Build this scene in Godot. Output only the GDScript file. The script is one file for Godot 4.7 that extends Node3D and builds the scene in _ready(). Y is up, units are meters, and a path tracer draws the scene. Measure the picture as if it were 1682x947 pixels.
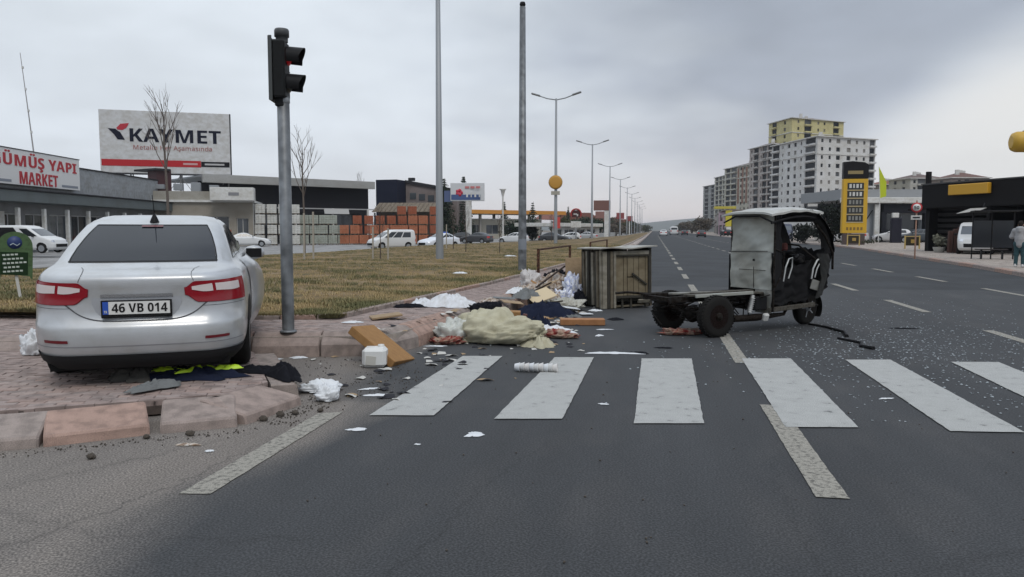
extends Node3D
# A wrecked three-wheeled truck on a city road, and a silver saloon that came to rest on the central reservation.
# Metres, y up. V(x, y, d) is a point d metres down the road (the road runs towards -Z).

var rng := RandomNumberGenerator.new()
var nz := FastNoiseLite.new()
var names := {}
var M := {}
var T := {}
var X := Transform3D.IDENTITY
var smooth_id := 10
var pane_cache := {}

func V(x, y, d) -> Vector3:
	return Vector3(x, y, -d)

# ---------------------------------------------------------------- naming
func numbered(parent: Node, called: String) -> String:
	var key = str(parent.get_instance_id()) + called
	var n = names.get(key, 0)
	names[key] = n + 1
	return called if n == 0 else "%s_%03d" % [called, n]

func tag(o: Node, label: String, category: String, group := "") -> Node:
	o.set_meta("label", label)
	o.set_meta("category", category)
	if group != "":
		o.set_meta("group", group)
	return o

func thing(called: String, label: String, category: String, at := Vector3.ZERO, turn := 0.0, group := "") -> Node3D:
	var o := Node3D.new()
	o.name = numbered(self, called)
	add_child(o, true)
	o.position = at
	o.rotation.y = turn
	tag(o, label, category, group)
	return o

func put(called: String, mesh: Mesh, m: Material, parent: Node = self, xf := Transform3D.IDENTITY) -> MeshInstance3D:
	var o := MeshInstance3D.new()
	o.name = numbered(parent, called)
	o.mesh = mesh
	o.material_override = m
	parent.add_child(o, true)
	o.transform = xf
	return o

func obj(called: String, s: SurfaceTool, m: Material, parent: Node = self, xf := Transform3D.IDENTITY) -> MeshInstance3D:
	s.generate_normals()
	s.index()
	return put(called, s.commit(), m, parent, xf)

func struct(o: Node) -> Node:
	o.set_meta("kind", "structure")
	return o

func stuff(o: Node) -> Node:
	o.set_meta("kind", "stuff")
	return o

func copy(o: Node3D, called: String, label: String, at: Vector3, turn := 0.0, group := "") -> Node3D:
	var c: Node3D = o.duplicate()
	c.name = numbered(self, called)
	add_child(c, true)
	c.position = at
	c.rotation.y = turn
	c.set_meta("label", label)
	if group != "":
		c.set_meta("group", group)
	return c

# ---------------------------------------------------------------- materials (colours are linear)
func mat(r: float, g: float, b: float, rough := 0.85, metal := 0.0) -> StandardMaterial3D:
	var m := StandardMaterial3D.new()
	m.albedo_color = Color(r, g, b).linear_to_srgb()
	m.roughness = rough
	m.metallic = metal
	if maxf(r, maxf(g, b)) < 0.06 and rough >= 0.45:
		m.metallic_specular = 0.25
	return m

func noise_tex(sd: int, freq: float, stops: Array, octaves := 4, size := 512, cell := false) -> NoiseTexture2D:
	var n := FastNoiseLite.new()
	n.seed = sd
	n.frequency = freq
	n.noise_type = FastNoiseLite.TYPE_CELLULAR if cell else FastNoiseLite.TYPE_SIMPLEX_SMOOTH
	n.fractal_octaves = octaves
	n.fractal_type = FastNoiseLite.FRACTAL_FBM
	var g := Gradient.new()
	var off := PackedFloat32Array()
	var col := PackedColorArray()
	for st in stops:
		off.append(st[0])
		col.append(Color(st[1], st[1], st[1]) if st[1] is float else st[1])
	g.offsets = off
	g.colors = col
	var t := NoiseTexture2D.new()
	t.width = size
	t.height = size
	t.seamless = true
	t.noise = n
	t.color_ramp = g
	return t

func bump_tex(sd: int, freq: float, octaves := 4, strength := 6.0, size := 512) -> NoiseTexture2D:
	var n := FastNoiseLite.new()
	n.seed = sd
	n.frequency = freq
	n.fractal_octaves = octaves
	var t := NoiseTexture2D.new()
	t.width = size
	t.height = size
	t.seamless = true
	t.noise = n
	t.as_normal_map = true
	t.bump_strength = strength
	return t

func grain(m: StandardMaterial3D, t: Texture2D, tile: float, bump: Texture2D = null, amount := 1.0, world := true) -> StandardMaterial3D:
	m.albedo_texture = t
	m.uv1_triplanar = true
	m.uv1_world_triplanar = world
	m.uv1_scale = Vector3.ONE / tile
	if bump:
		m.normal_enabled = true
		m.normal_texture = bump
		m.normal_scale = amount
	return m

func over(m: StandardMaterial3D, t: Texture2D, tile: float) -> StandardMaterial3D:
	m.detail_enabled = true
	m.detail_blend_mode = BaseMaterial3D.BLEND_MODE_MUL
	m.detail_albedo = t
	m.detail_uv_layer = BaseMaterial3D.DETAIL_UV_2
	m.uv2_triplanar = true
	m.uv2_world_triplanar = true
	m.uv2_scale = Vector3.ONE / tile
	return m

func glass(r: float, g: float, b: float) -> StandardMaterial3D:
	var m := mat(r, g, b, 0.06)
	m.metallic_specular = 0.6
	return m

# ---------------------------------------------------------------- shapes, added under the transform X
func tool() -> SurfaceTool:
	var s := SurfaceTool.new()
	s.begin(Mesh.PRIMITIVE_TRIANGLES)
	s.set_smooth_group(-1)
	return s

func soft(s: SurfaceTool) -> void:
	smooth_id += 1
	s.set_smooth_group(smooth_id)

func flat(s: SurfaceTool) -> void:
	s.set_smooth_group(-1)

func tri(s: SurfaceTool, a: Vector3, b: Vector3, c: Vector3) -> void:
	s.add_vertex(X * a)
	s.add_vertex(X * b)
	s.add_vertex(X * c)

func quad(s: SurfaceTool, a: Vector3, b: Vector3, c: Vector3, d: Vector3) -> void:
	tri(s, a, b, c)
	tri(s, a, c, d)

func face(s: SurfaceTool, p: Array, out: Vector3) -> void:
	var n = (p[2] - p[0]).cross(p[1] - p[0])
	var turned = n.dot(out) < 0
	for i in range(1, p.size() - 1):
		if turned:
			tri(s, p[0], p[i + 1], p[i])
		else:
			tri(s, p[0], p[i], p[i + 1])

func box(s: SurfaceTool, c: Vector3, size: Vector3, b := Basis.IDENTITY, bevel := 0.0) -> void:
	var h := size / 2
	if bevel <= 0:
		for k in 3:
			for sg in [-1.0, 1.0]:
				var n := Vector3.ZERO
				n[k] = sg
				var u := Vector3.ZERO
				u[(k + 1) % 3] = 1
				var v = n.cross(u)
				var p = [n - u - v, n - u + v, n + u + v, n + u - v]
				quad(s, c + b * (p[0] * h), c + b * (p[1] * h), c + b * (p[2] * h), c + b * (p[3] * h))
		return
	bevel = minf(bevel, minf(h.x, minf(h.y, h.z)) * 0.95)
	var q := func(k: int, sx: float, sy: float, sz: float) -> Vector3:   # corner on the face across axis k
		var p := Vector3(sx, sy, sz) * (h - Vector3.ONE * bevel)
		p[k] = Vector3(sx, sy, sz)[k] * h[k]
		return c + b * p
	for k in 3:
		var k1 = (k + 1) % 3
		var k2 = (k + 2) % 3
		for sg in [-1.0, 1.0]:
			var pts := []
			for uv in [[-1.0, -1.0], [1.0, -1.0], [1.0, 1.0], [-1.0, 1.0]]:
				var sgn := Vector3.ZERO
				sgn[k] = sg
				sgn[k1] = uv[0]
				sgn[k2] = uv[1]
				pts.append(q.call(k, sgn.x, sgn.y, sgn.z))
			var n := Vector3.ZERO
			n[k] = sg
			face(s, pts, b * n)
		for s1 in [-1.0, 1.0]:          # edges along axis k
			for s2 in [-1.0, 1.0]:
				var pts := []
				for e in [[k1, -1.0], [k1, 1.0], [k2, 1.0], [k2, -1.0]]:
					var sgn := Vector3.ZERO
					sgn[k] = e[1]
					sgn[k1] = s1
					sgn[k2] = s2
					pts.append(q.call(e[0], sgn.x, sgn.y, sgn.z))
				var n := Vector3.ZERO
				n[k1] = s1
				n[k2] = s2
				face(s, pts, b * n)
	for sx in [-1.0, 1.0]:
		for sy in [-1.0, 1.0]:
			for sz in [-1.0, 1.0]:
				face(s, [q.call(0, sx, sy, sz), q.call(1, sx, sy, sz), q.call(2, sx, sy, sz)], b * Vector3(sx, sy, sz))

func bar(s: SurfaceTool, a: Vector3, b: Vector3, w: float, h: float, up := Vector3.UP) -> void:   # a squared bar from a to b
	var z = (b - a).normalized()
	if absf(z.dot(up)) > 0.95:
		up = Vector3.RIGHT
	var x = up.cross(z).normalized()
	var y = z.cross(x)
	box(s, (a + b) / 2, Vector3(w, h, a.distance_to(b)), Basis(x, y, z))

func ring(c: Vector3, x: Vector3, y: Vector3, r: float, n: int) -> Array:
	var o := []
	for i in n:
		o.append(c + x * cos(TAU * i / n) * r + y * sin(TAU * i / n) * r)
	return o

func loft(s: SurfaceTool, rings: Array, cap := true, closed := true) -> void:
	soft(s)
	var n = rings[0].size()
	for i in rings.size() - 1:
		for j in (n if closed else n - 1):
			var k = (j + 1) % n
			quad(s, rings[i][j], rings[i][k], rings[i + 1][k], rings[i + 1][j])
	if cap:
		flat(s)
		for e in [[0, 1], [rings.size() - 1, rings.size() - 2]]:
			var c0 := Vector3.ZERO
			var c1 := Vector3.ZERO
			for j in n:
				c0 += rings[e[0]][j] / n
				c1 += rings[e[1]][j] / n
			for j in n:
				face(s, [c0, rings[e[0]][j], rings[e[0]][(j + 1) % n]], c0 - c1)
	flat(s)

func tube(s: SurfaceTool, pts: Array, r, n := 8, cap := true) -> void:
	var rings := []
	var x := Vector3.ZERO
	for i in pts.size():
		var d: Vector3 = (pts[mini(i + 1, pts.size() - 1)] - pts[maxi(i - 1, 0)]).normalized()
		if x == Vector3.ZERO:
			x = d.cross(Vector3.FORWARD if absf(d.y) > 0.9 else Vector3.UP).normalized()
		x = (x - d * x.dot(d)).normalized()
		rings.append(ring(pts[i], x, x.cross(d), r[i] if r is Array else r, n))
	loft(s, rings, cap)

func lathe(s: SurfaceTool, prof: Array, n := 24, axis := Basis.IDENTITY, at := Vector3.ZERO) -> void:   # profile of (radius, height) about axis.y
	var rings := []
	for p in prof:
		rings.append(ring(at + axis.y * p[1], axis.z, axis.x, maxf(p[0], 0.0005), n))
	loft(s, rings, true)

func prism(s: SurfaceTool, poly: PackedVector2Array, z0: float, z1: float) -> void:    # outline in xy, thick in z
	var ids := Geometry2D.triangulate_polygon(poly)
	for i in range(0, ids.size(), 3):
		var a = poly[ids[i]]
		var b = poly[ids[i + 1]]
		var c = poly[ids[i + 2]]
		for e in [[z0, -1.0], [z1, 1.0]]:
			face(s, [Vector3(a.x, a.y, e[0]), Vector3(b.x, b.y, e[0]), Vector3(c.x, c.y, e[0])], Vector3(0, 0, e[1]))
	var cw := Geometry2D.is_polygon_clockwise(poly)
	for i in poly.size():
		var a = poly[i]
		var b = poly[(i + 1) % poly.size()]
		var out = Vector3(b.y - a.y, a.x - b.x, 0) * (-1.0 if cw else 1.0)
		face(s, [Vector3(a.x, a.y, z0), Vector3(b.x, b.y, z0), Vector3(b.x, b.y, z1), Vector3(a.x, a.y, z1)], out)

func slab(s: SurfaceTool, pts: Array, y0: float, y1: float) -> void:     # outline in (x, d), from height y0 up to y1
	var keep := X
	X = X * Transform3D(Basis(Vector3.RIGHT, Vector3.FORWARD, Vector3.UP), Vector3.ZERO)
	prism(s, PackedVector2Array(pts), y0, y1)
	X = keep

func blob(s: SurfaceTool, c: Vector3, r: Vector3, sd: int, amp := 0.25, freq := 3.0, nu := 20, nv := 12, floor_y := -1e9, b := Basis.IDENTITY) -> void:
	nz.seed = sd
	nz.frequency = 1.0
	var rings := []
	for i in nv + 1:
		var th = PI * i / nv
		var row := []
		for j in nu:
			var ph = TAU * j / nu
			var d := Vector3(sin(th) * cos(ph), cos(th), sin(th) * sin(ph))
			var n = nz.get_noise_3dv(d * freq) + 0.5 * nz.get_noise_3dv(d * freq * 2.3 + Vector3(9, 4, 2))
			var p: Vector3 = c + b * (d * r * (1.0 + amp * n))
			p.y = maxf(p.y, floor_y + 0.004 * (1 + n))
			row.append(p)
		rings.append(row)
	loft(s, rings, false)

func sheet(s: SurfaceTool, nx: int, nd: int, f: Callable, thick := 0.004) -> void:       # f(u, v) -> point, u and v in 0..1; a thin two-sided sheet
	soft(s)
	var p := []
	for i in nx + 1:
		var row := []
		for j in nd + 1:
			row.append(f.call(float(i) / nx, float(j) / nd))
		p.append(row)
	for i in nx:
		for j in nd:
			quad(s, p[i][j], p[i][j + 1], p[i + 1][j + 1], p[i + 1][j])
	if thick > 0:
		soft(s)
		var dn := Vector3(0, -thick, 0)
		for i in nx:
			for j in nd:
				quad(s, p[i][j] + dn, p[i + 1][j] + dn, p[i + 1][j + 1] + dn, p[i][j + 1] + dn)
		flat(s)
		for i in nx:
			quad(s, p[i][0], p[i + 1][0], p[i + 1][0] + dn, p[i][0] + dn)
			quad(s, p[i + 1][nd], p[i][nd], p[i][nd] + dn, p[i + 1][nd] + dn)
		for j in nd:
			quad(s, p[0][j + 1], p[0][j], p[0][j] + dn, p[0][j + 1] + dn)
			quad(s, p[nx][j], p[nx][j + 1], p[nx][j + 1] + dn, p[nx][j] + dn)
	flat(s)

func letters(called: String, text: String, w: float, h: float, m: Material, parent: Node, xf: Transform3D, deep := 0.02, face_name := "Droid Sans", bold := true) -> MeshInstance3D:
	var t := TextMesh.new()
	t.text = text
	var f := SystemFont.new()
	f.font_names = PackedStringArray([face_name])
	if bold:
		f.font_weight = 700
	t.font = f
	t.font_size = 64
	t.pixel_size = 0.01
	t.depth = 0.1
	t.curve_step = 2.0
	var bb := t.get_aabb()
	var k := Vector3(w / bb.size.x, h / bb.size.y, deep / 0.1)
	var o := put(called, t, m, parent)
	o.transform = xf * Transform3D(Basis.from_scale(k), -(bb.position + bb.size / 2) * k)
	return o

func wall_frame(o: Vector3, right: Vector3) -> Transform3D:      # x along the wall, y up, z out of it
	var x := right.normalized()
	return Transform3D(Basis(x, Vector3.UP, x.cross(Vector3.UP)), o)

# A wall w by h with rectangular openings [x0, y0, x1, y1, pane material or null]; each pane is a part of its own, set back in its reveal.
func facade(parent: Node, m: Material, xf: Transform3D, w: float, h: float, opens: Array, back := 0.15, frame: Material = null, called := "wall", y0 := 0.0) -> MeshInstance3D:
	var xs := [0.0, w]
	var ys := [y0, h]
	for o in opens:
		for v in [o[0], o[2]]:
			if not xs.has(v): xs.append(v)
		for v in [o[1], o[3]]:
			if not ys.has(v): ys.append(v)
	xs.sort()
	ys.sort()
	var hole := {}
	for o in opens:
		for i in range(xs.find(o[0]), xs.find(o[2])):
			for j in range(ys.find(o[1]), ys.find(o[3])):
				hole[i * 1000 + j] = true
	var s := tool()
	for j in ys.size() - 1:
		var i := 0
		while i < xs.size() - 1:
			if hole.has(i * 1000 + j):
				i += 1
				continue
			var k := i
			while k < xs.size() - 1 and not hole.has(k * 1000 + j):
				k += 1
			face(s, [Vector3(xs[i], ys[j], 0), Vector3(xs[k], ys[j], 0), Vector3(xs[k], ys[j + 1], 0), Vector3(xs[i], ys[j + 1], 0)], Vector3.BACK)
			i = k
	for o in opens:
		var p = [Vector3(o[0], o[1], 0), Vector3(o[2], o[1], 0), Vector3(o[2], o[3], 0), Vector3(o[0], o[3], 0)]
		var c = (p[0] + p[2]) / 2
		for i in 4:
			var a = p[i]
			var b = p[(i + 1) % 4]
			face(s, [a, b, b + Vector3(0, 0, -back), a + Vector3(0, 0, -back)], c - (a + b) / 2)
	var wall := obj(called, s, m, parent, xf)
	for o in opens:
		if o[4] == null:
			continue
		var ww: float = o[2] - o[0]
		var hh: float = o[3] - o[1]
		var key := "%.2f_%.2f_%s" % [ww, hh, frame != null]
		if not pane_cache.has(key):
			var t := tool()
			box(t, Vector3(ww / 2, hh / 2, 0.01), Vector3(ww + 0.01, hh + 0.01, 0.04))
			var fr := tool()
			var b := 0.07
			box(fr, Vector3(b / 2, hh / 2, 0), Vector3(b, hh, 0.08))
			box(fr, Vector3(ww - b / 2, hh / 2, 0), Vector3(b, hh, 0.08))
			box(fr, Vector3(ww / 2, b / 2, 0), Vector3(ww - 2 * b, b, 0.078))
			box(fr, Vector3(ww / 2, hh - b / 2, 0), Vector3(ww - 2 * b, b, 0.078))
			if ww > 0.9:
				box(fr, Vector3(ww / 2, hh / 2, 0), Vector3(b, hh - 2 * b, 0.076))
			t.generate_normals()
			fr.generate_normals()
			pane_cache[key] = [t.commit(), fr.commit()]
		var pane := put("window", pane_cache[key][0], o[4], parent, xf * Transform3D(Basis.IDENTITY, Vector3(o[0], o[1], -back)))
		if frame:
			put("window_frame", pane_cache[key][1], frame, pane, Transform3D(Basis.IDENTITY, Vector3(0, 0, 0.045)))
	return wall

# ================================================================ the setting
func make_materials() -> void:
	T.fine = noise_tex(3, 0.09, [[0.2, 0.33], [0.5, 0.45], [0.8, 0.585]], 5)
	T.mottle = noise_tex(7, 0.012, [[0.2, 0.72], [0.5, 0.88], [0.8, 1.0]], 5)
	T.faint = noise_tex(13, 0.01, [[0.2, Color(0.91, 0.90, 0.88)], [0.5, Color(0.97, 0.97, 0.965)], [0.8, Color(1, 1, 1)]], 5)
	T.stain = noise_tex(11, 0.02, [[0.2, 0.80], [0.45, 0.92], [0.7, 1.0]], 5)
	T.speck = noise_tex(15, 0.14, [[0.2, 0.66], [0.5, 0.86], [0.8, 1.0]], 3)
	T.worn = noise_tex(19, 0.03, [[0.0, 0.5], [0.13, 0.78], [0.24, 0.945], [1.0, 1.0]], 6)
	T.rust = noise_tex(23, 0.02, [[0.3, Color(0.42, 0.30, 0.22)], [0.5, Color(0.75, 0.71, 0.66)], [0.75, Color(1, 1, 1)]], 5)
	T.grime = noise_tex(27, 0.014, [[0.15, Color(0.80, 0.775, 0.74)], [0.45, Color(0.93, 0.92, 0.90)], [0.75, Color(1, 1, 1)]], 5)
	T.bump = bump_tex(31, 0.15, 3, 4.0)
	T.lump = bump_tex(35, 0.03, 4, 8.0)
	T.wood = noise_tex(39, 0.03, [[0.2, Color(0.55, 0.50, 0.44)], [0.5, Color(0.82, 0.80, 0.76)], [0.8, Color(1, 1, 1)]], 4)
	M.asphalt = over(grain(mat(0.150, 0.168, 0.190, 0.82), T.fine, 0.8, T.bump, 0.14), T.mottle, 17.0)
	M.paint = over(grain(mat(0.56, 0.565, 0.545, 0.7), T.speck, 0.5, T.bump, 0.5), T.worn, 3.1)
	M.paint_old = over(grain(mat(0.47, 0.445, 0.385, 0.8), T.speck, 0.5, T.bump, 0.6), noise_tex(21, 0.05, [[0.0, 0.45], [0.25, 0.68], [0.42, 0.9], [1.0, 1.0]], 6), 1.3)
	M.lot = over(grain(mat(0.40, 0.395, 0.39), T.speck, 2.0), T.stain, 21.0)
	M.earth = over(grain(mat(0.26, 0.21, 0.15, 0.95), T.speck, 1.2), T.mottle, 9.0)
	M.walk = over(grain(mat(0.50, 0.43, 0.375, 0.9), T.speck, 0.8, T.bump, 0.5), T.stain, 6.0)
	M.mortar = over(grain(mat(0.13, 0.10, 0.085, 0.95), T.speck, 0.4), T.stain, 2.0)
	M.kerb_far = over(grain(mat(0.56, 0.475, 0.43, 0.9), T.speck, 0.9), T.stain, 3.7)
	M.kerbs = []
	for c in [[0.47, 0.37, 0.325], [0.45, 0.375, 0.335], [0.54, 0.365, 0.295], [0.45, 0.365, 0.325]]:
		M.kerbs.append(over(grain(mat(c[0], c[1], c[2], 0.9), T.speck, 0.45, T.bump, 0.7), T.stain, 1.7))
	M.pavers = []
	for c in [[0.50, 0.375, 0.33], [0.46, 0.36, 0.325], [0.52, 0.415, 0.375], [0.46, 0.375, 0.345], [0.42, 0.33, 0.30]]:
		M.pavers.append(over(grain(mat(c[0], c[1], c[2], 0.9), T.speck, 0.3, T.bump, 0.6), T.stain, 2.3))
	M.soil = over(grain(mat(0.30, 0.215, 0.115, 0.95), T.speck, 0.7, T.lump, 0.8), noise_tex(41, 0.013, [[0.2, Color(0.62, 0.66, 0.5)], [0.5, Color(0.86, 0.82, 0.72)], [0.75, Color(1, 1, 1)]], 5), 11.0)
	M.steel = over(grain(mat(0.25, 0.265, 0.28, 0.5, 0.5), T.mottle, 1.7), T.stain, 3.3)
	M.steel_far = mat(0.27, 0.285, 0.30, 0.55, 0.4)
	M.black = mat(0.012, 0.012, 0.013, 0.55)
	M.rubber = grain(mat(0.022, 0.021, 0.02, 0.85), T.speck, 0.2)
	M.dark = mat(0.03, 0.03, 0.033, 0.6)
	M.pane = glass(0.02, 0.024, 0.028)
	M.curtain = mat(0.20, 0.19, 0.17, 0.6)
	M.blind = mat(0.07, 0.072, 0.075, 0.6)
	M.pane_dark = mat(0.012, 0.014, 0.017, 0.6)
	M.pane_light = glass(0.07, 0.08, 0.09)
	M.white = over(grain(mat(0.66, 0.66, 0.65, 0.55), T.faint, 2.0), T.faint, 9.1)
	M.chrome = mat(0.6, 0.6, 0.62, 0.2, 1.0)
	M.iron = grain(mat(0.14, 0.065, 0.035, 0.8, 0.2), T.rust, 0.6)
	M.red = mat(0.45, 0.03, 0.03, 0.5)
	M.yellow = mat(0.62, 0.36, 0.02, 0.5)
	M.bark = grain(mat(0.10, 0.075, 0.06, 0.95), T.speck, 0.3)
	M.bark_pale = grain(mat(0.17, 0.14, 0.12, 0.95), T.speck, 0.3)

func sky_image() -> Image:
	var w := 1536
	var h := 768
	var im := Image.create(w, h, false, Image.FORMAT_RGBF)
	var n := FastNoiseLite.new()
	n.seed = 5
	n.frequency = 1.0
	n.fractal_octaves = 5
	n.noise_type = FastNoiseLite.TYPE_SIMPLEX_SMOOTH
	for j in h:
		var el := PI * (0.5 - (j + 0.5) / h)
		for i in w:
			# a panorama starts at -Z and turns towards +X
			var az := wrapf(TAU * (i + 0.5) / w, -PI, PI)
			var c := Vector3(0.5, 0.5, 0.5)
			if el < 0:
				c = Vector3(0.16, 0.155, 0.15)
			else:
				var y := sin(el)
				var k := cos(el) / (y + 0.16)
				var p := Vector2(sin(az), -cos(az)) * k
				var q := Vector3(p.x * 0.42, p.y * 0.42, 1.7)
				var a := n.get_noise_3dv(q)
				var b := n.get_noise_3dv(q * 2.7 + Vector3(3, 8, 1))
				# a grey blue deck hangs over the right of the road; its lower edge lifts towards the right and lets a pale band through
				var f := n.get_noise_3dv(q * 6.5 + Vector3(11, 2, 5))
				var e0 := 0.20 * smoothstep(0.05, 0.42, az)
				var deck := smoothstep(-0.24, 0.08, az + 0.30 * a + 0.12 * b + 0.6 * (y - 0.15)) * smoothstep(e0 - 0.055, e0 + 0.055, y + 0.035 * a + 0.02 * b)
				if absf(az) > 1.0:
					deck = lerpf(deck, clampf(0.45 + 0.8 * a + 0.3 * b, 0.0, 1.0), smoothstep(1.0, 1.5, absf(az)))
				deck = clampf(deck + 0.22 * maxf(0.0, -a) + 0.12 * b, 0.0, 1.0)
				var thin := Vector3(0.685, 0.745, 0.81)
				var thick := Vector3(0.375, 0.42, 0.495)
				c = thin.lerp(thick, deck * smoothstep(-0.02, 0.12, y))
				c *= 1.0 + (0.13 * b + 0.08 * f) * smoothstep(0.02, 0.10, y) + 0.12 * a
				# paler below the deck, towards the horizon, warm where the road ends
				var low := exp(-y / 0.075)
				c = c.lerp(Vector3(0.61, 0.625, 0.66), 0.6 * low)
				var warm := exp(-y / 0.045) * exp(-pow((az - 0.02) / 0.42, 2.0))
				c = c.lerp(Vector3(0.86, 0.70, 0.60), 0.65 * warm)
				var bright := smoothstep(0.08, 0.40, az) * (1.0 - smoothstep(0.9, 1.4, az)) * (1.0 - smoothstep(e0 - 0.06, e0 + 0.04, y + 0.035 * a)) * (1 - 0.5 * low)
				c = c.lerp(Vector3(0.77, 0.765, 0.745), 0.85 * bright)
				# an overcast sky is brightest overhead
				c *= 1.0 + 0.85 * smoothstep(0.30, 0.95, y)
			im.set_pixel(i, j, Color(c.x, c.y, c.z))
	return im

func light_and_camera() -> void:
	var cam := Camera3D.new()
	cam.name = "camera"
	cam.fov = 41.49
	cam.near = 0.1
	cam.far = 6000
	cam.position = Vector3(0, 1.5, 0)
	cam.rotation_degrees = Vector3(-4.414, 10.528, 0)
	add_child(cam)
	cam.current = true
	var pano := PanoramaSkyMaterial.new()
	pano.panorama = ImageTexture.create_from_image(sky_image())
	var sky := Sky.new()
	sky.sky_material = pano
	var env := Environment.new()
	env.background_mode = Environment.BG_SKY
	env.sky = sky
	env.ambient_light_source = Environment.AMBIENT_SOURCE_SKY
	env.tonemap_mode = Environment.TONE_MAPPER_LINEAR
	env.tonemap_exposure = 1.06
	env.sdfgi_enabled = true
	env.ssao_enabled = true
	env.ssil_enabled = true
	env.fog_enabled = true
	env.fog_density = 0.00018
	env.fog_light_color = Color(0.80, 0.81, 0.84)
	var we := WorldEnvironment.new()
	we.environment = env
	add_child(we)
	var sun := DirectionalLight3D.new()
	sun.name = "sun"
	sun.light_energy = 0.32
	sun.light_color = Color(1.0, 0.97, 0.93)
	sun.light_angular_distance = 22.0
	sun.shadow_enabled = true
	sun.rotation_degrees = Vector3(-52, 32, 0)
	add_child(sun)

# The tone of the road near the crossing: clean asphalt, wheel-polished lanes, dust blown up along the islands, stains and cracks.
func road_patch_image(x0: float, d0: float, w: float, l: float, pw: int, pl: int) -> Image:
	var data := PackedFloat32Array()
	data.resize(pw * pl)          # dust amount
	var dark := PackedFloat32Array()
	dark.resize(pw * pl)
	var n1 := FastNoiseLite.new()
	n1.seed = 2
	n1.frequency = 0.55
	n1.fractal_octaves = 5
	var n2 := FastNoiseLite.new()
	n2.seed = 8
	n2.frequency = 2.2
	n2.fractal_octaves = 3
	for j in pl:
		var d := d0 + l * (j + 0.5) / pl
		var edge := -2.5 + 0.02 * d
		if d < 6.2:
			edge = -2.45 + 0.16 * maxf(0.0, 3.8 - d)
		elif d > 9.5:
			edge = -3.0 + 0.045 * (d - 9.5)
		else:
			edge = -2.55 - 0.13 * (d - 6.2)
		for i in pw:
			var x := x0 + w * (i + 0.5) / pw
			var a := n1.get_noise_2d(x, d * 0.45)
			var e := (edge - x) / 0.55 + 0.5 + 0.8 * a
			var v := clampf(e, 0.0, 1.0)
			v = v * (0.84 + 0.34 * a)
			data[j * pw + i] = clampf(v + 0.05 + 0.10 * maxf(0.0, n2.get_noise_2d(x * 0.6, d * 0.25)), 0.0, 1.0)
			dark[j * pw + i] = 0.15 * a + 0.10 * n2.get_noise_2d(x * 1.6, d * 0.13) + 0.05 * n2.get_noise_2d(x * 3.1 + 40, d * 2.6) + 0.07 * cos((x + 0.8) * TAU / 1.75) * exp(-pow((x - 3.0) / 7.0, 2.0))
	# strokes: [points (x, d)], width, darkness, raggedness
	var r := RandomNumberGenerator.new()
	r.seed = 77
	var strokes := [
		[[[-3.6, 2.1], [-2.95, 3.1], [-2.72, 4.0], [-2.68, 5.0]], 0.011, 0.5], [[[-4.6, 3.2], [-3.7, 3.7], [-3.2, 4.5], [-2.75, 5.3]], 0.009, 0.35],
		[[[-1.35, 2.3], [-1.12, 3.0], [-1.0, 3.6], [-0.98, 4.2], [-0.7, 5.3]], 0.010, 0.45], [[[0.5, 2.2], [0.75, 3.4], [0.72, 4.6], [0.9, 5.7]], 0.01, 0.35],
		[[[-2.9, 6.25], [-2.45, 6.4], [-2.1, 6.75], [-1.8, 7.1]], 0.09, 0.55], [[[-2.7, 7.2], [-2.3, 7.3], [-1.9, 7.6]], 0.07, 0.5], [[[-3.3, 6.2], [-2.8, 6.75], [-2.6, 7.3], [-2.75, 7.9]], 0.05, 0.45],
		[[[-2.6, 7.65], [-2.1, 7.75], [-1.95, 7.8]], 0.16, 0.4], [[[0.2, 3.0], [1.9, 3.9], [4.0, 4.6]], 0.006, 0.3], [[[2.6, 3.2], [2.9, 5.0], [2.8, 6.0]], 0.008, 0.3],
		[[[-3.4, 3.4], [-2.7, 3.2], [-1.6, 3.35]], 0.008, 0.35], [[[1.6, 10.6], [2.4, 12.2], [3.3, 13.4]], 0.22, 0.16], [[[0.2, 9.9], [1.7, 11.4], [2.6, 13.0]], 0.5, 0.14]]
	for st in strokes:
		var p = st[0]
		for k in p.size() - 1:
			var a := Vector2(p[k][0], p[k][1])
			var b := Vector2(p[k + 1][0], p[k + 1][1])
			var steps := int(a.distance_to(b) / 0.012)
			for q in steps:
				var c := a.lerp(b, float(q) / steps)
				var o = n2.get_noise_2d(c.x * 2.0, c.y * 2.0) * (0.06 + st[1])
				c += Vector2(b.y - a.y, a.x - b.x).normalized() * o
				var rad: float = st[1] * (0.5 + r.randf())
				var ri := int(ceil(rad / w * pw)) + 1
				var ci := int((c.x - x0) / w * pw)
				var cj := int((c.y - d0) / l * pl)
				for jj in range(maxi(0, cj - ri), mini(pl, cj + ri + 1)):
					for ii in range(maxi(0, ci - ri), mini(pw, ci + ri + 1)):
						var dist := Vector2((ii - ci) * w / pw, (jj - cj) * l / pl).length()
						var amt: float = st[2] * clampf((rad * 1.3 - dist) / maxf(rad, 0.012), 0.0, 1.0) * (1.0 if st[1] < 0.03 else 0.4)
						dark[jj * pw + ii] = maxf(dark[jj * pw + ii], amt * (0.55 + 0.45 * r.randf()))
	var px := PackedByteArray()
	px.resize(pw * pl * 3)
	for k in pw * pl:
		var u := data[k]
		var g := 1.0 - dark[k]
		px[k * 3] = int(255 * clampf(pow((0.143 + 0.82 * u) * g, 0.4545), 0, 1))
		px[k * 3 + 1] = int(255 * clampf(pow((0.160 + 0.69 * u) * g, 0.4545), 0, 1))
		px[k * 3 + 2] = int(255 * clampf(pow((0.182 + 0.57 * u) * g, 0.4545), 0, 1))
	return Image.create_from_data(pw, pl, false, Image.FORMAT_RGB8, px)

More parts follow.
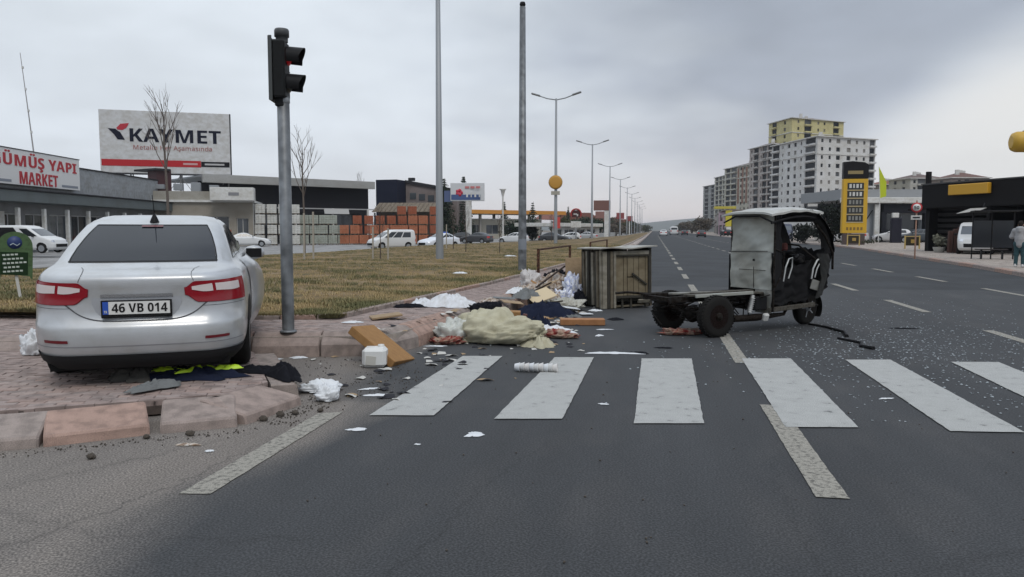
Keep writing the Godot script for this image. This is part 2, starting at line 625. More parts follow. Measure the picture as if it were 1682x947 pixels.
const KERB_LINE := [[-16.0, 4.3], [-10.0, 6.35], [-7.0, 7.36], [-4.59, 8.13], [-3.75, 8.36], [-3.2, 8.45], [-2.98, 8.75], [-2.9, 9.7], [-2.68, 12.5], [-2.38, 15.5], [-2.14, 20.0], [-1.8, 35.0], [-1.55, 66.0], [-1.42, 127.0], [-1.4, 600.0]]
const RIGHT_LINE := [[10.9, -6.0], [11.1, 18.0], [11.55, 26.6], [12.37, 32.6], [13.4, 43.2], [15.2, 60.0], [15.9, 72.0], [15.3, 100.0], [14.36, 150.0], [14.2, 600.0]]
const GRASS_RIGHT := [[-4.30, 9.83], [-4.14, 11.6], [-3.67, 16.7], [-3.3, 22.0], [-2.82, 31.4], [-2.4, 50.0], [-2.1, 75.0], [-1.95, 118.0], [-1.9, 300.0]]
const GRASS_LEFT := [[-30.0, 5.0], [-28.6, 18.0], [-27.4, 28.0], [-26.8, 36.0], [-27.5, 50.0], [-24.4, 65.0], [-16.6, 86.0], [-8.7, 150.0], [-6.5, 300.0]]

func along(line: Array, t: float) -> Vector2:          # the point at distance t along a line of (x, d) points
	for i in line.size() - 1:
		var a := Vector2(line[i][0], line[i][1])
		var b := Vector2(line[i + 1][0], line[i + 1][1])
		var l := a.distance_to(b)
		if t <= l or i == line.size() - 2:
			return a.lerp(b, t / l)
		t -= l
	return Vector2.ZERO

func line_length(line: Array) -> float:
	var l := 0.0
	for i in line.size() - 1:
		l += Vector2(line[i][0], line[i][1]).distance_to(Vector2(line[i + 1][0], line[i + 1][1]))
	return l

func stone(s: SurfaceTool, a: Vector2, b: Vector2, na: Vector2, nb: Vector2, prof: Array, y0: float, gap := 0.008) -> void:
	var t := (b - a).normalized()
	var rings := []
	for e in [[a + t * gap, na, 0.82], [a + t * (gap + 0.014), na, 1.0], [b - t * (gap + 0.014), nb, 1.0], [b - t * gap, nb, 0.82]]:
		var row := []
		for q in prof:
			var w = q[0] + (0.012 if e[2] < 1 and q[0] < 0.2 else 0.0)
			var at: Vector2 = e[0] + e[1] * w
			row.append(V(at.x, y0 + q[1] - (0.012 if e[2] < 1 and q[1] > 0.02 else 0.0), at.y))
		rings.append(row)
	for i in 3:
		for j in prof.size() - 1:
			quad(s, rings[i][j], rings[i + 1][j], rings[i + 1][j + 1], rings[i][j + 1])
	face(s, rings[0], Vector3(-t.x, 0, t.y))
	face(s, rings[3], Vector3(t.x, 0, -t.y))

func kerb(called: String, part: String, line: Array, side: float, prof: Array, length: float, singles: int, y0: float, t0 := 0.0, t1 := 1e9, step_far := 3.0) -> void:
	var root := Node3D.new()
	root.name = numbered(self, called)
	add_child(root, true)
	struct(root)
	var total := minf(line_length(line), t1)
	var rest := tool()
	var t := t0
	var count := 0
	while t < total - 0.05:
		var l: float = length if count < singles else step_far
		var e := minf(t + l, total)
		var a := along(line, t)
		var b := along(line, e)
		var nrm := func(q: float) -> Vector2:
			var d := (along(line, q + 0.06) - along(line, maxf(0.0, q - 0.06))).normalized()
			return Vector2(d.y, -d.x) * side
		var s := tool() if count < singles else rest
		stone(s, a, b, nrm.call(t), nrm.call(e), prof, y0 + (rng.randf_range(-0.006, 0.006) if count < singles else 0.0), 0.007)
		if count < singles:
			obj(part, s, M.kerbs[rng.randi() % 4], root)
		t = e
		count += 1
	if count > singles:
		stuff(obj("distant_" + part, rest, M.kerb_far, root))

func pave(called: String, poly: Array, y: float, angle: float, bl: float, bw: float, singles: int, reach: float) -> void:
	var root := Node3D.new()
	root.name = called
	add_child(root, true)
	struct(root)
	var pv := PackedVector2Array()
	for p in poly:
		pv.append(Vector2(p[0], p[1]))
	var base := tool()
	slab(base, Array(pv), y - 0.12, y - 0.012)
	obj("bedding", base, M.mortar, root)
	var rot := func(p: Vector2) -> Vector2: return p.rotated(angle)
	var lo := Vector2(1e9, 1e9)
	var hi := Vector2(-1e9, -1e9)
	for p in pv:
		var q := p.rotated(-angle)
		lo = lo.min(q)
		hi = hi.max(q)
	var cells := []
	for j in range(int(floor(lo.y / bw)), int(ceil(hi.y / bw))):
		for i in range(int(floor(lo.x / bl)) - 1, int(ceil(hi.x / bl)) + 1):
			var c := Vector2((i + (0.5 if posmod(j, 2) else 0.0)) * bl + bl / 2, j * bw + bw / 2)
			var w: Vector2 = rot.call(c)
			if w.length() > reach:
				continue
			var corners := PackedVector2Array()
			var inside := 0
			for e in [[-1, -1], [1, -1], [1, 1], [-1, 1]]:
				var k: Vector2 = rot.call(c + Vector2(e[0] * (bl / 2 - 0.0025), e[1] * (bw / 2 - 0.0025)))
				corners.append(k)
				if Geometry2D.is_point_in_polygon(k, pv):
					inside += 1
			if inside > 0:
				cells.append([w.length(), w, corners, inside == 4])
	cells.sort_custom(func(p, q): return p[0] < q[0])
	var whole := tool()
	box(whole, Vector3(0, -0.03, 0), Vector3(bl - 0.005, 0.06, bw - 0.005), Basis.IDENTITY, 0.006)
	whole.generate_normals()
	whole.index()
	var mesh := whole.commit()
	var rest := tool()
	var made := 0
	for c in cells:
		var dy := rng.randf_range(-0.004, 0.004)
		var b := Basis(Vector3.UP, angle) * Basis.from_euler(Vector3(rng.randf_range(-0.012, 0.012), rng.randf_range(-0.01, 0.01), rng.randf_range(-0.012, 0.012)))
		if c[3] and made < singles:
			put("paver", mesh, M.pavers[rng.randi() % 5], root, Transform3D(b, V(c[1].x, y + dy, c[1].y)))
			made += 1
		elif c[3]:
			box(rest, V(c[1].x, y + dy - 0.03, c[1].y), Vector3(bl - 0.005, 0.06, bw - 0.005), b)
		else:
			for piece in Geometry2D.intersect_polygons(c[2], pv):
				if piece.size() > 2:
					slab(rest, Array(piece), y - 0.05, y + dy)
	stuff(obj("paver_field", rest, M.pavers[1], root))

func grass_point(u: float, t: float) -> Vector3:       # u across from the right edge to the left, t along the strip
	var tt := t * t * 300.0
	var at := func(line: Array) -> Vector2:
		for i in line.size() - 1:
			var q = line.back()[1] - line[0][1]
			if tt * q / 300.0 + line[0][1] <= line[i + 1][1]:
				var a := Vector2(line[i][0], line[i][1])
				var b := Vector2(line[i + 1][0], line[i + 1][1])
				return a.lerp(b, (tt * q / 300.0 + line[0][1] - a.y) / (b.y - a.y))
		return Vector2(line.back()[0], line.back()[1])
	var r: Vector2 = at.call(GRASS_RIGHT)
	var l: Vector2 = at.call(GRASS_LEFT)
	var p := r.lerp(l, u)
	nz.seed = 4
	nz.frequency = 0.35
	var h := 0.29 + 0.12 * smoothstep(0.0, 0.25, u) - 0.71 * smoothstep(0.45, 1.0, u)
	h += 0.03 * nz.get_noise_2d(p.x, p.y) * smoothstep(0.0, 0.06, u)
	return V(p.x, h, p.y)

func build_ground() -> void:
	var s := tool()
	quad(s, Vector3(-4000, -0.36, 400), Vector3(-4000, -0.36, -5000), Vector3(4000, -0.36, -5000), Vector3(4000, -0.36, 400))
	struct(obj("ground", s, M.earth))
	s = tool()
	slab(s, [[-150, -6], [-16, -6], [-16, 4.5], [-30, 6], [-29, 30], [-28, 50], [-24, 66], [-16, 88], [-8, 152], [-6, 300], [-6, 600], [-60, 600], [-150, 300]].map(func(p): return Vector2(p[0], p[1])), -0.5, -0.30)
	struct(obj("side_road", s, M.lot))
	s = tool()
	slab(s, [[-16, -6], [-16, 5.5], [-7, 8.0], [-4.2, 9.5], [-4.0, 12], [-3.3, 25], [-2.4, 60], [-1.9, 130], [-1.9, 900], [14.6, 900], [14.7, 150], [16.3, 72], [13.8, 43.2], [12.7, 32.6], [11.9, 26.6], [11.4, 18], [11.2, -6]].map(func(p): return Vector2(p[0], p[1])), -0.5, 0.0)
	struct(obj("road", s, M.asphalt))
	# the worn and dusty stretch at the crossing
	var px := 1536
	var pl := 1344
	var im := road_patch_image(-9.0, 0.5, 20.0, 20.0, px, pl)
	M.near = grain(mat(1, 1, 1, 0.82), T.fine, 0.8, T.bump, 0.14)
	M.near.detail_enabled = true
	M.near.detail_blend_mode = BaseMaterial3D.BLEND_MODE_MUL
	M.near.detail_albedo = ImageTexture.create_from_image(im)
	M.near.detail_uv_layer = BaseMaterial3D.DETAIL_UV_2
	s = tool()
	var cs := [[-9.0, 0.5], [-9.0, 20.5], [11.0, 20.5], [11.0, 0.5]]
	for k in [0, 1, 2, 0, 2, 3]:
		s.set_uv2(Vector2((cs[k][0] + 9.0) / 20.0, (cs[k][1] - 0.5) / 20.0))
		s.add_vertex(V(cs[k][0], 0.004, cs[k][1]))
	struct(obj("road_surface", s, M.near))

func stripe(parent: Node, called: String, pts: Array, y: float, m: Material) -> void:
	var s := tool()
	var poly := PackedVector2Array()
	for i in 4:                                   # a slightly ragged outline, as rolled paint has
		var a := Vector2(pts[i][0], pts[i][1])
		var b := Vector2(pts[(i + 1) % 4][0], pts[(i + 1) % 4][1])
		var n := clampi(int(a.distance_to(b) / 0.07), 2, 40)
		for k in n:
			poly.append(a.lerp(b, float(k) / n) + Vector2(rng.randf_range(-0.0035, 0.0035), rng.randf_range(-0.0035, 0.0035)))
	var ids := Geometry2D.triangulate_polygon(poly)
	for i in range(0, ids.size(), 3):
		face(s, [V(poly[ids[i]].x, y, poly[ids[i]].y), V(poly[ids[i + 1]].x, y, poly[ids[i + 1]].y), V(poly[ids[i + 2]].x, y, poly[ids[i + 2]].y)], Vector3.UP)
	obj(called, s, m, parent)

func build_markings() -> void:
	var cross := Node3D.new()
	cross.name = "road_crossing_markings"
	add_child(cross)
	struct(cross)
	for q in [[[-2.23, 5.72], [-1.72, 5.81], [-1.74, 8.74], [-2.20, 8.66]], [[-1.22, 5.79], [-0.69, 5.89], [-0.67, 8.85], [-1.12, 8.77]], [[-0.13, 5.85], [0.40, 5.95], [0.45, 8.97], [-0.12, 8.87]], [[1.0, 5.95], [1.54, 6.04], [1.58, 9.19], [1.02, 9.08]], [[2.18, 6.05], [2.71, 6.11], [2.69, 9.31], [2.18, 9.21]], [[3.24, 6.15], [3.77, 6.21], [3.84, 9.36], [3.32, 9.28]], [[4.30, 6.25], [4.82, 6.31], [4.88, 9.48], [4.36, 9.40]], [[5.36, 6.35], [5.88, 6.41], [5.94, 9.58], [5.42, 9.50]], [[6.42, 6.45], [6.94, 6.51], [7.0, 9.68], [6.48, 9.60]]]:
		stripe(cross, "stripe", q, 0.013, M.paint)
	var lines := Node3D.new()
	lines.name = "road_lane_markings"
	add_child(lines)
	struct(lines)
	stripe(lines, "edge_line", [[-2.63, 3.80], [-2.45, 3.83], [-2.49, 5.80], [-2.67, 5.72]], 0.009, M.paint_old)
	for lane in [[1.0, 0.0], [4.9, 1.1], [8.28, 0.0]]:
		for k in 40:
			var d: float = 5.0 + lane[1] + 5.0 * k
			if d > 8 or lane[0] > 2:
				stripe(lines, "dash", [[lane[0] - 0.08, d - 1.2], [lane[0] + 0.08, d - 1.2], [lane[0] + 0.08, d + 1.25], [lane[0] - 0.08, d + 1.25]], 0.009, M.paint_old)
	stripe(lines, "dash", [[0.91, 4.4], [1.09, 4.4], [1.09, 6.7], [0.91, 6.7]], 0.0105, M.paint_old)

func build_islands() -> void:
	# the low paved nose of the reservation, where the car stands
	pave("paved_nose", [[-13.0, -0.6], [-4.78, 4.86], [-3.92, 5.40], [-3.48, 5.72], [-3.38, 6.22], [-4.35, 7.72], [-4.70, 8.08], [-7.0, 7.33], [-13.0, 5.30]], 0.14, 0.42, 0.2, 0.1, 300, 11.0)
	var nose := Node3D.new()
	nose.name = "nose_kerb"
	add_child(nose)
	struct(nose)
	var low := [[0.0, 0.0], [0.012, 0.065], [0.03, 0.082], [0.40, 0.165], [0.44, 0.165], [0.44, 0.0]]
	for k in [[[-6.62, 2.92], [-5.93, 3.34], 0], [[-5.90, 3.37], [-5.22, 3.80], 1], [[-5.19, 3.82], [-4.70, 4.12], 3], [[-4.68, 4.13], [-4.14, 4.46], 1], [[-4.12, 4.47], [-3.60, 4.90], 2], [[-3.55, 4.93], [-3.09, 5.22], 3], [[-3.06, 5.29], [-2.95, 6.02], 0]]:
		var a := Vector2(k[0][0], k[0][1])
		var b := Vector2(k[1][0], k[1][1])
		var t := (b - a).normalized()
		var n := Vector2(-t.y, t.x)
		var na := n
		var nb := n
		if k[0][0] > -3.2:
			nb = Vector2(-0.86, -0.1)
		s_stone(nose, "kerb_stone", a, b, na, nb, low, k[2])
	for k in [[[-3.12, 6.30], [-3.62, 7.05]], [[-3.64, 7.08], [-4.14, 7.83]]]:
		var a := Vector2(k[0][0], k[0][1])
		var b := Vector2(k[1][0], k[1][1])
		var t := (b - a).normalized()
		s_stone(nose, "flush_stone", a, b, Vector2(-t.y, t.x), Vector2(-t.y, t.x), [[0.0, 0.0], [0.01, 0.10], [0.03, 0.125], [0.24, 0.13], [0.24, 0.0]], 1)
	# the grassed reservation behind it: kerb, paved walk, edging, grass
	var body := tool()
	var pts := [[-16.0, 4.6]]
	for p in KERB_LINE.slice(1, 13):
		pts.append([p[0] - 0.1, p[1] + 0.08])
	var gr := GRASS_RIGHT.duplicate()
	gr.reverse()
	for p in gr.slice(1):
		if p[1] < 127: pts.append([p[0] - 0.06, p[1]])
	pts.append([-5.4, 9.64])
	pts.append([-9.3, 9.4])
	pts.append([-16.0, 8.8])
	slab(body, pts.map(func(p): return Vector2(p[0], p[1])), -0.3, 0.235)
	struct(obj("reservation_bed", body, M.walk))
	kerb("reservation_kerb", "kerb_stone", KERB_LINE, -1.0, [[0.0, 0.0], [0.008, 0.14], [0.03, 0.17], [0.16, 0.27], [0.19, 0.28], [0.30, 0.28], [0.30, 0.1]], 0.8, 90, 0.0, 0.0, 1e9, 3.2)
	var walk := [[-16.0, 4.95], [-7.1, 7.66], [-4.69, 8.42], [-3.84, 8.65], [-3.38, 8.76], [-3.28, 9.0], [-3.20, 9.72], [-2.98, 12.53], [-2.68, 15.53], [-2.44, 20.0], [-2.1, 35.0]]
	for p in [[-2.78, 31.4], [-3.25, 22.0], [-3.60, 16.7], [-4.07, 11.6], [-4.22, 9.76], [-5.39, 9.55], [-9.3, 9.33], [-16.0, 8.7]]:
		walk.append(p)
	pave("paved_walk", walk, 0.272, -0.08, 0.2, 0.1, 300, 34.0)
	var edge := [[-16.0, 8.75], [-9.33, 9.39], [-5.39, 9.60]]
	for p in GRASS_RIGHT:
		edge.append(p)
	kerb("grass_edging", "edging_stone", edge, -1.0, [[-0.05, 0.0], [-0.048, 0.075], [-0.035, 0.085], [0.045, 0.085], [0.05, 0.08], [0.05, 0.0]], 0.5, 90, 0.245, 4.0, 320.0, 4.0)
	# grass
	var s := tool()
	soft(s)
	var nu := 26
	var nt := 110
	for i in nu:
		for j in nt:
			quad(s, grass_point(float(i) / nu, float(j) / nt), grass_point(float(i + 1) / nu, float(j) / nt), grass_point(float(i + 1) / nu, float(j + 1) / nt), grass_point(float(i) / nu, float(j + 1) / nt))
	struct(obj("lawn_ground", s, M.soil))
	var near := tool()                                   # the corner between the near edge and the first row of the lawn
	soft(near)
	for i in 12:
		for j in 4:
			var f := func(u: float, v: float) -> Vector3:
				var a := along(edge, 0.2 + u * 11.9)
				var g := grass_point(clampf((-a.x - 4.3) / 25.7, 0, 1), 0.0)
				return V(a.x, 0.27, a.y).lerp(g + Vector3(0, 0.002, 0), v)
			quad(near, f.call(i / 12.0, j / 4.0), f.call(i / 12.0, (j + 1) / 4.0), f.call((i + 1) / 12.0, (j + 1) / 4.0), f.call((i + 1) / 12.0, j / 4.0))
	struct(obj("lawn_edge_ground", near, M.soil))
	var blade := tool()
	for k in 5:
		var a := TAU * k / 5.0 + 0.4
		var o := Vector3(cos(a), 0, sin(a))
		var side := Vector3(-o.z, 0, o.x) * 0.006
		var foot := o * 0.02
		tri(blade, foot - side, foot + o * 0.03 + Vector3(0, 0.055 + 0.012 * (k % 3), 0), foot + side)
	blade.generate_normals()
	var mm := MultiMesh.new()
	mm.transform_format = MultiMesh.TRANSFORM_3D
	mm.use_colors = true
	mm.mesh = blade.commit()
	var spots := []
	nz.frequency = 0.35
	for k in 90000:
		var u := pow(rng.randf(), 1.6)
		var t := 0.5 * pow(rng.randf(), 1.15)
		var p := grass_point(u, t)
		if p.z < -60 or p.length() > 62:
			continue
		if rng.randf() < 0.25 and p.z < -30:
			continue
		var patch := nz.get_noise_2d(p.x * 1.3 + 50, p.z * 1.3)
		if patch < -0.3 and rng.randf() < 0.5:
			continue
		spots.append([p, patch])
	mm.instance_count = spots.size()
	for k in spots.size():
		var p: Vector3 = spots[k][0]
		var sc := rng.randf_range(0.6, 1.3) * (0.75 if spots[k][1] < 0 else 1.05)
		mm.set_instance_transform(k, Transform3D(Basis(Vector3.UP, rng.randf() * TAU) * Basis.from_scale(Vector3(sc * 1.3, sc * 0.8, sc * 1.3)), p - Vector3(0, 0.006, 0)))
		var c := Color(0.40, 0.30, 0.15).lerp(Color(0.125, 0.125, 0.055), clampf(0.40 + spots[k][1] * 1.9 + rng.randf_range(-0.3, 0.3), 0, 1))
		mm.set_instance_color(k, c)
	var gi := MultiMeshInstance3D.new()
	gi.name = "dry_grass"
	gi.multimesh = mm
	var gm := mat(1, 1, 1, 0.95)
	gm.vertex_color_use_as_albedo = true
	gi.material_override = gm
	add_child(gi)
	stuff(gi)
	gi.set_meta("label", "dry yellow brown grass covering the central reservation")
	# the pavement on the right of the road
	s = tool()
	var rp := []
	for p in RIGHT_LINE.slice(0, 9):
		rp.append([p[0] + 0.25, p[1]])
	for p in [[14.6, 400.0], [120.0, 400.0], [120.0, -6.0]]:
		rp.append(p)
	slab(s, rp.map(func(p): return Vector2(p[0], p[1])), -0.4, 0.125)
	struct(obj("pavement", s, M.walk))
	kerb("pavement_kerb", "kerb_stone", RIGHT_LINE, 1.0, [[0.0, 0.0], [0.01, 0.12], [0.03, 0.14], [0.26, 0.142], [0.26, 0.0]], 1.0, 60, 0.0, 22.0, 1e9, 4.0)

func s_stone(parent: Node, called: String, a: Vector2, b: Vector2, na: Vector2, nb: Vector2, prof: Array, shade: int) -> void:
	var s := tool()
	stone(s, a, b, na, nb, prof, 0.0, 0.004)
	obj(called, s, M.kerbs[shade], parent)

func build_hills() -> void:
	var s := tool()
	soft(s)
	nz.seed = 9
	nz.frequency = 0.0011
	nz.fractal_octaves = 4
	var hill := func(a: float, r: float) -> Vector3:
		var x := sin(a) * r
		var z := -cos(a) * r
		var k := smoothstep(1500.0, 2300.0, r)
		return Vector3(x, -2 + k * (26 + 34 * nz.get_noise_2d(a * 1500.0, 3) + 10 * nz.get_noise_2d(a * 5200.0, 40)), z)
	for i in 90:
		var a0 := lerpf(-1.3, 1.3, i / 90.0)
		var a1 := lerpf(-1.3, 1.3, (i + 1) / 90.0)
		for j in 5:
			var r0 := 1500.0 + 180.0 * j
			quad(s, hill.call(a0, r0), hill.call(a0, r0 + 180), hill.call(a1, r0 + 180), hill.call(a1, r0))
	struct(obj("hills", s, mat(0.10, 0.11, 0.10, 0.95)))

# ================================================================ vehicles
# A body is a stack of plan outlines: [height, half width, rear z, front z, corner width, corner length, bow of the ends]. Rear axle at z = 0, nose towards -Z.
const SALOON := [[0.20, 0.78, 0.90, -3.42, 0.30, 0.35, 0.05], [0.27, 0.85, 0.965, -3.55, 0.34, 0.40, 0.06], [0.36, 0.892, 1.00, -3.61, 0.38, 0.46, 0.07], [0.46, 0.905, 1.012, -3.63, 0.38, 0.48, 0.08], [0.55, 0.908, 1.005, -3.62, 0.38, 0.48, 0.085], [0.585, 0.908, 0.995, -3.61, 0.38, 0.48, 0.085], [0.60, 0.908, 0.968, -3.60, 0.37, 0.48, 0.085], [0.70, 0.908, 0.955, -3.54, 0.36, 0.50, 0.09], [0.82, 0.903, 0.948, -3.32, 0.36, 0.52, 0.10], [0.90, 0.893, 0.95, -2.95, 0.36, 0.52, 0.10], [0.96, 0.88, 0.955, -2.55, 0.36, 0.52, 0.10], [0.995, 0.862, 0.945, -2.32, 0.36, 0.52, 0.10], [1.02, 0.838, 0.88, -2.22, 0.34, 0.48, 0.09], [1.04, 0.812, 0.74, -2.14, 0.30, 0.36, 0.07], [1.06, 0.79, 0.52, -2.06, 0.20, 0.25, 0.06], [1.09, 0.768, 0.44, -1.98, 0.15, 0.20, 0.06], [1.20, 0.725, 0.21, -1.74, 0.14, 0.20, 0.06], [1.30, 0.682, -0.02, -1.52, 0.14, 0.20, 0.06], [1.39, 0.635, -0.24, -1.32, 0.15, 0.20, 0.06], [1.43, 0.595, -0.38, -1.20, 0.18, 0.22, 0.06], [1.462, 0.54, -0.54, -1.06, 0.22, 0.24, 0.05], [1.478, 0.45, -0.66, -0.98, 0.2, 0.14, 0.03], [1.484, 0.25, -0.76, -0.88, 0.1, 0.05, 0.01]]
const VAN := [[0.22, 0.80, 0.80, -3.30, 0.15, 0.2, 0.02], [0.35, 0.88, 0.86, -3.42, 0.2, 0.3, 0.03], [0.60, 0.90, 0.87, -3.42, 0.2, 0.3, 0.03], [0.85, 0.90, 0.86, -3.30, 0.18, 0.3, 0.03], [1.00, 0.89, 0.85, -2.95, 0.16, 0.25, 0.03], [1.08, 0.88, 0.85, -2.62, 0.15, 0.2, 0.03], [1.30, 0.85, 0.82, -2.28, 0.15, 0.2, 0.03], [1.62, 0.79, 0.78, -1.80, 0.15, 0.2, 0.03], [1.74, 0.74, 0.74, -1.55, 0.2, 0.2, 0.03], [1.80, 0.62, 0.62, -1.3, 0.2, 0.2, 0.02], [1.815, 0.3, 0.3, -1.0, 0.1, 0.1, 0.02]]
const HATCH := [[0.20, 0.76, 0.62, -3.15, 0.2, 0.3, 0.05], [0.33, 0.85, 0.70, -3.28, 0.3, 0.4, 0.06], [0.55, 0.87, 0.72, -3.30, 0.3, 0.4, 0.06], [0.75, 0.865, 0.69, -3.15, 0.3, 0.4, 0.06], [0.90, 0.85, 0.66, -2.65, 0.3, 0.4, 0.06], [0.98, 0.83, 0.62, -2.25, 0.25, 0.3, 0.06], [1.02, 0.79, 0.58, -2.1, 0.2, 0.25, 0.05], [1.25, 0.70, 0.42, -1.6, 0.15, 0.2, 0.05], [1.38, 0.63, 0.26, -1.3, 0.15, 0.2, 0.05], [1.44, 0.52, 0.02, -1.05, 0.2, 0.2, 0.04], [1.455, 0.25, -0.3, -0.7, 0.1, 0.1, 0.02]]

func skin(tab: Array, h: float, t: float, out := 0.0) -> Vector3:
	if out != 0.0:
		var p := skin(tab, h, t)
		var du := skin(tab, h, t + 0.004) - skin(tab, h, t - 0.004)
		var dh := skin(tab, minf(h + 0.006, tab.back()[0]), t) - skin(tab, maxf(h - 0.006, tab[0][0]), t)
		var n := dh.cross(du).normalized()
		if n.dot(p - Vector3(0, 0.6, (p.z - 1.3) * 0.5)) < 0:
			n = -n
		return p + n * out
	var i := 0
	while i < tab.size() - 2 and tab[i + 1][0] < h:
		i += 1
	var f := clampf((h - tab[i][0]) / (tab[i + 1][0] - tab[i][0]), 0.0, 1.0)
	var q := []
	for k in 7:
		q.append(lerpf(tab[i][k], tab[i + 1][k], f))
	var W: float = q[1]
	var a := absf(t)
	if a > 1.0:
		a = 2.0 - a
		t = -signf(t) * a
	var sg := 1.0 if t >= 0 else -1.0
	var rx: float = q[4]
	var rz: float = q[5]
	var bow: float = q[6]
	var x := 0.0
	var z := 0.0
	var x0 := W - rx
	var b := bow * pow(x0 / W, 2.0)
	if a < 0.3:
		x = a / 0.3 * x0
		z = q[2] - bow * pow(x / W, 2.0)
	elif a < 0.5:
		var g := (a - 0.3) / 0.2 * PI / 2
		x = x0 + rx * sin(g)
		z = q[2] - b - rz * (1 - cos(g))
	elif a < 0.75:
		x = W
		z = lerpf(q[2] - b - rz, q[3] + b * 2 + rz, (a - 0.5) / 0.25)
	elif a < 0.92:
		var g := (a - 0.75) / 0.17 * PI / 2
		x = x0 + rx * cos(g)
		z = q[3] + 2 * b + rz * (1 - sin(g))
	else:
		x = (1 - a) / 0.08 * x0
		z = q[3] + 2 * bow * pow(x / W, 2.0)
	x *= 1.0 - 0.055 * pow((z + 1.3) / 2.3, 2.0)
	return Vector3(sg * x, h, z)

func body(tab: Array, seg: int) -> SurfaceTool:
	var s := tool()
	var hs := []
	for i in tab.size() - 1:
		var n := maxi(1, int((tab[i + 1][0] - tab[i][0]) / 0.05))
		for k in n:
			hs.append(lerpf(tab[i][0], tab[i + 1][0], float(k) / n))
	hs.append(tab.back()[0])
	var rings := []
	for h in hs:
		var row := []
		for j in seg:
			row.append(skin(tab, h, -1.0 + 2.0 * j / seg))
		rings.append(row)
	loft(s, rings, true)
	return s

func patch(s: SurfaceTool, tab: Array, t0: float, t1: float, bottom, top, out := 0.004, nt := 10, nh := 6) -> void:    # bottom and top: heights or functions of u
	soft(s)
	var p := []
	for i in nt + 1:
		var row := []
		var u := float(i) / nt
		var lo: float = bottom.call(u) if bottom is Callable else bottom
		var hi: float = top.call(u) if top is Callable else top
		for j in nh + 1:
			row.append(skin(tab, lerpf(lo, hi, float(j) / nh), lerpf(t0, t1, u), out))
		p.append(row)
	for i in nt:
		for j in nh:
			quad(s, p[i][j], p[i + 1][j], p[i + 1][j + 1], p[i][j + 1])
	flat(s)

func wheel_shape(r: float, w: float, inner := 0.62) -> Array:       # [tyre, rim], about the x axis
	var ax := Basis(Vector3.BACK, Vector3.RIGHT, Vector3.UP)
	var t := tool()
	lathe(t, [[r * inner, -w / 2 + 0.01], [r * 0.80, -w / 2], [r * 0.95, -w / 2 + 0.015], [r, -w / 2 + 0.05], [r, w / 2 - 0.05], [r * 0.95, w / 2 - 0.015], [r * 0.80, w / 2], [r * inner, w / 2 - 0.01]], 28, ax)
	var m := tool()
	lathe(m, [[0.01, w / 2 - 0.035], [r * 0.18, w / 2 - 0.03], [r * 0.24, w / 2 - 0.05], [r * (inner - 0.12), w / 2 - 0.035], [r * (inner - 0.02), w / 2 - 0.012], [r * (inner + 0.04), w / 2 - 0.006]], 24, ax)
	lathe(m, [[0.01, -w / 2 + 0.035], [r * (inner - 0.12), -w / 2 + 0.035], [r * (inner + 0.04), -w / 2 + 0.006]], 24, ax)
	return [t, m]

func wheels(root: Node3D, places: Array, r: float, w: float, rim: Material) -> void:
	var sh := wheel_shape(r, w)
	for s in sh:
		s.generate_normals()
		s.index()
	var a: ArrayMesh = sh[0].commit()
	var b: ArrayMesh = sh[1].commit()
	for p in places:
		var o := put("wheel", a, M.rubber, root, Transform3D(Basis(Vector3.UP, PI if p.x < 0 else 0.0), p))
		put("rim", b, rim, o)

func arch(s: SurfaceTool, tab: Array, z: float, sg: float, r: float, y: float, out := 0.006) -> void:      # a dark disc in the flank
	var find := func(zz: float) -> float:
		var lo := 0.3
		var hi := 0.9
		for k in 18:
			var mid := (lo + hi) / 2
			if skin(tab, 0.45, mid).z > zz:
				lo = mid
			else:
				hi = mid
		return (lo + hi) / 2
	var t0 = find.call(z + r)
	var t1 = find.call(z - r)
	var top := func(u: float) -> float: return y + r * sqrt(maxf(0.0, 1 - pow(2 * u - 1, 2.0)))
	patch(s, tab, t0 * sg, t1 * sg, tab[0][0] + 0.001, top, out, 12, 4)

func paint(r: float, g: float, b: float, metal := 0.0) -> StandardMaterial3D:
	var m := grain(mat(r, g, b, 0.36, metal), T.faint, 1.6)
	m.clearcoat_enabled = true
	m.clearcoat = 0.7
	m.clearcoat_roughness = 0.12
	return m

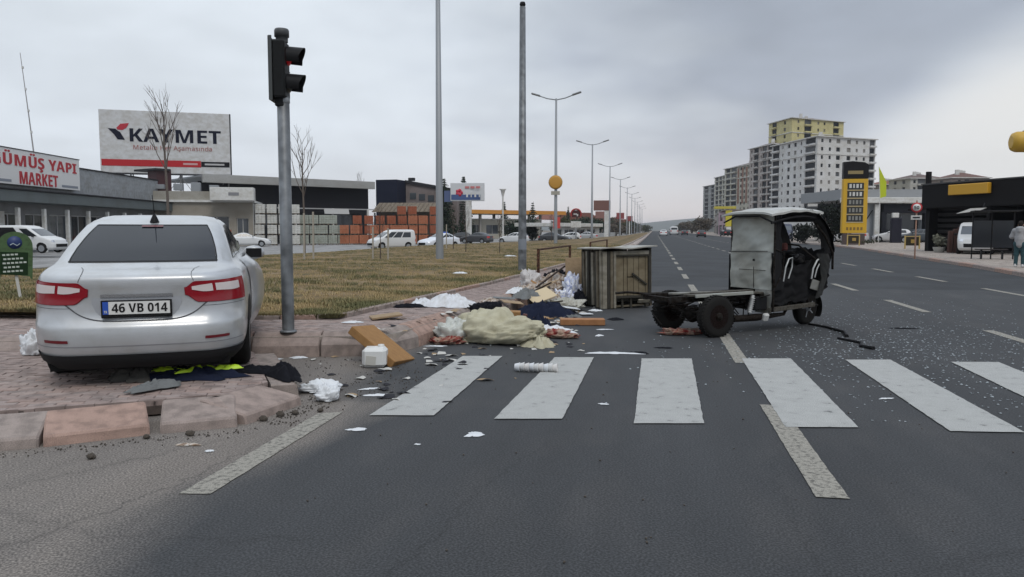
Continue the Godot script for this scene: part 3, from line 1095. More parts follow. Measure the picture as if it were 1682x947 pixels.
# A passing or parked vehicle with the parts one can see from afar.
func car(called: String, label: String, tab: Array, p: Material, at: Vector3, turn: float, category := "car", group := "", extra := {}) -> Node3D:
	var root := thing(called, label, category, at, turn, group)
	var van := tab == VAN
	obj("body", body(tab, 44), p, root)
	var lo: float = 1.1 if van else (1.09 if tab == SALOON else 1.03)
	var hi: float = 1.6 if van else (1.38 if tab == SALOON else 1.36)
	var s := tool()
	patch(s, tab, 0.9, 1.1, lo + 0.02, hi - 0.02, 0.008, 16)
	obj("windscreen", s, M.pane_light, root)
	for sg in [-1.0, 1.0]:
		for k in ([[0.69, 0.755], [0.615, 0.68]] if not van or extra.get("glazed", false) else [[0.69, 0.75]]):
			s = tool()
			patch(s, tab, k[0] * sg, k[1] * sg, lo, hi - 0.01, 0.008, 5, 4)
			obj("window", s, M.pane, root)
		if not van or extra.get("glazed", false):
			s = tool()
			patch(s, tab, 0.53 * sg, 0.605 * sg, lo + 0.01, hi - 0.03, 0.008, 5, 4)
			obj("window", s, M.pane, root)
		s = tool()
		var fh: float = 0.62 if tab == SALOON else (0.72 if van else 0.62)
		patch(s, tab, 0.84 * sg, 0.93 * sg, fh, fh + 0.13, 0.008, 5, 3)
		obj("headlight", s, M.chrome, root)
		s = tool()
		patch(s, tab, 0.24 * sg, 0.42 * sg, 0.72, 0.95, 0.008, 5, 3)
		obj("tail_light", s, M.red, root)
		s = tool()
		box(s, Vector3(sg * (tab[5][1] + 0.1), lo + 0.02, -1.75 if not van else -2.1), Vector3(0.2, 0.13, 0.1), Basis.IDENTITY, 0.03)
		obj("mirror", s, extra.get("mirror", M.black), root)
	if extra.has("dark_side"):
		s = tool()
		patch(s, tab, 0.515, 0.655, 0.55, 1.66, 0.012, 10, 5)
		obj("side_opening", s, M.black, root)
	s = tool()
	patch(s, tab, -0.3, 0.3, lo + 0.02, hi - 0.03, 0.008, 8, 4)
	obj("rear_window", s, M.pane, root)
	s = tool()
	patch(s, tab, 0.93, 1.07, 0.4, 0.6, 0.008, 8, 3)
	obj("grille", s, M.black, root)
	for sg in [-1.0, 1.0]:
		for z in [0.0, -2.6]:
			one("wheel_arch", M.black, root, func(t): arch(t, tab, z, sg, 0.37, 0.33))
	var w: float = tab[3][1] - 0.09
	wheels(root, [Vector3(w, 0.31, 0), Vector3(-w, 0.31, 0), Vector3(w, 0.31, -2.6), Vector3(-w, 0.31, -2.6)], 0.31, 0.2, M.steel_far)
	return root

func build_saloon() -> void:
	var tab := SALOON
	var root := thing("silver_car", "silver four door saloon with its rear to us, run up onto the paved island", "car", V(-4.84, 0.14, 6.70), deg_to_rad(28.5))
	root.rotation.x = deg_to_rad(2.2)
	var silver := paint(0.47, 0.485, 0.505, 0.4)
	M.silver = silver
	obj("body", body(tab, 120), silver, root)
	var s := tool()
	patch(s, tab, -0.315, 0.315, 1.092, 1.388, 0.003, 24, 8)
	var tint := glass(0.014, 0.017, 0.023)
	tint.roughness = 0.03
	tint.metallic_specular = 0.30
	var rear := obj("rear_window", s, tint, root)
	for e in [[-0.327, -0.316, 1.082, 1.395, 0.004], [0.316, 0.327, 1.082, 1.395, 0.004], [-0.327, 0.327, 1.080, 1.091, 0.0045], [-0.327, 0.327, 1.389, 1.399, 0.0045]]:
		one("window_seal", M.black, rear, func(s): patch(s, tab, e[0], e[1], e[2], e[3], e[4], 24, 8))
	s = tool()
	patch(s, tab, -0.06, 0.06, 1.372, 1.387, 0.012, 6, 2)
	obj("brake_light", s, mat(0.10, 0.008, 0.01, 0.3), rear)
	s = tool()
	patch(s, tab, 0.90, 1.10, 1.08, 1.38, 0.004, 16)
	obj("windscreen", s, M.pane_light, root)
	for sg in [-1.0, 1.0]:
		for k in [[0.515, 0.56], [0.567, 0.645], [0.655, 0.75]]:
			s = tool()
			patch(s, tab, k[0] * sg, k[1] * sg, 1.085, 1.385 if k[0] > 0.52 else 1.34, 0.004, 6, 5)
			obj("window", s, M.pane, root)
		# tail light: a red shell with two clear panes in it
		var lo := func(u: float) -> float: return lerpf(0.830, 0.765, smoothstep(0.0, 0.26, u)) - 0.010 * u
		var hi := func(u: float) -> float: return lerpf(0.886, 0.938, smoothstep(0.0, 0.24, u)) + 0.010 * u
		s = tool()
		patch(s, tab, 0.225 * sg, 0.462 * sg, lo, hi, 0.012, 20, 8)
		patch(s, tab, 0.222 * sg, 0.466 * sg, func(u): return lo.call(u) - 0.005, func(u): return hi.call(u) + 0.005, 0.006, 20, 2)
		var rm := mat(0.24, 0.008, 0.016, 0.12)
		var lamp := obj("tail_light", s, rm, root)
		var clear := mat(0.62, 0.56, 0.55, 0.12)
		for k in [[0.258, 0.336], [0.345, 0.430]]:
			s = tool()
			patch(s, tab, k[0] * sg, k[1] * sg, func(u): return 0.858 - 0.014 * u * sin(u * 3.0) + (0.0 if k[0] > 0.3 else 0.012 * (1 - u)), func(u): return 0.922 - (0.022 * (1 - u) if k[0] < 0.3 else 0.0), 0.016, 8, 4)
			obj("clear_lens", s, clear, lamp)
		s = tool()
		patch(s, tab, 0.315 * sg, 0.39 * sg, 0.440, 0.464, 0.006, 8, 2)
		obj("reflector", s, mat(0.13, 0.008, 0.014, 0.3), root)
		s = tool()
		patch(s, tab, 0.84 * sg, 0.93 * sg, 0.66, 0.80, 0.008, 5, 3)
		obj("headlight", s, M.chrome, root)
		# door mirror
		s = tool()
		X = Transform3D(Basis.IDENTITY, Vector3(sg * 0.93, 1.02, -1.70))
		blob(s, Vector3.ZERO, Vector3(0.125, 0.085, 0.06), 3, 0.05, 1.0, 16, 10)
		X = Transform3D.IDENTITY
		var mir := obj("door_mirror", s, silver, root)
		s = tool()
		box(s, Vector3(sg * 0.93, 1.02, -1.638), Vector3(0.18, 0.11, 0.012), Basis.IDENTITY, 0.005)
		bar(s, Vector3(sg * 0.78, 0.99, -1.70), Vector3(sg * 0.88, 1.0, -1.70), 0.05, 0.05)
		obj("mirror_glass", s, M.black, mir)
		for k in [0.60, 0.675]:
			s = tool()
			patch(s, tab, (k - 0.018) * sg, k * sg, 0.93, 0.955, 0.02, 3, 2)
			obj("door_handle", s, silver, root)
	# shut lines of the boot lid, bumper and doors
	var seam := mat(0.06, 0.06, 0.065, 0.6)
	one("shut_line", seam, root, func(s): patch(s, tab, -0.318, 0.318, func(u): return 0.612 + 0.145 * pow(absf(u - 0.5) * 2, 5.0), func(u): return 0.621 + 0.152 * pow(absf(u - 0.5) * 2, 5.0), 0.0035, 48, 1))
	for sg in [-1.0, 1.0]:
		for e in [[0.272, 0.275, 0.95, 1.05], [0.563, 0.566, 0.3, 1.09], [0.649, 0.652, 0.28, 1.09]]:
			one("shut_line", seam, root, func(s): patch(s, tab, e[0] * sg, e[1] * sg, e[2], e[3], 0.0035, 1, 10))
		one("shut_line", seam, root, func(s): patch(s, tab, 0.30 * sg, 0.462 * sg, 0.726, 0.730, 0.0035, 10, 1))
	s = tool()
	patch(s, tab, -0.165, 0.165, 0.825, 0.846, 0.016, 14, 2)
	patch(s, tab, -0.165, 0.165, 0.815, 0.825, 0.010, 14, 1)
	obj("boot_handle_trim", s, mat(0.42, 0.43, 0.45, 0.22, 0.8), root)
	one("plate_recess", mat(0.34, 0.35, 0.37, 0.4, 0.3), root, func(t): patch(t, tab, -0.205, 0.205, func(u): return 0.638 + 0.13 * pow(absf(u - 0.5) * 2, 8.0), 0.815, 0.0035, 24, 4))
	s = tool()
	patch(s, tab, -0.50, 0.50, 0.205, 0.335, 0.012, 140, 4)
	obj("rear_valance", s, mat(0.02, 0.02, 0.021, 0.7), root)
	s = tool()
	patch(s, tab, -0.46, 0.46, 0.402, 0.410, 0.003, 40, 1)
	obj("bumper_crease", s, mat(0.22, 0.22, 0.23, 0.5), root)
	# number plate
	s = tool()
	box(s, Vector3(0, 0.722, 0.976), Vector3(0.555, 0.152, 0.018), Basis.IDENTITY, 0.004)
	var plate := obj("number_plate", s, M.black, root)
	s = tool()
	box(s, Vector3(0.022, 0.732, 0.986), Vector3(0.48, 0.108, 0.006))
	obj("plate_face", s, mat(0.66, 0.66, 0.64, 0.4), plate)
	s = tool()
	box(s, Vector3(-0.241, 0.732, 0.986), Vector3(0.044, 0.108, 0.006))
	obj("plate_band", s, mat(0.02, 0.08, 0.40, 0.4), plate)
	letters("lettering", "46 VB 014", 0.435, 0.078, M.black, plate, Transform3D(Basis.IDENTITY, Vector3(0.024, 0.733, 0.990)), 0.004)
	letters("country_code", "TR", 0.026, 0.022, M.white, plate, Transform3D(Basis.IDENTITY, Vector3(-0.241, 0.70, 0.990)), 0.004)
	# roof aerial
	s = tool()
	X = Transform3D(Basis.IDENTITY, Vector3(0.0, 1.425, -0.36))
	lathe(s, [[0.045, 0.0], [0.034, 0.03], [0.014, 0.075], [0.007, 0.085]], 12)
	tube(s, [Vector3(0, 0.08, 0), Vector3(0, 0.16, 0.03), Vector3(0, 0.27, 0.10)], [0.006, 0.004, 0.003], 6)
	X = Transform3D.IDENTITY
	obj("aerial", s, M.black, root)
	for sg in [-1.0, 1.0]:
		for z in [0.0, -2.7]:
			one("wheel_arch", M.black, root, func(s): arch(s, tab, z, sg, 0.385, 0.32, 0.004))
	# the right front door, sprung open a little
	var dr := one("front_door", silver, root, func(s):
		sheet(s, 14, 14, func(u, v):
			var q := skin(tab, lerpf(0.29, 1.05, v), lerpf(0.572, 0.70, u), 0.006)
			return q + Vector3(0.13 * pow(sin(clampf(u * 1.05, 0, 1) * PI), 0.8) * pow(sin(clampf(0.12 + v * 0.8, 0, 1) * PI), 0.7), 0, 0), 0.0), "right front door and wing, bulging outwards")
	dr.set_meta("part", "door")
	s = tool()
	box(s, Vector3(0, 0.235, -1.3), Vector3(1.45, 0.13, 4.2))
	tube(s, [Vector3(-0.42, 0.20, 0.4), Vector3(-0.42, 0.22, 0.9)], 0.03, 8)
	box(s, Vector3(0.1, 0.24, 0.62), Vector3(0.9, 0.14, 0.42), Basis.IDENTITY, 0.05)
	obj("underbody", s, mat(0.012, 0.012, 0.012, 0.9), root)
	wheels(root, [Vector3(0.79, 0.315, 0), Vector3(-0.79, 0.315, 0), Vector3(0.79, 0.315, -2.7), Vector3(-0.79, 0.315, -2.7)], 0.315, 0.21, mat(0.45, 0.46, 0.48, 0.35, 0.7))

# ================================================================ the wreck
func one(called: String, m: Material, parent: Node, build: Callable, label := "") -> MeshInstance3D:
	var s := tool()
	build.call(s)
	var o := obj(called, s, m, parent)
	if label != "":
		o.set_meta("label", label)
	return o

func build_tricycle() -> void:
	var root := thing("cargo_tricycle", "wrecked three wheeled cargo tricycle, its cab torn open and its load bed gone", "cargo tricycle", V(0.56, 0.0, 11.30), deg_to_rad(-52.3))
	var frame := grain(mat(0.035, 0.033, 0.032, 0.7, 0.3), T.rust, 0.7)
	var sheet_m := over(grain(mat(0.40, 0.42, 0.405, 0.6, 0.1), T.faint, 2.6), T.grime, 4.3)
	var dirty := over(grain(mat(0.26, 0.265, 0.255, 0.7, 0.1), T.grime, 1.5), T.faint, 1.3)
	var greasy := grain(mat(0.02, 0.019, 0.018, 0.55, 0.2), T.rust, 0.4)
	var deck_m := over(grain(mat(0.10, 0.095, 0.085, 0.85), T.wood, 0.6), T.grime, 1.5)
	var rim_m := grain(mat(0.022, 0.014, 0.013, 0.7, 0.3), T.rust, 0.3)
	var shell0 := grain(mat(0.022, 0.023, 0.024, 0.6), T.grime, 0.6)
	# running gear
	var sh := wheel_shape(0.295, 0.15, 0.52)
	for s in sh:
		s.generate_normals()
		s.index()
	var tyre: ArrayMesh = sh[0].commit()
	var disc: ArrayMesh = sh[1].commit()
	for k in [[Vector3(0.5, 0.293, 0.0), 0.0], [Vector3(-0.5, 0.293, 0.0), PI]]:
		var w := put("rear_wheel", tyre, M.rubber, root, Transform3D(Basis(Vector3.UP, k[1]), k[0]))
		put("rim", disc, rim_m, w)
		one("hub", frame, w, func(s): lathe(s, [[0.06, 0.0], [0.06, 0.07], [0.045, 0.085], [0.0, 0.09]], 14, Basis(Vector3.BACK, Vector3.RIGHT, Vector3.UP)))
		var treads := tool()
		for i in 36:
			X = Transform3D(Basis(Vector3.RIGHT, TAU * i / 36.0), Vector3.ZERO)
			box(treads, Vector3(0.032, 0.293, 0), Vector3(0.05, 0.012, 0.026), Basis(Vector3.UP, 0.4))
			box(treads, Vector3(-0.032, 0.293, 0.02), Vector3(0.05, 0.012, 0.026), Basis(Vector3.UP, -0.4))
		X = Transform3D.IDENTITY
		stuff(obj("tread", treads, M.rubber, w))
	one("rear_axle", greasy, root, func(s):
		tube(s, [Vector3(-0.46, 0.29, 0), Vector3(0.46, 0.29, 0)], 0.042, 12)
		lathe(s, [[0.02, -0.13], [0.09, -0.11], [0.135, 0.0], [0.09, 0.11], [0.02, 0.13]], 16, Basis(Vector3.BACK, Vector3.RIGHT, Vector3.UP), Vector3(0.02, 0.29, 0))
		tube(s, [Vector3(0.02, 0.30, -0.1), Vector3(0.0, 0.40, -1.1)], 0.03, 8))
	for sg in [-1.0, 1.0]:
		one("leaf_spring", frame, root, func(s):
			for q in 4:
				var l := 0.46 - 0.09 * q
				var pts := []
				for i in 9:
					var u := -1.0 + 2.0 * i / 8.0
					pts.append(Vector3(sg * 0.34, 0.335 + 0.016 * (3 - q) * 0 + 0.10 * u * u * l / 0.46 + 0.013 * (3 - q), u * l))
				for i in 8:
					bar(s, pts[i], pts[i + 1], 0.055, 0.011))
		one("frame_rail", frame, root, func(s): box(s, Vector3(sg * 0.30, 0.535, -0.22), Vector3(0.055, 0.085, 1.72), Basis.IDENTITY, 0.006))
		one("shock_absorber", mat(0.45, 0.45, 0.44, 0.4, 0.4), root, func(s):
			tube(s, [Vector3(sg * 0.40, 0.30, -0.72), Vector3(sg * 0.38, 0.55, -0.80)], 0.032, 10)
			for q in 7:
				lathe(s, [[0.03, 0.0], [0.045, 0.008], [0.03, 0.016]], 12, Basis.IDENTITY, Vector3(sg * 0.395, 0.33 + q * 0.028, -0.735 - 0.008 * q)))
	for z in [0.58, 0.22, -0.28, -0.78, -1.04]:
		one("cross_member", frame, root, func(s): box(s, Vector3(0, 0.53, z), Vector3(0.545, 0.06, 0.05), Basis.IDENTITY, 0.005))
	# what is left of the load deck: pale boards on the rails
	for k in [[-0.05, 0.10, 0.34, -0.008], [0.15, 0.14, 0.10, 0.006], [0.33, 0.15, 0.36, -0.004]]:
		one("deck_board", [dirty, deck_m][int(absf(k[0]) * 10) % 2], root, func(s): box(s, Vector3(k[0], 0.588 + k[3], -0.28 + (k[2] - 0.4) / 2), Vector3(k[1], 0.026, 1.0 + k[2]), Basis(Vector3.RIGHT, k[3]), 0.004))
	one("deck_side_rail", sheet_m, root, func(s):
		box(s, Vector3(0.432, 0.587, -0.22), Vector3(0.035, 0.045, 1.06), Basis(Vector3.RIGHT, 0.012), 0.005))
	one("bent_deck_bar", frame, root, func(s): tube(s, [Vector3(-0.30, 0.56, 0.30), Vector3(-0.34, 0.575, 0.62), Vector3(-0.40, 0.60, 0.86), Vector3(-0.47, 0.585, 1.02)], 0.018, 8))
	# cab: rear wall of two dented sheets, roof, floor
	var dented := func(x0: float, x1: float, y0: float, y1: float, z: float, sd: int) -> Callable:
		return func(s):
			nz.seed = sd
			nz.frequency = 1.0
			sheet(s, 20, 20, func(u, v):
				var x := lerpf(x0, x1, u)
				var y := lerpf(y0, y1, v)
				return Vector3(x, y, z + 0.028 * nz.get_noise_2d(x * 2.6, y * 2.6) + 0.006 * nz.get_noise_2d(x * 9, y * 9)), 0.0)
			sheet(s, 20, 20, func(u, v):
				var x := lerpf(x1, x0, u)
				var y := lerpf(y0, y1, v)
				return Vector3(x, y, z - 0.012 + 0.028 * nz.get_noise_2d(x * 2.6, y * 2.6)), 0.0)
	one("cab_rear_panel", sheet_m, root, dented.call(-0.40, 0.452, 1.165, 1.745, -1.115, 3), "upper pale grey sheet of the cab's rear wall")
	var low := one("cab_rear_panel", sheet_m, root, dented.call(-0.40, 0.43, 0.615, 1.162, -1.10, 8), "lower pale grey sheet of the cab's rear wall, dented")
	one("panel_seam", frame, low, func(s):
		bar(s, Vector3(-0.42, 1.166, -1.085), Vector3(0.36, 1.185, -1.085), 0.012, 0.010)
		bar(s, Vector3(0.10, 0.63, -1.088), Vector3(0.10, 0.95, -1.082), 0.007, 0.006)
		bar(s, Vector3(-0.2, 0.90, -1.078), Vector3(0.34, 0.90, -1.078), 0.005, 0.007))
	one("panel_handle", M.black, low, func(s): box(s, Vector3(0.11, 1.05, -1.07), Vector3(0.03, 0.035, 0.03), Basis.IDENTITY, 0.006))
	one("cab_lower_panel", dirty, root, dented.call(0.13, 0.45, 0.27, 0.612, -1.09, 12))
	one("cab_corner_post", frame, root, func(s):
		tube(s, [Vector3(0.462, 0.30, -1.125), Vector3(0.462, 1.76, -1.125)], 0.016, 8)
		tube(s, [Vector3(0.462, 0.62, -1.125), Vector3(0.455, 0.85, -1.30), Vector3(0.45, 1.16, -1.33), Vector3(0.455, 1.22, -1.14)], 0.012, 8))
	one("cab_corner_post", frame, root, func(s): tube(s, [Vector3(-0.41, 0.30, -1.125), Vector3(-0.41, 1.70, -1.125)], 0.016, 8))
	var roof := one("cab_roof", over(grain(mat(0.50, 0.51, 0.50, 0.5), T.faint, 0.8), T.faint, 2.0), root, func(s):
		var f := func(dy: float, k: float) -> Callable:
			return func(u, v):
				var x = (u - 0.5) * 1.04 * k
				var z = -1.0 - 1.06 * v
				return Vector3(x + 0.01 * sin(v * 17.0), 1.765 + 0.075 * sin(minf(v * 1.25, 1.0) * PI * 0.62) - 0.045 * pow(absf(u - 0.5) * 2, 4.0) + dy - 0.03 * pow(v, 6.0) + 0.006 * sin(v * 21), z)
		sheet(s, 22, 18, f.call(0.0, 1.0), 0.03))
	one("roof_edge", M.black, roof, func(s):
		var pts := []
		for i in 13:
			var v := i / 12.0
			pts.append(Vector3(0.49, 1.595 + 0.10 * sin(minf(v * 1.25, 1.0) * PI * 0.62) - 0.03 * pow(v, 6.0), -1.02 - 1.03 * v))
		tube(s, pts, 0.017, 8)
		tube(s, [Vector3(-0.49, 1.61, -1.03), Vector3(-0.25, 1.70, -1.03), Vector3(0.25, 1.70, -1.03), Vector3(0.49, 1.61, -1.03)], 0.014, 8))
	one("cab_side_skin", shell0, root, func(s):
		for e in [-0.455, -0.462]:
			var pts := [Vector3(e, 0.36, -1.12), Vector3(e, 1.12, -1.12), Vector3(e, 1.02, -1.6), Vector3(e, 1.08, -2.15), Vector3(e, 0.9, -2.32), Vector3(e, 0.48, -2.2), Vector3(e, 0.36, -1.95)]
			face(s, pts, Vector3.RIGHT if e > -0.46 else Vector3.LEFT))
	one("dashboard", shell0, root, func(s):
		box(s, Vector3(-0.02, 0.86, -2.17), Vector3(0.82, 0.34, 0.12), Basis(Vector3.RIGHT, 0.2), 0.04)
		box(s, Vector3(-0.05, 0.52, -2.05), Vector3(0.6, 0.36, 0.10), Basis(Vector3.RIGHT, -0.35), 0.03))
	one("cab_floor", greasy, root, func(s): box(s, Vector3(0, 0.335, -1.62), Vector3(0.84, 0.03, 1.0), Basis(Vector3.RIGHT, 0.03), 0.006))
	one("floor_sill", deck_m, root, func(s): box(s, Vector3(0.43, 0.345, -1.55), Vector3(0.025, 0.07, 0.95), Basis(Vector3.RIGHT, 0.05), 0.006))
	one("engine", greasy, root, func(s):
		box(s, Vector3(0.0, 0.50, -1.38), Vector3(0.56, 0.30, 0.40), Basis.IDENTITY, 0.05)
		lathe(s, [[0.02, -0.2], [0.13, -0.19], [0.15, 0.0], [0.13, 0.19], [0.02, 0.2]], 18, Basis(Vector3.BACK, Vector3.RIGHT, Vector3.UP), Vector3(0.1, 0.40, -1.32))
		for q in 6:
			box(s, Vector3(0.0, 0.50 + q * 0.03, -1.66), Vector3(0.22, 0.012, 0.2)))
	one("exhaust_pipe", grain(mat(0.03, 0.025, 0.022, 0.7, 0.3), T.rust, 0.3), root, func(s):
		tube(s, [Vector3(0.25, 0.42, -1.7), Vector3(0.36, 0.24, -1.45), Vector3(0.36, 0.22, -0.9), Vector3(0.36, 0.22, -0.45)], [0.024, 0.024, 0.055, 0.05], 12))
	one("battery_box", M.black, root, func(s): box(s, Vector3(0.33, 0.43, -0.92), Vector3(0.2, 0.20, 0.26), Basis(Vector3.UP, 0.1), 0.015))
	one("fuel_can", mat(0.5, 0.5, 0.48, 0.5), root, func(s): box(s, Vector3(0.42, 0.22, -1.02), Vector3(0.07, 0.12, 0.10), Basis(Vector3.FORWARD, 0.3), 0.02))
	one("seat", grain(mat(0.018, 0.017, 0.017, 0.6), T.speck, 0.2), root, func(s):
		box(s, Vector3(0, 0.72, -1.34), Vector3(0.76, 0.12, 0.38), Basis(Vector3.RIGHT, 0.05), 0.045)
		box(s, Vector3(0, 0.98, -1.17), Vector3(0.74, 0.36, 0.07), Basis(Vector3.RIGHT, -0.1), 0.03))
	# front fork, wheel and mudguard
	var fw := put("front_wheel", tyre, M.rubber, root, Transform3D(Basis(Vector3.UP, 0.16) * Basis.from_scale(Vector3(0.85, 0.93, 0.93)), Vector3(0, 0.272, -2.29)))
	put("rim", disc, frame, fw)
	one("hub", M.steel_far, fw, func(s):
		lathe(s, [[0.035, -0.1], [0.06, -0.04], [0.06, 0.09], [0.02, 0.12]], 14, Basis(Vector3.BACK, Vector3.RIGHT, Vector3.UP))
		for q in 5:
			bar(s, Vector3(0.055, 0, 0), Vector3(0.055, sin(TAU * q / 5) * 0.17, cos(TAU * q / 5) * 0.17), 0.02, 0.035, Vector3.RIGHT))
	one("fork", frame, root, func(s):
		for sg in [-1.0, 1.0]:
			tube(s, [Vector3(sg * 0.10, 0.27, -2.29), Vector3(sg * 0.10, 0.62, -2.13), Vector3(sg * 0.08, 0.72, -2.08)], [0.022, 0.028, 0.028], 10)
		box(s, Vector3(0, 0.72, -2.08), Vector3(0.26, 0.05, 0.09), Basis.IDENTITY, 0.01)
		tube(s, [Vector3(0, 0.70, -2.09), Vector3(0, 1.10, -1.88)], 0.03, 10))
	one("mudguard", greasy, root, func(s):
		sheet(s, 6, 14, func(u, v):
			var a := lerpf(-0.5, 2.3, v)
			var r := 0.335 - 0.05 * pow(absf(u - 0.5) * 2, 2.5)
			return Vector3((u - 0.5) * 0.2, 0.272 + sin(a) * r, -2.29 + cos(a) * r * -1.0), 0.004))
	one("handlebar", M.black, root, func(s):
		tube(s, [Vector3(-0.40, 1.10, -1.66), Vector3(-0.30, 1.12, -1.78), Vector3(0.0, 1.11, -1.88), Vector3(0.30, 1.12, -1.78), Vector3(0.40, 1.10, -1.66)], 0.013, 8)
		tube(s, [Vector3(0.40, 1.10, -1.66), Vector3(0.43, 1.09, -1.56)], 0.02, 8)
		tube(s, [Vector3(-0.40, 1.10, -1.66), Vector3(-0.43, 1.09, -1.56)], 0.02, 8)
		box(s, Vector3(0.02, 1.13, -1.9), Vector3(0.22, 0.10, 0.09), Basis(Vector3.RIGHT, 0.4), 0.02)
		blob(s, Vector3(0.10, 1.02, -1.98), Vector3(0.14, 0.11, 0.10), 5, 0.5, 2.0)
		blob(s, Vector3(-0.14, 0.95, -2.0), Vector3(0.15, 0.13, 0.09), 6, 0.5, 2.2))
	var pale := mat(0.42, 0.43, 0.42, 0.4, 0.3)
	one("guard_hoop", pale, root, func(s): tube(s, [Vector3(0.46, 0.74, -1.32), Vector3(0.47, 0.95, -1.35), Vector3(0.46, 1.07, -1.42), Vector3(0.45, 1.09, -1.50), Vector3(0.45, 0.95, -1.50), Vector3(0.46, 0.78, -1.42)], 0.011, 8))
	one("guard_hoop", pale, root, func(s):
		tube(s, [Vector3(0.46, 0.76, -1.90), Vector3(0.47, 0.92, -1.92), Vector3(0.47, 1.04, -2.0), Vector3(0.46, 1.08, -2.10)], 0.014, 8)
		tube(s, [Vector3(0.46, 0.78, -1.97), Vector3(0.47, 0.91, -2.0), Vector3(0.46, 1.01, -2.08)], 0.010, 8))
	# torn front: windscreen frame, bulging shell, bent leg shield
	var shell := grain(mat(0.035, 0.036, 0.038, 0.55), T.grime, 0.6)
	var scr := func(x: float, y: float) -> Vector3:       # the curved plane of the windscreen and nose
		var t := clampf((y - 0.5) / 1.3, 0.0, 1.0)
		var s := 2.24 + 0.20 * sin(clampf(t * 1.05, 0, 1) * PI * 0.72) - 0.42 * pow(t, 5.0)
		return Vector3(x, y, -s + 0.16 * pow(absf(x) / 0.5, 2.5))
	one("torn_skin", mat(0.014, 0.014, 0.015, 0.8), root, func(s):
		nz.seed = 25
		nz.frequency = 1.0
		sheet(s, 8, 14, func(u, v): return Vector3(0.45 + 0.02 * nz.get_noise_2d(u * 4, v * 6), lerpf(0.62, 1.72, v), -1.13 - (0.13 + 0.07 * nz.get_noise_2d(v * 9, 2) + 0.10 * pow(1 - v, 2.0)) * u), 0.01), "dark torn strip along the cab's rear corner")
	one("hanging_flap", mat(0.014, 0.014, 0.015, 0.8), root, func(s):
		nz.seed = 26
		nz.frequency = 1.0
		sheet(s, 10, 12, func(u, v): return scr.call(lerpf(0.20 + 0.10 * nz.get_noise_2d(v * 8, 4), 0.56 + 0.05 * nz.get_noise_2d(v * 7, 9), u), lerpf(1.16, 1.72, v) + 0.05 * nz.get_noise_2d(u * 7, 1)) + Vector3(0, 0, -0.06 + 0.05 * nz.get_noise_2d(u * 5, v * 5)), 0.01), "dark flap of torn skin hanging at the front of the cab")
	one("loose_seat_back", mat(0.12, 0.035, 0.03, 0.8), root, func(s): box(s, Vector3(-0.1, 1.22, -1.75), Vector3(0.42, 0.12, 0.07), Basis(Vector3.BACK, 0.1), 0.02))
	one("bent_tube", frame, root, func(s):
		tube(s, [Vector3(-0.3, 1.12, -1.5), Vector3(-0.1, 1.3, -1.7), Vector3(0.2, 1.26, -1.9), Vector3(0.4, 1.05, -2.05)], 0.014, 8)
		tube(s, [Vector3(0.44, 1.62, -1.95), Vector3(0.50, 1.40, -2.12), Vector3(0.53, 1.15, -2.26), Vector3(0.5, 0.9, -2.30)], 0.018, 8))
	one("windscreen_frame", shell, root, func(s):
		for k in [[0.22, 0.52, 1.0, 1.80], [-0.50, -0.36, 1.0, 1.80], [-0.37, 0.28, 1.62, 1.80]]:
			sheet(s, 6, 14, func(u, v):
				var y := lerpf(k[2], k[3], v)
				var inner := 0.0
				if k[0] > 0 and u < 0.5:
					inner = 0.10 * pow(sin(v * PI), 0.6)
				return scr.call(lerpf(k[0], k[1], u) + inner * (1 - 2 * u), y) + Vector3(0, 0, 0.02 * sin(v * 9 + u * 3)), 0.0)
			sheet(s, 6, 14, func(u, v): return scr.call(lerpf(k[1], k[0], u), lerpf(k[2], k[3], v)) + Vector3(0, 0, 0.03), 0.0))
	one("front_shell", shell, root, func(s):
		sheet(s, 20, 14, func(u, v): return scr.call(lerpf(-0.5, 0.5, u), lerpf(0.52 + 0.12 * pow(absf(u - 0.5) * 2, 2.0), 1.02, v)), 0.0)
		sheet(s, 20, 14, func(u, v): return scr.call(lerpf(0.5, -0.5, u), lerpf(0.52 + 0.12 * pow(absf(u - 0.5) * 2, 2.0), 1.02, v)) + Vector3(0, 0, 0.02), 0.0))
	one("torn_side_skin", grain(mat(0.035, 0.036, 0.036, 0.7), T.faint, 0.5), root, func(s):
		var f := func(out: float, flip: bool) -> Callable:
			return func(u, v):
				var uu: float = 1 - u if flip else u
				var y := lerpf(0.46, 1.14, v)
				var z0 := -1.98 - 0.10 * sin(v * 3.0)
				var z1 := scr.call(0.5, y).z as float - 0.03
				nz.seed = 6
				return Vector3(0.47 + out + 0.05 * sin(uu * PI) + 0.03 * nz.get_noise_2d(uu * 4, v * 4), y + 0.10 * uu * (1 - v), lerpf(z0, z1, uu))
		sheet(s, 10, 16, f.call(0.0, false), 0.0)
		sheet(s, 10, 16, f.call(0.012, true), 0.0))
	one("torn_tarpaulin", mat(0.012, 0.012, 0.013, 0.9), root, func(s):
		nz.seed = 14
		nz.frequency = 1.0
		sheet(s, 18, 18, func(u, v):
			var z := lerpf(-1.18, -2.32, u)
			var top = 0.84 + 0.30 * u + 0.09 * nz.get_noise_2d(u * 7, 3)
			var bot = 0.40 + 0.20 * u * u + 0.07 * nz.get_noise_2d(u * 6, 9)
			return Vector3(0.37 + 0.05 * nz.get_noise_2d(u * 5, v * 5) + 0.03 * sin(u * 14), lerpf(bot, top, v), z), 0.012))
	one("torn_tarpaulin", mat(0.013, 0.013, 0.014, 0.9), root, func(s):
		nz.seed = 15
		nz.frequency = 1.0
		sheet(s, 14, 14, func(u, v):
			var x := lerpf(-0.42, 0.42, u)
			return Vector3(x, lerpf(0.62, 1.20 + 0.08 * nz.get_noise_2d(u * 6, 1), v), -1.95 - 0.25 * v + 0.08 * nz.get_noise_2d(u * 5, v * 5)), 0.012))
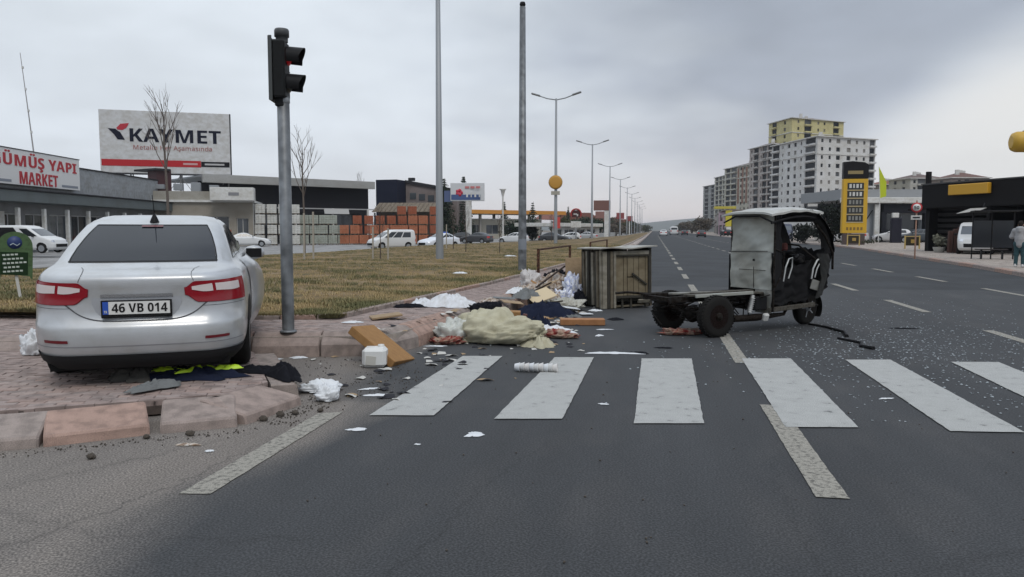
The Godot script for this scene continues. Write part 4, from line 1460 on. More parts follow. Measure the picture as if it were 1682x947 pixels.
	one("leg_shield", dirty, root, func(s): box(s, Vector3(0.44, 0.66, -2.02), Vector3(0.02, 0.15, 0.2), Basis(Vector3.RIGHT, -0.25) * Basis(Vector3.FORWARD, 0.1), 0.005))
	one("headlamp", mat(0.3, 0.3, 0.3, 0.2, 0.6), root, func(s): lathe(s, [[0.03, 0.0], [0.08, 0.02], [0.095, 0.09], [0.07, 0.12]], 18, Basis(Vector3.RIGHT, Vector3.FORWARD, Vector3.UP), Vector3(-0.1, 0.98, -2.36)))
	one("hanging_wires", M.black, root, func(s):
		for q in 5:
			var x := 0.3 - 0.14 * q
			tube(s, [Vector3(x, 1.0, -2.0), Vector3(x + 0.05, 0.8, -2.05), Vector3(x - 0.03, 0.62, -1.95), Vector3(x + 0.02, 0.46 + 0.04 * q, -1.9)], 0.006, 6))
	one("wiring_tangle", greasy, root, func(s):
		for q in 46:
			var p := Vector3(rng.randf_range(-0.35, 0.40), rng.randf_range(0.30, 0.56), rng.randf_range(-1.0, 0.35))
			tube(s, [p, p + Vector3(rng.randf_range(-0.15, 0.15), rng.randf_range(-0.1, 0.05), rng.randf_range(-0.2, 0.2)), p + Vector3(rng.randf_range(-0.2, 0.2), rng.randf_range(-0.2, 0.02), rng.randf_range(-0.3, 0.3))], 0.009, 6))

func build_load_box() -> void:
	var root := thing("cargo_box", "torn off cargo box of weathered sheet metal standing on its side", "cargo box", V(-0.93, 0.0, 14.35), deg_to_rad(28.0))
	root.rotation.z = 0.018
	var weather := over(grain(mat(0.155, 0.135, 0.10, 0.85), T.grime, 0.9), T.grime, 2.1)
	var pale := over(grain(mat(0.27, 0.255, 0.215, 0.7), T.grime, 0.9), T.grime, 2.3)
	var olive := over(grain(mat(0.21, 0.175, 0.115, 0.8), T.faint, 0.6), T.grime, 2.2)
	var dark := grain(mat(0.05, 0.047, 0.04, 0.8), T.faint, 0.5)
	one("side_plate", over(grain(mat(0.42, 0.42, 0.40, 0.55), T.faint, 0.8), T.grime, 2.9), root, func(s):
		sheet(s, 16, 12, func(u, v): return Vector3(lerpf(-0.09, 1.10, u), 1.16 + 0.012 * sin(u * 9) - 0.02 * v + 0.02 * pow(u, 6.0), lerpf(0.10, -1.02, v)), 0.022), "pale upper side plate, bent along its rim")
	# the folded sheet on the left
	for k in 9:
		var z := -0.05 - k * 0.108
		one("rib", [pale, weather, dark][k % 3] if k != 4 else dark, root, func(s): box(s, Vector3(-0.012 - 0.014 * (k % 2), 0.56, z), Vector3(0.03 + 0.02 * (k % 2), 1.10 - 0.03 * (k % 4), 0.075), Basis(Vector3.RIGHT, 0.012 * (k % 3 - 1)), 0.006))
	one("left_panel", dark, root, func(s): box(s, Vector3(0.02, 0.56, -0.5), Vector3(0.03, 1.12, 0.98)))
	one("back_panel", dark, root, func(s): box(s, Vector3(0.5, 0.56, -0.97), Vector3(0.96, 1.10, 0.03)))
	one("right_panel", weather, root, func(s): box(s, Vector3(1.02, 0.58, -0.5), Vector3(0.03, 1.12, 0.96)))
	one("bottom_panel", weather, root, func(s): box(s, Vector3(0.52, 0.04, -0.5), Vector3(0.94, 0.03, 0.9), Basis(Vector3.FORWARD, -0.01)))
	# the face with the boards
	for k in [[0.045, 0.09, pale], [0.125, 0.05, dark], [0.19, 0.06, weather], [0.255, 0.05, pale]]:
		one("corner_strip", k[2], root, func(s): box(s, Vector3(k[0], 0.55, 0.006 - k[0] * 0.03), Vector3(k[1], 1.08, 0.03), Basis(Vector3.FORWARD, 0.004), 0.005))
	for k in [[0.365, 0.15, 0.24, 1.02], [0.485, 0.07, 0.24, 1.0], [0.59, 0.12, 0.24, 0.58], [0.592, 0.12, 0.60, 0.99], [0.71, 0.105, 0.22, 1.0], [0.835, 0.13, 0.24, 1.02], [0.937, 0.055, 0.26, 1.0]]:
		one("board", olive, root, func(s): box(s, Vector3(k[0], (k[2] + k[3]) / 2, -0.035), Vector3(k[1], k[3] - k[2], 0.025), Basis.IDENTITY, 0.004))
	one("board_backing", dark, root, func(s): box(s, Vector3(0.6, 0.60, -0.075), Vector3(0.76, 0.95, 0.02)))
	for k in [[0.645, 1.055, 0.72, 0.075, pale], [0.60, 0.215, 0.62, 0.05, dark], [0.63, 1.0, 0.70, 0.03, dark]]:
		one("rail", k[4], root, func(s): box(s, Vector3(k[0], k[1], -0.006), Vector3(k[2], k[3], 0.04), Basis(Vector3.FORWARD, 0.006), 0.005))
	one("end_post", dark, root, func(s): box(s, Vector3(0.985, 0.60, -0.01), Vector3(0.055, 1.06, 0.05), Basis.IDENTITY, 0.006))
	one("brace", dark, root, func(s): bar(s, Vector3(0.62, 0.66, -0.012), Vector3(0.92, 0.44, -0.012), 0.03, 0.06, Vector3.BACK))
	one("tail_flap", pale, root, func(s): box(s, Vector3(0.84, 0.13, 0.03), Vector3(0.24, 0.075, 0.03), Basis(Vector3.RIGHT, 0.5), 0.006))
	one("hinge_bar", dark, root, func(s):
		tube(s, [Vector3(0.8, 0.25, 0.02), Vector3(1.15, 0.265, 0.02), Vector3(1.33, 0.25, 0.0)], 0.02, 8)
		box(s, Vector3(0.93, 0.10, -0.02), Vector3(0.07, 0.18, 0.06)))
	for k in [0.12, 0.42, 0.60]:
		one("foot", dark, root, func(s): box(s, Vector3(k, 0.11, -0.03), Vector3(0.035, 0.22, 0.03)))

# ================================================================ spilled load and street furniture near by
# A crumpled cloth, bag or sheet of paper lying at a place: an uneven outline, folds, its rim on the ground.
func drape(s: SurfaceTool, at: Vector3, rx: float, rz: float, high: float, sd: int, turn := 0.0, ragged := 0.35, fold := 0.5, nu := 40, nr := 10) -> void:
	soft(s)
	var n := FastNoiseLite.new()
	n.seed = sd
	n.frequency = 1.0
	n.fractal_octaves = 3
	var b := Basis(Vector3.UP, turn)
	var p := []
	for i in nr + 1:
		var k := float(i) / nr
		var row := []
		for j in nu:
			var a := TAU * j / nu
			var r := 1.0 + ragged * 1.6 * n.get_noise_2d(cos(a) * 1.1 + 5, sin(a) * 1.1)
			var q := Vector3(cos(a) * r * k * rx, 0, sin(a) * r * k * rz)
			var w := q / maxf(rx, rz) * 2.6
			var ridge := 1.0 - absf(n.get_noise_2d(w.x * 1.2 + 20, w.z * 1.2)) * 2.2
			var y := high * (1.0 - pow(k, 2.2)) * (0.62 + 0.5 * n.get_noise_2d(w.x * 0.7, w.z * 0.7 + 9)) + high * fold * 0.5 * maxf(0.0, ridge) * (1 - pow(k, 4.0))
			q.y = 0.004 + maxf(0.0, y) * (1.0 if k < 1 else 0.0) + (0.12 * high * maxf(0.0, n.get_noise_2d(cos(a) * 3, sin(a) * 3)) if k >= 1 else 0.0)
			row.append(at + b * q)
		p.append(row)
	for i in nr:
		for j in nu:
			var k := (j + 1) % nu
			quad(s, p[i][j], p[i + 1][j], p[i + 1][k], p[i][k])
	flat(s)
	for j in nu:                                   # the underside
		face(s, [at + Vector3(0, 0.002, 0), p[nr][j] - Vector3(0, 0.002, 0), p[nr][(j + 1) % nu] - Vector3(0, 0.002, 0)], Vector3.DOWN)

func rag(called: String, label: String, category: String, m: Material, at: Vector3, rx: float, rz: float, high: float, sd: int, turn := 0.0, ragged := 0.35, fold := 0.5, group := "") -> MeshInstance3D:
	var s := tool()
	drape(s, Vector3.ZERO, rx, rz, high, sd, turn, ragged, fold)
	var o := obj(called, s, m)
	o.position = at
	tag(o, label, category, group)
	return o

# A soft bag: a creased, sagging lump with a gathered top.
func bag(called: String, label: String, category: String, m: Material, at: Vector3, r: Vector3, sd: int, turn := 0.0, crease := 0.16) -> MeshInstance3D:
	var s := tool()
	soft(s)
	var n := FastNoiseLite.new()
	n.seed = sd
	n.frequency = 1.0
	n.fractal_octaves = 2
	var b := Basis(Vector3.UP, turn)
	var rings := []
	for i in 27:
		var th := PI * i / 26
		var row := []
		for j in 44:
			var ph := TAU * j / 44
			var d := Vector3(sin(th) * cos(ph), cos(th), sin(th) * sin(ph))
			var k := 1.0 + 0.42 * n.get_noise_3dv(d * 1.1 + Vector3(2, 0, 7))
			k -= crease * maxf(0.0, 1.0 - absf(n.get_noise_3dv(d * 2.1 + Vector3(8, 3, 1))) * 4.0)
			k += crease * 0.5 * maxf(0.0, 1.0 - absf(n.get_noise_3dv(d * 3.9 + Vector3(1, 9, 4))) * 4.0)
			k += crease * 0.25 * n.get_noise_3dv(d * 9.0)
			var q := Vector3(d.x * r.x, r.y * 0.72 + d.y * r.y, d.z * r.z) * Vector3(k, k, k)
			q.y = maxf(q.y, 0.004 + 0.004 * k)
			row.append(b * q)
		rings.append(row)
	loft(s, rings, false)
	var o := obj(called, s, m)
	o.position = at
	tag(o, label, category)
	return o

func carton(called: String, label: String, category: String, m: Material, at: Vector3, size: Vector3, b: Basis, bevel := 0.006) -> MeshInstance3D:
	var s := tool()
	box(s, Vector3.ZERO, size, b, bevel)
	var o := obj(called, s, m)
	o.position = at
	tag(o, label, category)
	return o

func build_debris() -> void:
	M.card = over(grain(mat(0.44, 0.235, 0.085, 0.9), T.speck, 0.25), T.faint, 0.5)
	M.card_pale = over(grain(mat(0.46, 0.33, 0.20, 0.9), T.speck, 0.25), T.faint, 0.5)
	M.plastic_white = mat(0.62, 0.64, 0.66, 0.45)
	M.plastic_white.backlight_enabled = true
	M.plastic_white.backlight = Color(0.2, 0.2, 0.2)
	M.cloth_white = grain(mat(0.66, 0.68, 0.72, 0.9), T.faint, 0.4)
	M.cloth_dark = grain(mat(0.014, 0.015, 0.02, 0.95), T.speck, 0.2)
	M.cloth_navy = grain(mat(0.018, 0.024, 0.05, 0.95), T.speck, 0.2)
	M.cloth_grey = grain(mat(0.20, 0.21, 0.21, 0.9), T.speck, 0.2)
	M.sacking = over(grain(mat(0.54, 0.51, 0.375, 0.9), noise_tex(51, 0.2, [[0.2, 0.84], [0.5, 0.93], [0.8, 1.0]], 2), 0.25, T.lump, 0.6), T.faint, 0.8)
	M.carpet = grain(mat(1, 1, 1, 0.95), noise_tex(53, 0.022, [[0.0, Color(0.55, 0.47, 0.40)], [0.4, Color(0.66, 0.58, 0.52)], [0.47, Color(0.40, 0.10, 0.10)], [0.62, Color(0.50, 0.17, 0.15)], [0.68, Color(0.62, 0.48, 0.40)], [1.0, Color(0.22, 0.09, 0.08)]], 2, 256), 1.1)
	M.print = grain(mat(1, 1, 1, 0.9), noise_tex(57, 0.03, [[0.0, Color(0.25, 0.2, 0.18)], [0.35, Color(0.45, 0.36, 0.28)], [0.5, Color(0.66, 0.60, 0.54)], [0.7, Color(0.75, 0.73, 0.70)], [1.0, Color(0.40, 0.42, 0.52)]], 3, 256), 0.6)
	M.blue_white = grain(mat(1, 1, 1, 0.8), noise_tex(59, 0.025, [[0.0, Color(0.35, 0.40, 0.62)], [0.4, Color(0.62, 0.66, 0.80)], [0.55, Color(0.85, 0.86, 0.88)], [1.0, Color(0.9, 0.9, 0.9)]], 3, 256), 0.5)
	# the big cream sack
	var sack := thing("cream_sack", "large full cream coloured woven sack lying on its side before the crossing", "sack", V(-2.03, 0.0, 9.86), deg_to_rad(-12))
	one("sack_body", M.sacking, sack, func(s):
		soft(s)
		nz.seed = 21
		nz.frequency = 1.0
		var rings := []
		for i in 41:
			var th := PI * i / 40
			var row := []
			for j in 64:
				var ph := TAU * j / 64
				var d := Vector3(cos(th), sin(th) * cos(ph), sin(th) * sin(ph))
				var big := nz.get_noise_3dv(d * 1.3 + Vector3(3, 0, 1))
				var crease := 1.0 - absf(nz.get_noise_3dv(Vector3(d.x * 2.4 + 0.7 * d.z, d.y * 2.4, d.z * 2.0) + Vector3(9, 9, 9))) * 3.0
				var fine := 1.0 - absf(nz.get_noise_3dv(d * 5.2 + Vector3(1, 6, 2))) * 3.0
				var k := 1.0 + 0.22 * big - 0.075 * maxf(0.0, crease) + 0.028 * maxf(0.0, fine)
				k *= 1.0 - 0.17 * exp(-pow((d.x - 0.30 + 0.15 * d.z) / 0.10, 2.0))
				var p := Vector3(d.x * 0.66, 0.175 + d.y * (0.25 - 0.05 * d.x), d.z * 0.36) * Vector3(k, k, k)
				p.y = maxf(p.y, 0.006 + 0.012 * (1 + big))
				row.append(p)
			rings.append(row)
		loft(s, rings, false))
	one("sack_mouth", M.sacking, sack, func(s): drape(s, Vector3(0.62, 0.0, 0.10), 0.20, 0.2, 0.14, 24, 0.4, 0.3, 0.7))
	one("tied_corner", M.sacking, sack, func(s): drape(s, Vector3(-0.56, 0.0, 0.08), 0.2, 0.24, 0.24, 25, 0.9, 0.3, 0.6))
	bag("plastic_sheet", "whitish translucent plastic sheet bunched against the left end of the cream sack", "plastic sheet", grain(mat(0.52, 0.54, 0.51, 0.4), T.faint, 0.4), V(-2.58, 0.0, 9.86), Vector3(0.27, 0.17, 0.22), 31, 0.3, 0.16)
	bag("carpet_piece", "red and white patterned carpet crumpled at the left end of the cream sack", "carpet", M.carpet, V(-2.66, 0.0, 9.62), Vector3(0.22, 0.055, 0.13), 32, 0.2, 0.3)
	bag("carpet_piece", "red and white patterned carpet trailing out of the right end of the cream sack", "carpet", M.carpet, V(-1.32, 0.0, 10.45), Vector3(0.30, 0.06, 0.12), 33, -0.2, 0.3)
	rag("white_cloth", "thin white cloth spread between the cream sack and the brown plank", "cloth", M.cloth_white, V(-1.50, 0.0, 10.85), 0.42, 0.34, 0.12, 34, -0.2, 0.3, 0.6)
	bag("red_carpet", "small red carpet heap under the rear axle of the cargo tricycle", "carpet", M.carpet, V(0.42, 0.0, 11.12), Vector3(0.30, 0.05, 0.16), 35, 0.3, 0.35)
	# cardboard
	var bx := Vector3(0.50, -0.34, 0.10).normalized()
	var bz := Vector3(-0.10, 0.06, 1.0)
	bz = (bz - bx * bz.dot(bx)).normalized()
	carton("cardboard_box", "flat orange brown cardboard box leaning on the kerb beside the white canister", "cardboard box", M.card, V(-3.02, 0.185, 8.16), Vector3(0.66, 0.095, 0.50), Basis(bx, bz.cross(bx), bz))
	carton("cardboard_sheet", "buckled flat piece of pale cardboard on the paved walk near the grass edge", "cardboard", M.card_pale, V(-3.62, 0.315, 9.95), Vector3(0.42, 0.03, 0.30), Basis(Vector3.UP, 0.5) * Basis(Vector3.FORWARD, -0.10))
	carton("cardboard_box", "small upright orange brown cardboard box behind the cream sack", "cardboard box", M.card, V(-2.06, 0.16, 10.95), Vector3(0.29, 0.30, 0.24), Basis(Vector3.UP, 0.15) * Basis(Vector3.FORWARD, 0.04))
	carton("wooden_post", "short dark red brown wooden piece leaning beside the small upright box", "wood", mat(0.10, 0.035, 0.025, 0.7), V(-1.83, 0.12, 10.78), Vector3(0.06, 0.34, 0.06), Basis(Vector3.FORWARD, 0.12))
	carton("brown_plank", "long brown plank lying flat on the road left of the tricycle", "plank", grain(mat(0.34, 0.155, 0.06, 0.6), T.faint, 0.8), V(-1.09, 0.055, 11.93), Vector3(0.70, 0.10, 0.20), Basis(Vector3.UP, 0.16), 0.01)
	carton("beige_board", "beige board tilted on dark clothes beside the spilled rubbish", "board", mat(0.52, 0.42, 0.27, 0.8), V(-2.02, 0.30, 13.75), Vector3(0.46, 0.02, 0.5), Basis(Vector3.UP, 0.5) * Basis(Vector3.FORWARD, -0.32) * Basis(Vector3.RIGHT, 0.25), 0.004)
	carton("cardboard_sheet", "tan cardboard sheet propped against the back of the cargo box", "cardboard", M.card_pale, V(-1.60, 0.62, 15.6), Vector3(0.36, 0.62, 0.02), Basis(Vector3.UP, 0.3) * Basis(Vector3.RIGHT, -0.15), 0.004)
	# white things
	var can := thing("white_canister", "squat white plastic canister standing against the orange cardboard box", "canister", V(-2.98, 0.0, 7.84), 0.2)
	one("canister_body", mat(0.64, 0.645, 0.63, 0.4), can, func(s):
		box(s, Vector3(0, 0.115, 0), Vector3(0.26, 0.215, 0.22), Basis.IDENTITY, 0.035))
	one("canister_panel", mat(0.46, 0.45, 0.41, 0.6), can, func(s): box(s, Vector3(-0.03, 0.09, 0.111), Vector3(0.11, 0.10, 0.006), Basis(Vector3.FORWARD, 0.1), 0.002))
	one("cap", mat(0.6, 0.6, 0.58, 0.4), can, func(s): lathe(s, [[0.035, 0.22], [0.035, 0.245], [0.0, 0.247]], 14, Basis.IDENTITY, Vector3(0.06, 0, -0.04)))
	var cups := thing("stack_of_cups", "white stack of disposable cups lying across the second crossing stripe", "cups", V(-1.20, 0.052, 7.86), 0.04)
	for k in 9:
		one("cup", [M.plastic_white, mat(0.55, 0.55, 0.54, 0.5), mat(0.6, 0.58, 0.56, 0.5)][k % 3], cups, func(s): lathe(s, [[0.034, 0.0], [0.046, 0.045], [0.050, 0.050], [0.050, 0.055], [0.044, 0.055], [0.03, 0.01]], 18, Basis(Vector3.BACK, Vector3.RIGHT, Vector3.UP) * Basis(Vector3.RIGHT, 0.03 * (k % 3 - 1)), Vector3(-0.23 + k * 0.05, 0.004 * (k % 2), 0.006 * (k % 3))))
	rag("white_cloth", "large bright white cloth heaped on the paved walk by the grass", "cloth", M.cloth_white, V(-3.18, 0.275, 11.75), 0.42, 0.24, 0.19, 41, 0.1, 0.4, 0.7)
	rag("white_cloth", "flat white cloth end beside the large white heap on the walk", "cloth", M.cloth_white, V(-3.66, 0.275, 11.75), 0.24, 0.13, 0.12, 42, 0.0, 0.4, 0.6)
	rag("black_cloth", "black rag under the left end of the white cloth on the walk", "cloth", M.cloth_dark, V(-3.82, 0.275, 11.5), 0.22, 0.12, 0.06, 43, 0.2, 0.5, 0.8)
	bag("plastic_bag", "crumpled white plastic bag touching the dark clothing at the kerb end", "plastic bag", M.plastic_white, V(-3.02, 0.004, 6.52), Vector3(0.18, 0.055, 0.13), 44, 0.4, 0.15)
	bag("plastic_bag", "rounded white plastic bag on the road just past the kerb end", "plastic bag", M.plastic_white, V(-2.79, 0.004, 6.18), Vector3(0.10, 0.08, 0.09), 45, 0.2, 0.16)
	bag("plastic_bag", "whitish plastic scrap lying left of the silver car's rear wheel", "plastic bag", M.plastic_white, V(-6.62, 0.14, 7.12), Vector3(0.13, 0.14, 0.10), 46, 0.4, 0.2)
	# clothes by the car
	rag("dark_jacket", "dark blue work jacket with yellow green stripes lying under the car's bumper", "jacket", M.cloth_navy, V(-4.18, 0.14, 6.28), 0.46, 0.20, 0.11, 51, 0.35, 0.35, 0.6)
	for k in [[-4.36, 6.20, 0.16, 0.2], [-4.10, 6.27, 0.20, 0.9], [-3.90, 6.40, 0.13, 0.6]]:
		rag("reflective_stripe", ["short yellow green reflective strip at the left of the dark jacket", "wide yellow green reflective strip across the middle of the dark jacket", "yellow green reflective scrap at the right of the dark jacket"][[-4.36, -4.10, -3.90].find(k[0])], "reflective strip", mat(0.50, 0.72, 0.03, 0.5), V(k[0], 0.205, k[1]), k[2], 0.035, 0.045, int(60 + k[2] * 100), k[3], 0.3, 0.8)
	rag("black_trousers", "black clothing trailing over the end of the near kerb", "clothes", M.cloth_dark, V(-3.38, 0.13, 6.55), 0.34, 0.14, 0.13, 54, -0.9, 0.3, 0.7)
	rag("black_cloth", "black strip of cloth running from the jacket to the kerb end", "clothes", M.cloth_dark, V(-3.72, 0.14, 6.62), 0.30, 0.09, 0.07, 55, 0.1, 0.3, 0.6)
	rag("grey_cloth", "grey rag hanging off the back edge of the near kerb stones", "cloth", M.cloth_grey, V(-4.15, 0.155, 5.74), 0.09, 0.26, 0.07, 56, -0.42, 0.3, 0.9)
	rag("grey_cloth", "crumpled grey brown cloth under the middle of the car's bumper", "cloth", grain(mat(0.10, 0.095, 0.085, 0.95), T.speck, 0.2), V(-4.62, 0.14, 6.10), 0.24, 0.15, 0.14, 57, 0.2, 0.4, 0.8)
	# the heap between the walk and the cargo box
	rag("dark_clothes", "navy and black clothes heaped on the road before the spilled rubbish", "clothes", M.cloth_navy, V(-1.86, 0.0, 13.1), 0.56, 0.36, 0.24, 61, 0.2, 0.35, 0.8)
	bag("dark_bag", "black bag lying on the kerb left of the small upright box", "bag", M.cloth_dark, V(-2.48, 0.20, 11.2), Vector3(0.24, 0.12, 0.17), 62, 0.3, 0.16)
	rag("dark_clothes", "dark blue cloth hanging down beside the small upright box", "clothes", M.cloth_navy, V(-1.72, 0.0, 11.45), 0.2, 0.24, 0.2, 63, 0.3, 0.35, 0.8)
	bag("paper_heap", "heap of papers and torn packaging spilled left of the cargo box", "rubbish", M.print, V(-2.0, 0.02, 15.6), Vector3(0.52, 0.26, 0.55), 64, 0.3, 0.3)
	bag("paper_heap", "mixed paper scraps at the foot of the brown barrier post", "rubbish", M.print, V(-2.42, 0.15, 15.2), Vector3(0.42, 0.13, 0.40), 65, 1.1, 0.3)
	bag("plastic_bag", "pale plastic bag caught round the foot of the brown barrier post", "plastic bag", grain(mat(0.55, 0.53, 0.53, 0.4), T.faint, 0.3), V(-2.56, 0.26, 15.85), Vector3(0.20, 0.22, 0.18), 66, 0.2, 0.25)
	bag("plastic_bag", "blue and white plastic bag stuffed between rubbish and the cargo box", "plastic bag", M.blue_white, V(-1.58, 0.06, 15.05), Vector3(0.17, 0.30, 0.22), 67, 0.4, 0.25)
	bag("plastic_bag", "second pale blue bag low in the heap beside the cargo box", "plastic bag", M.blue_white, V(-1.72, 0.0, 14.6), Vector3(0.22, 0.18, 0.2), 68, 0.9, 0.25)
	bag("torn_sheet", "whitish torn sheeting at the road edge of the rubbish heap", "sheeting", grain(mat(0.42, 0.42, 0.38, 0.8), T.grime, 0.4), V(-1.62, 0.0, 14.05), Vector3(0.36, 0.12, 0.28), 69, 0.4, 0.3)
	bag("black_bag", "black bag at the foot of the cargo box's corner", "bag", M.cloth_dark, V(-1.42, 0.0, 14.75), Vector3(0.13, 0.17, 0.18), 70, 0.3, 0.16)
	bag("black_bag", "black bundle on top of the rubbish heap", "bag", M.cloth_dark, V(-1.92, 0.5, 15.9), Vector3(0.13, 0.09, 0.11), 71, 0.3, 0.16)
	# more of the spill: flattened boxes, papers and rags between the sack and the cargo box
	var cardb = M.card_pale
	for k in [[-2.30, 0.30, 12.4, 0.34, 0.26, 0.4, 0.12, "flattened tan carton on the kerb behind the small upright box", 0], [-1.75, 0.06, 12.25, 0.30, 0.22, 1.1, 0.08, "flat brown carton lying before the navy clothes", 1], [-2.62, 0.285, 13.3, 0.40, 0.22, 0.2, 0.05, "flat grey board on the walk beside the rubbish heap", 2], [-2.05, 0.42, 14.9, 0.36, 0.30, 0.9, -0.35, "pale carton flap standing up in the rubbish heap", 0], [-1.45, 0.10, 13.6, 0.30, 0.18, 0.6, 0.15, "thin whitish board leaning at the road side of the heap", 3], [-2.35, 0.36, 15.5, 0.30, 0.24, 0.3, 0.5, "brown carton piece tilted by the barrier post", 1], [-1.15, 0.03, 13.3, 0.22, 0.14, 0.5, 0.02, "flat white card on the road before the cargo box", 3]]:
		carton("cardboard_piece", k[7], "cardboard", [M.card_pale, M.card, M.cloth_grey, M.plastic_white][k[8]], V(k[0], k[1], k[2]), Vector3(k[3], 0.012, k[4]), Basis(Vector3.UP, k[5]) * Basis(Vector3.FORWARD, k[6]) * Basis(Vector3.RIGHT, k[6] * 0.6), 0.003)
	for k in [[-2.28, 0.24, 13.9, 0.34, 0.26, 0.16, "greyish rag mixed into the left of the rubbish heap", 0], [-1.88, 0.10, 14.5, 0.28, 0.22, 0.22, "brown patterned cloth in the middle of the rubbish heap", 1], [-2.58, 0.28, 14.4, 0.26, 0.22, 0.10, "pale torn packaging on the walk left of the heap", 2], [-1.55, 0.0, 13.5, 0.24, 0.15, 0.08, "dark cloth end spread towards the road from the heap", 3], [-2.2, 0.26, 16.6, 0.4, 0.3, 0.3, "dark bundle behind the barrier post", 3], [-1.35, 0.0, 12.9, 0.13, 0.09, 0.05, "grey scrap of cloth right of the navy clothes", 0], [-2.75, 0.28, 12.7, 0.22, 0.12, 0.05, "tan rag on the walk right of the white cloth", 1]]:
		rag("rag", k[6], "rag", [M.cloth_grey, M.print, M.plastic_white, M.cloth_dark][k[7]], V(k[0], k[1], k[2]), k[3], k[4], k[5], int(200 + k[2] * 17), k[3] * 5, 0.5, 0.9)
	var sticks := [[[-2.5, 0.2, 14.6], [-1.9, 0.5, 14.3], "dark stick slanting across the left of the rubbish heap"], [[-2.3, 0.35, 15.0], [-1.8, 0.75, 15.7], "thin stick poking up out of the rubbish heap"], [[-2.2, 0.1, 13.9], [-1.6, 0.22, 13.6], "dark bar lying under the beige board"]]
	for k in sticks:
		var s := tool()
		bar(s, V(k[0][0], k[0][1], k[0][2]), V(k[1][0], k[1][1], k[1][2]), 0.035, 0.025)
		tag(obj("stick", s, mat(0.045, 0.035, 0.03, 0.9)), k[2], "stick")
	# loose pieces on the road
	var bits := [[-0.47, 9.2, 0.30, 0.07, 0.05, "long torn white strip lying above the third crossing stripe", 1, 0.1], [-0.16, 9.28, 0.12, 0.07, 0.05, "black scrap at the right end of the torn white strip", 0, 0.2], [0.14, 9.75, 0.12, 0.035, 0.03, "small flat black piece between the stripes and the tricycle", 0, 0.0], [-0.60, 12.7, 0.11, 0.10, 0.10, "black lump on the road right of the brown plank", 0, 0.3], [-1.05, 14.0, 0.12, 0.09, 0.10, "white crushed container in front of the cargo box", 1, 0.1], [-0.74, 10.7, 0.06, 0.05, 0.05, "small white scrap below the brown plank", 1, 0.6], [-0.70, 11.4, 0.10, 0.05, 0.02, "flat white scrap between the plank and the tricycle", 1, 0.2],
		[-2.44, 6.45, 0.12, 0.035, 0.035, "white broken strip left of the first crossing stripe", 1, 0.15], [-2.16, 5.31, 0.075, 0.04, 0.025, "pale curled scrap below the first crossing stripe", 1, 0.4], [-1.27, 5.33, 0.075, 0.055, 0.045, "bent white piece below the second crossing stripe", 1, 0.9], [-0.41, 6.47, 0.04, 0.025, 0.02, "tiny white scrap between the second and third stripes", 1, 0.0], [-1.60, 5.0, 0.02, 0.015, 0.012, "white crumb on the asphalt below the crossing", 1, 0.0], [-3.17, 4.70, 0.075, 0.035, 0.03, "flattened dark and white wrapper on the dusty road edge", 2, 0.2], [-2.93, 4.59, 0.028, 0.022, 0.02, "white speck of paper beside the flattened wrapper", 1, 0.0], [-4.95, 19.2, 0.16, 0.09, 0.12, "white litter on the lawn near the kerbed walk", 1, 0.2], [-6.05, 32.1, 0.22, 0.12, 0.14, "white litter on the lawn left of the bare pole", 1, 0.1], [2.05, 7.15, 0.06, 0.02, 0.015, "thin pale chip between the fourth and fifth stripes", 1, 0.4], [3.75, 12.35, 0.19, 0.03, 0.035, "black flat bar on the glass strewn lane", 0, 0.05], [-4.05, 8.2, 0.10, 0.05, 0.06, "small white scrap against the far kerb face", 1, 0.3], [-4.38, 8.06, 0.16, 0.06, 0.03, "flat pale scrap at the foot of the far kerb", 1, 0.2], [-3.9, 9.45, 0.12, 0.07, 0.06, "white plastic scrap on the paved walk by the corner", 1, 0.3], [-5.6, 5.4, 0.03, 0.02, 0.02, "white paper speck on the pavers left of the car", 1, 0.3], [-2.62, 6.7, 0.09, 0.03, 0.02, "white splinter at the road edge above the white bags", 1, 0.5], [-2.72, 9.35, 0.13, 0.04, 0.03, "flat grey white card at the foot of the red carpet", 1, 0.1]]
	for k in bits:
		rag("scrap", k[5], "scrap", [M.cloth_dark, M.plastic_white, M.print][k[6]], V(k[0], 0.006 if k[1] > 6.6 or k[0] > -3.3 else 0.006, k[1]) + Vector3(0, (0.36 if k[1] > 15 else 0.135) if k[0] < -4.9 else (0.27 if k[1] == 9.45 else 0.0), 0), k[2], k[3], k[4] * 0.32, int(100 + k[1] * 13), k[7], 0.5, 0.8)
	for k in [[[2.42, 0.02, 12.6], [2.62, 0.02, 12.2], [2.72, 0.03, 11.6], [2.66, 0.02, 11.2], "black cable trailing from the tricycle's front wheel"], [[2.50, 0.02, 11.0], [2.7, 0.02, 10.6], [2.62, 0.02, 10.3], [2.72, 0.02, 10.1], "short black cable end among the broken glass"]]:
		var s := tool()
		tube(s, [V(k[0][0], k[0][1], k[0][2]), V(k[1][0], k[1][1], k[1][2]), V(k[2][0], k[2][1], k[2][2]), V(k[3][0], k[3][1], k[3][2])], [0.016, 0.02, 0.022, 0.03], 6)
		tag(obj("cable", s, M.black), k[4], "cable")
	# broken windscreen glass, and grit along the kerbs
	var shard := tool()
	face(shard, [Vector3(-0.012, 0.002, -0.008), Vector3(0.011, 0.006, -0.010), Vector3(0.013, 0.004, 0.009), Vector3(-0.008, 0.009, 0.011)], Vector3.UP)
	face(shard, [Vector3(-0.012, 0.0, -0.008), Vector3(0.011, 0.0, -0.010), Vector3(0.011, 0.006, -0.010), Vector3(-0.012, 0.002, -0.008)], Vector3.FORWARD)
	face(shard, [Vector3(-0.008, 0.0, 0.011), Vector3(0.013, 0.0, 0.009), Vector3(0.013, 0.004, 0.009), Vector3(-0.008, 0.009, 0.011)], Vector3.BACK)
	shard.generate_normals()
	var gm := mat(0.36, 0.40, 0.42, 0.15)
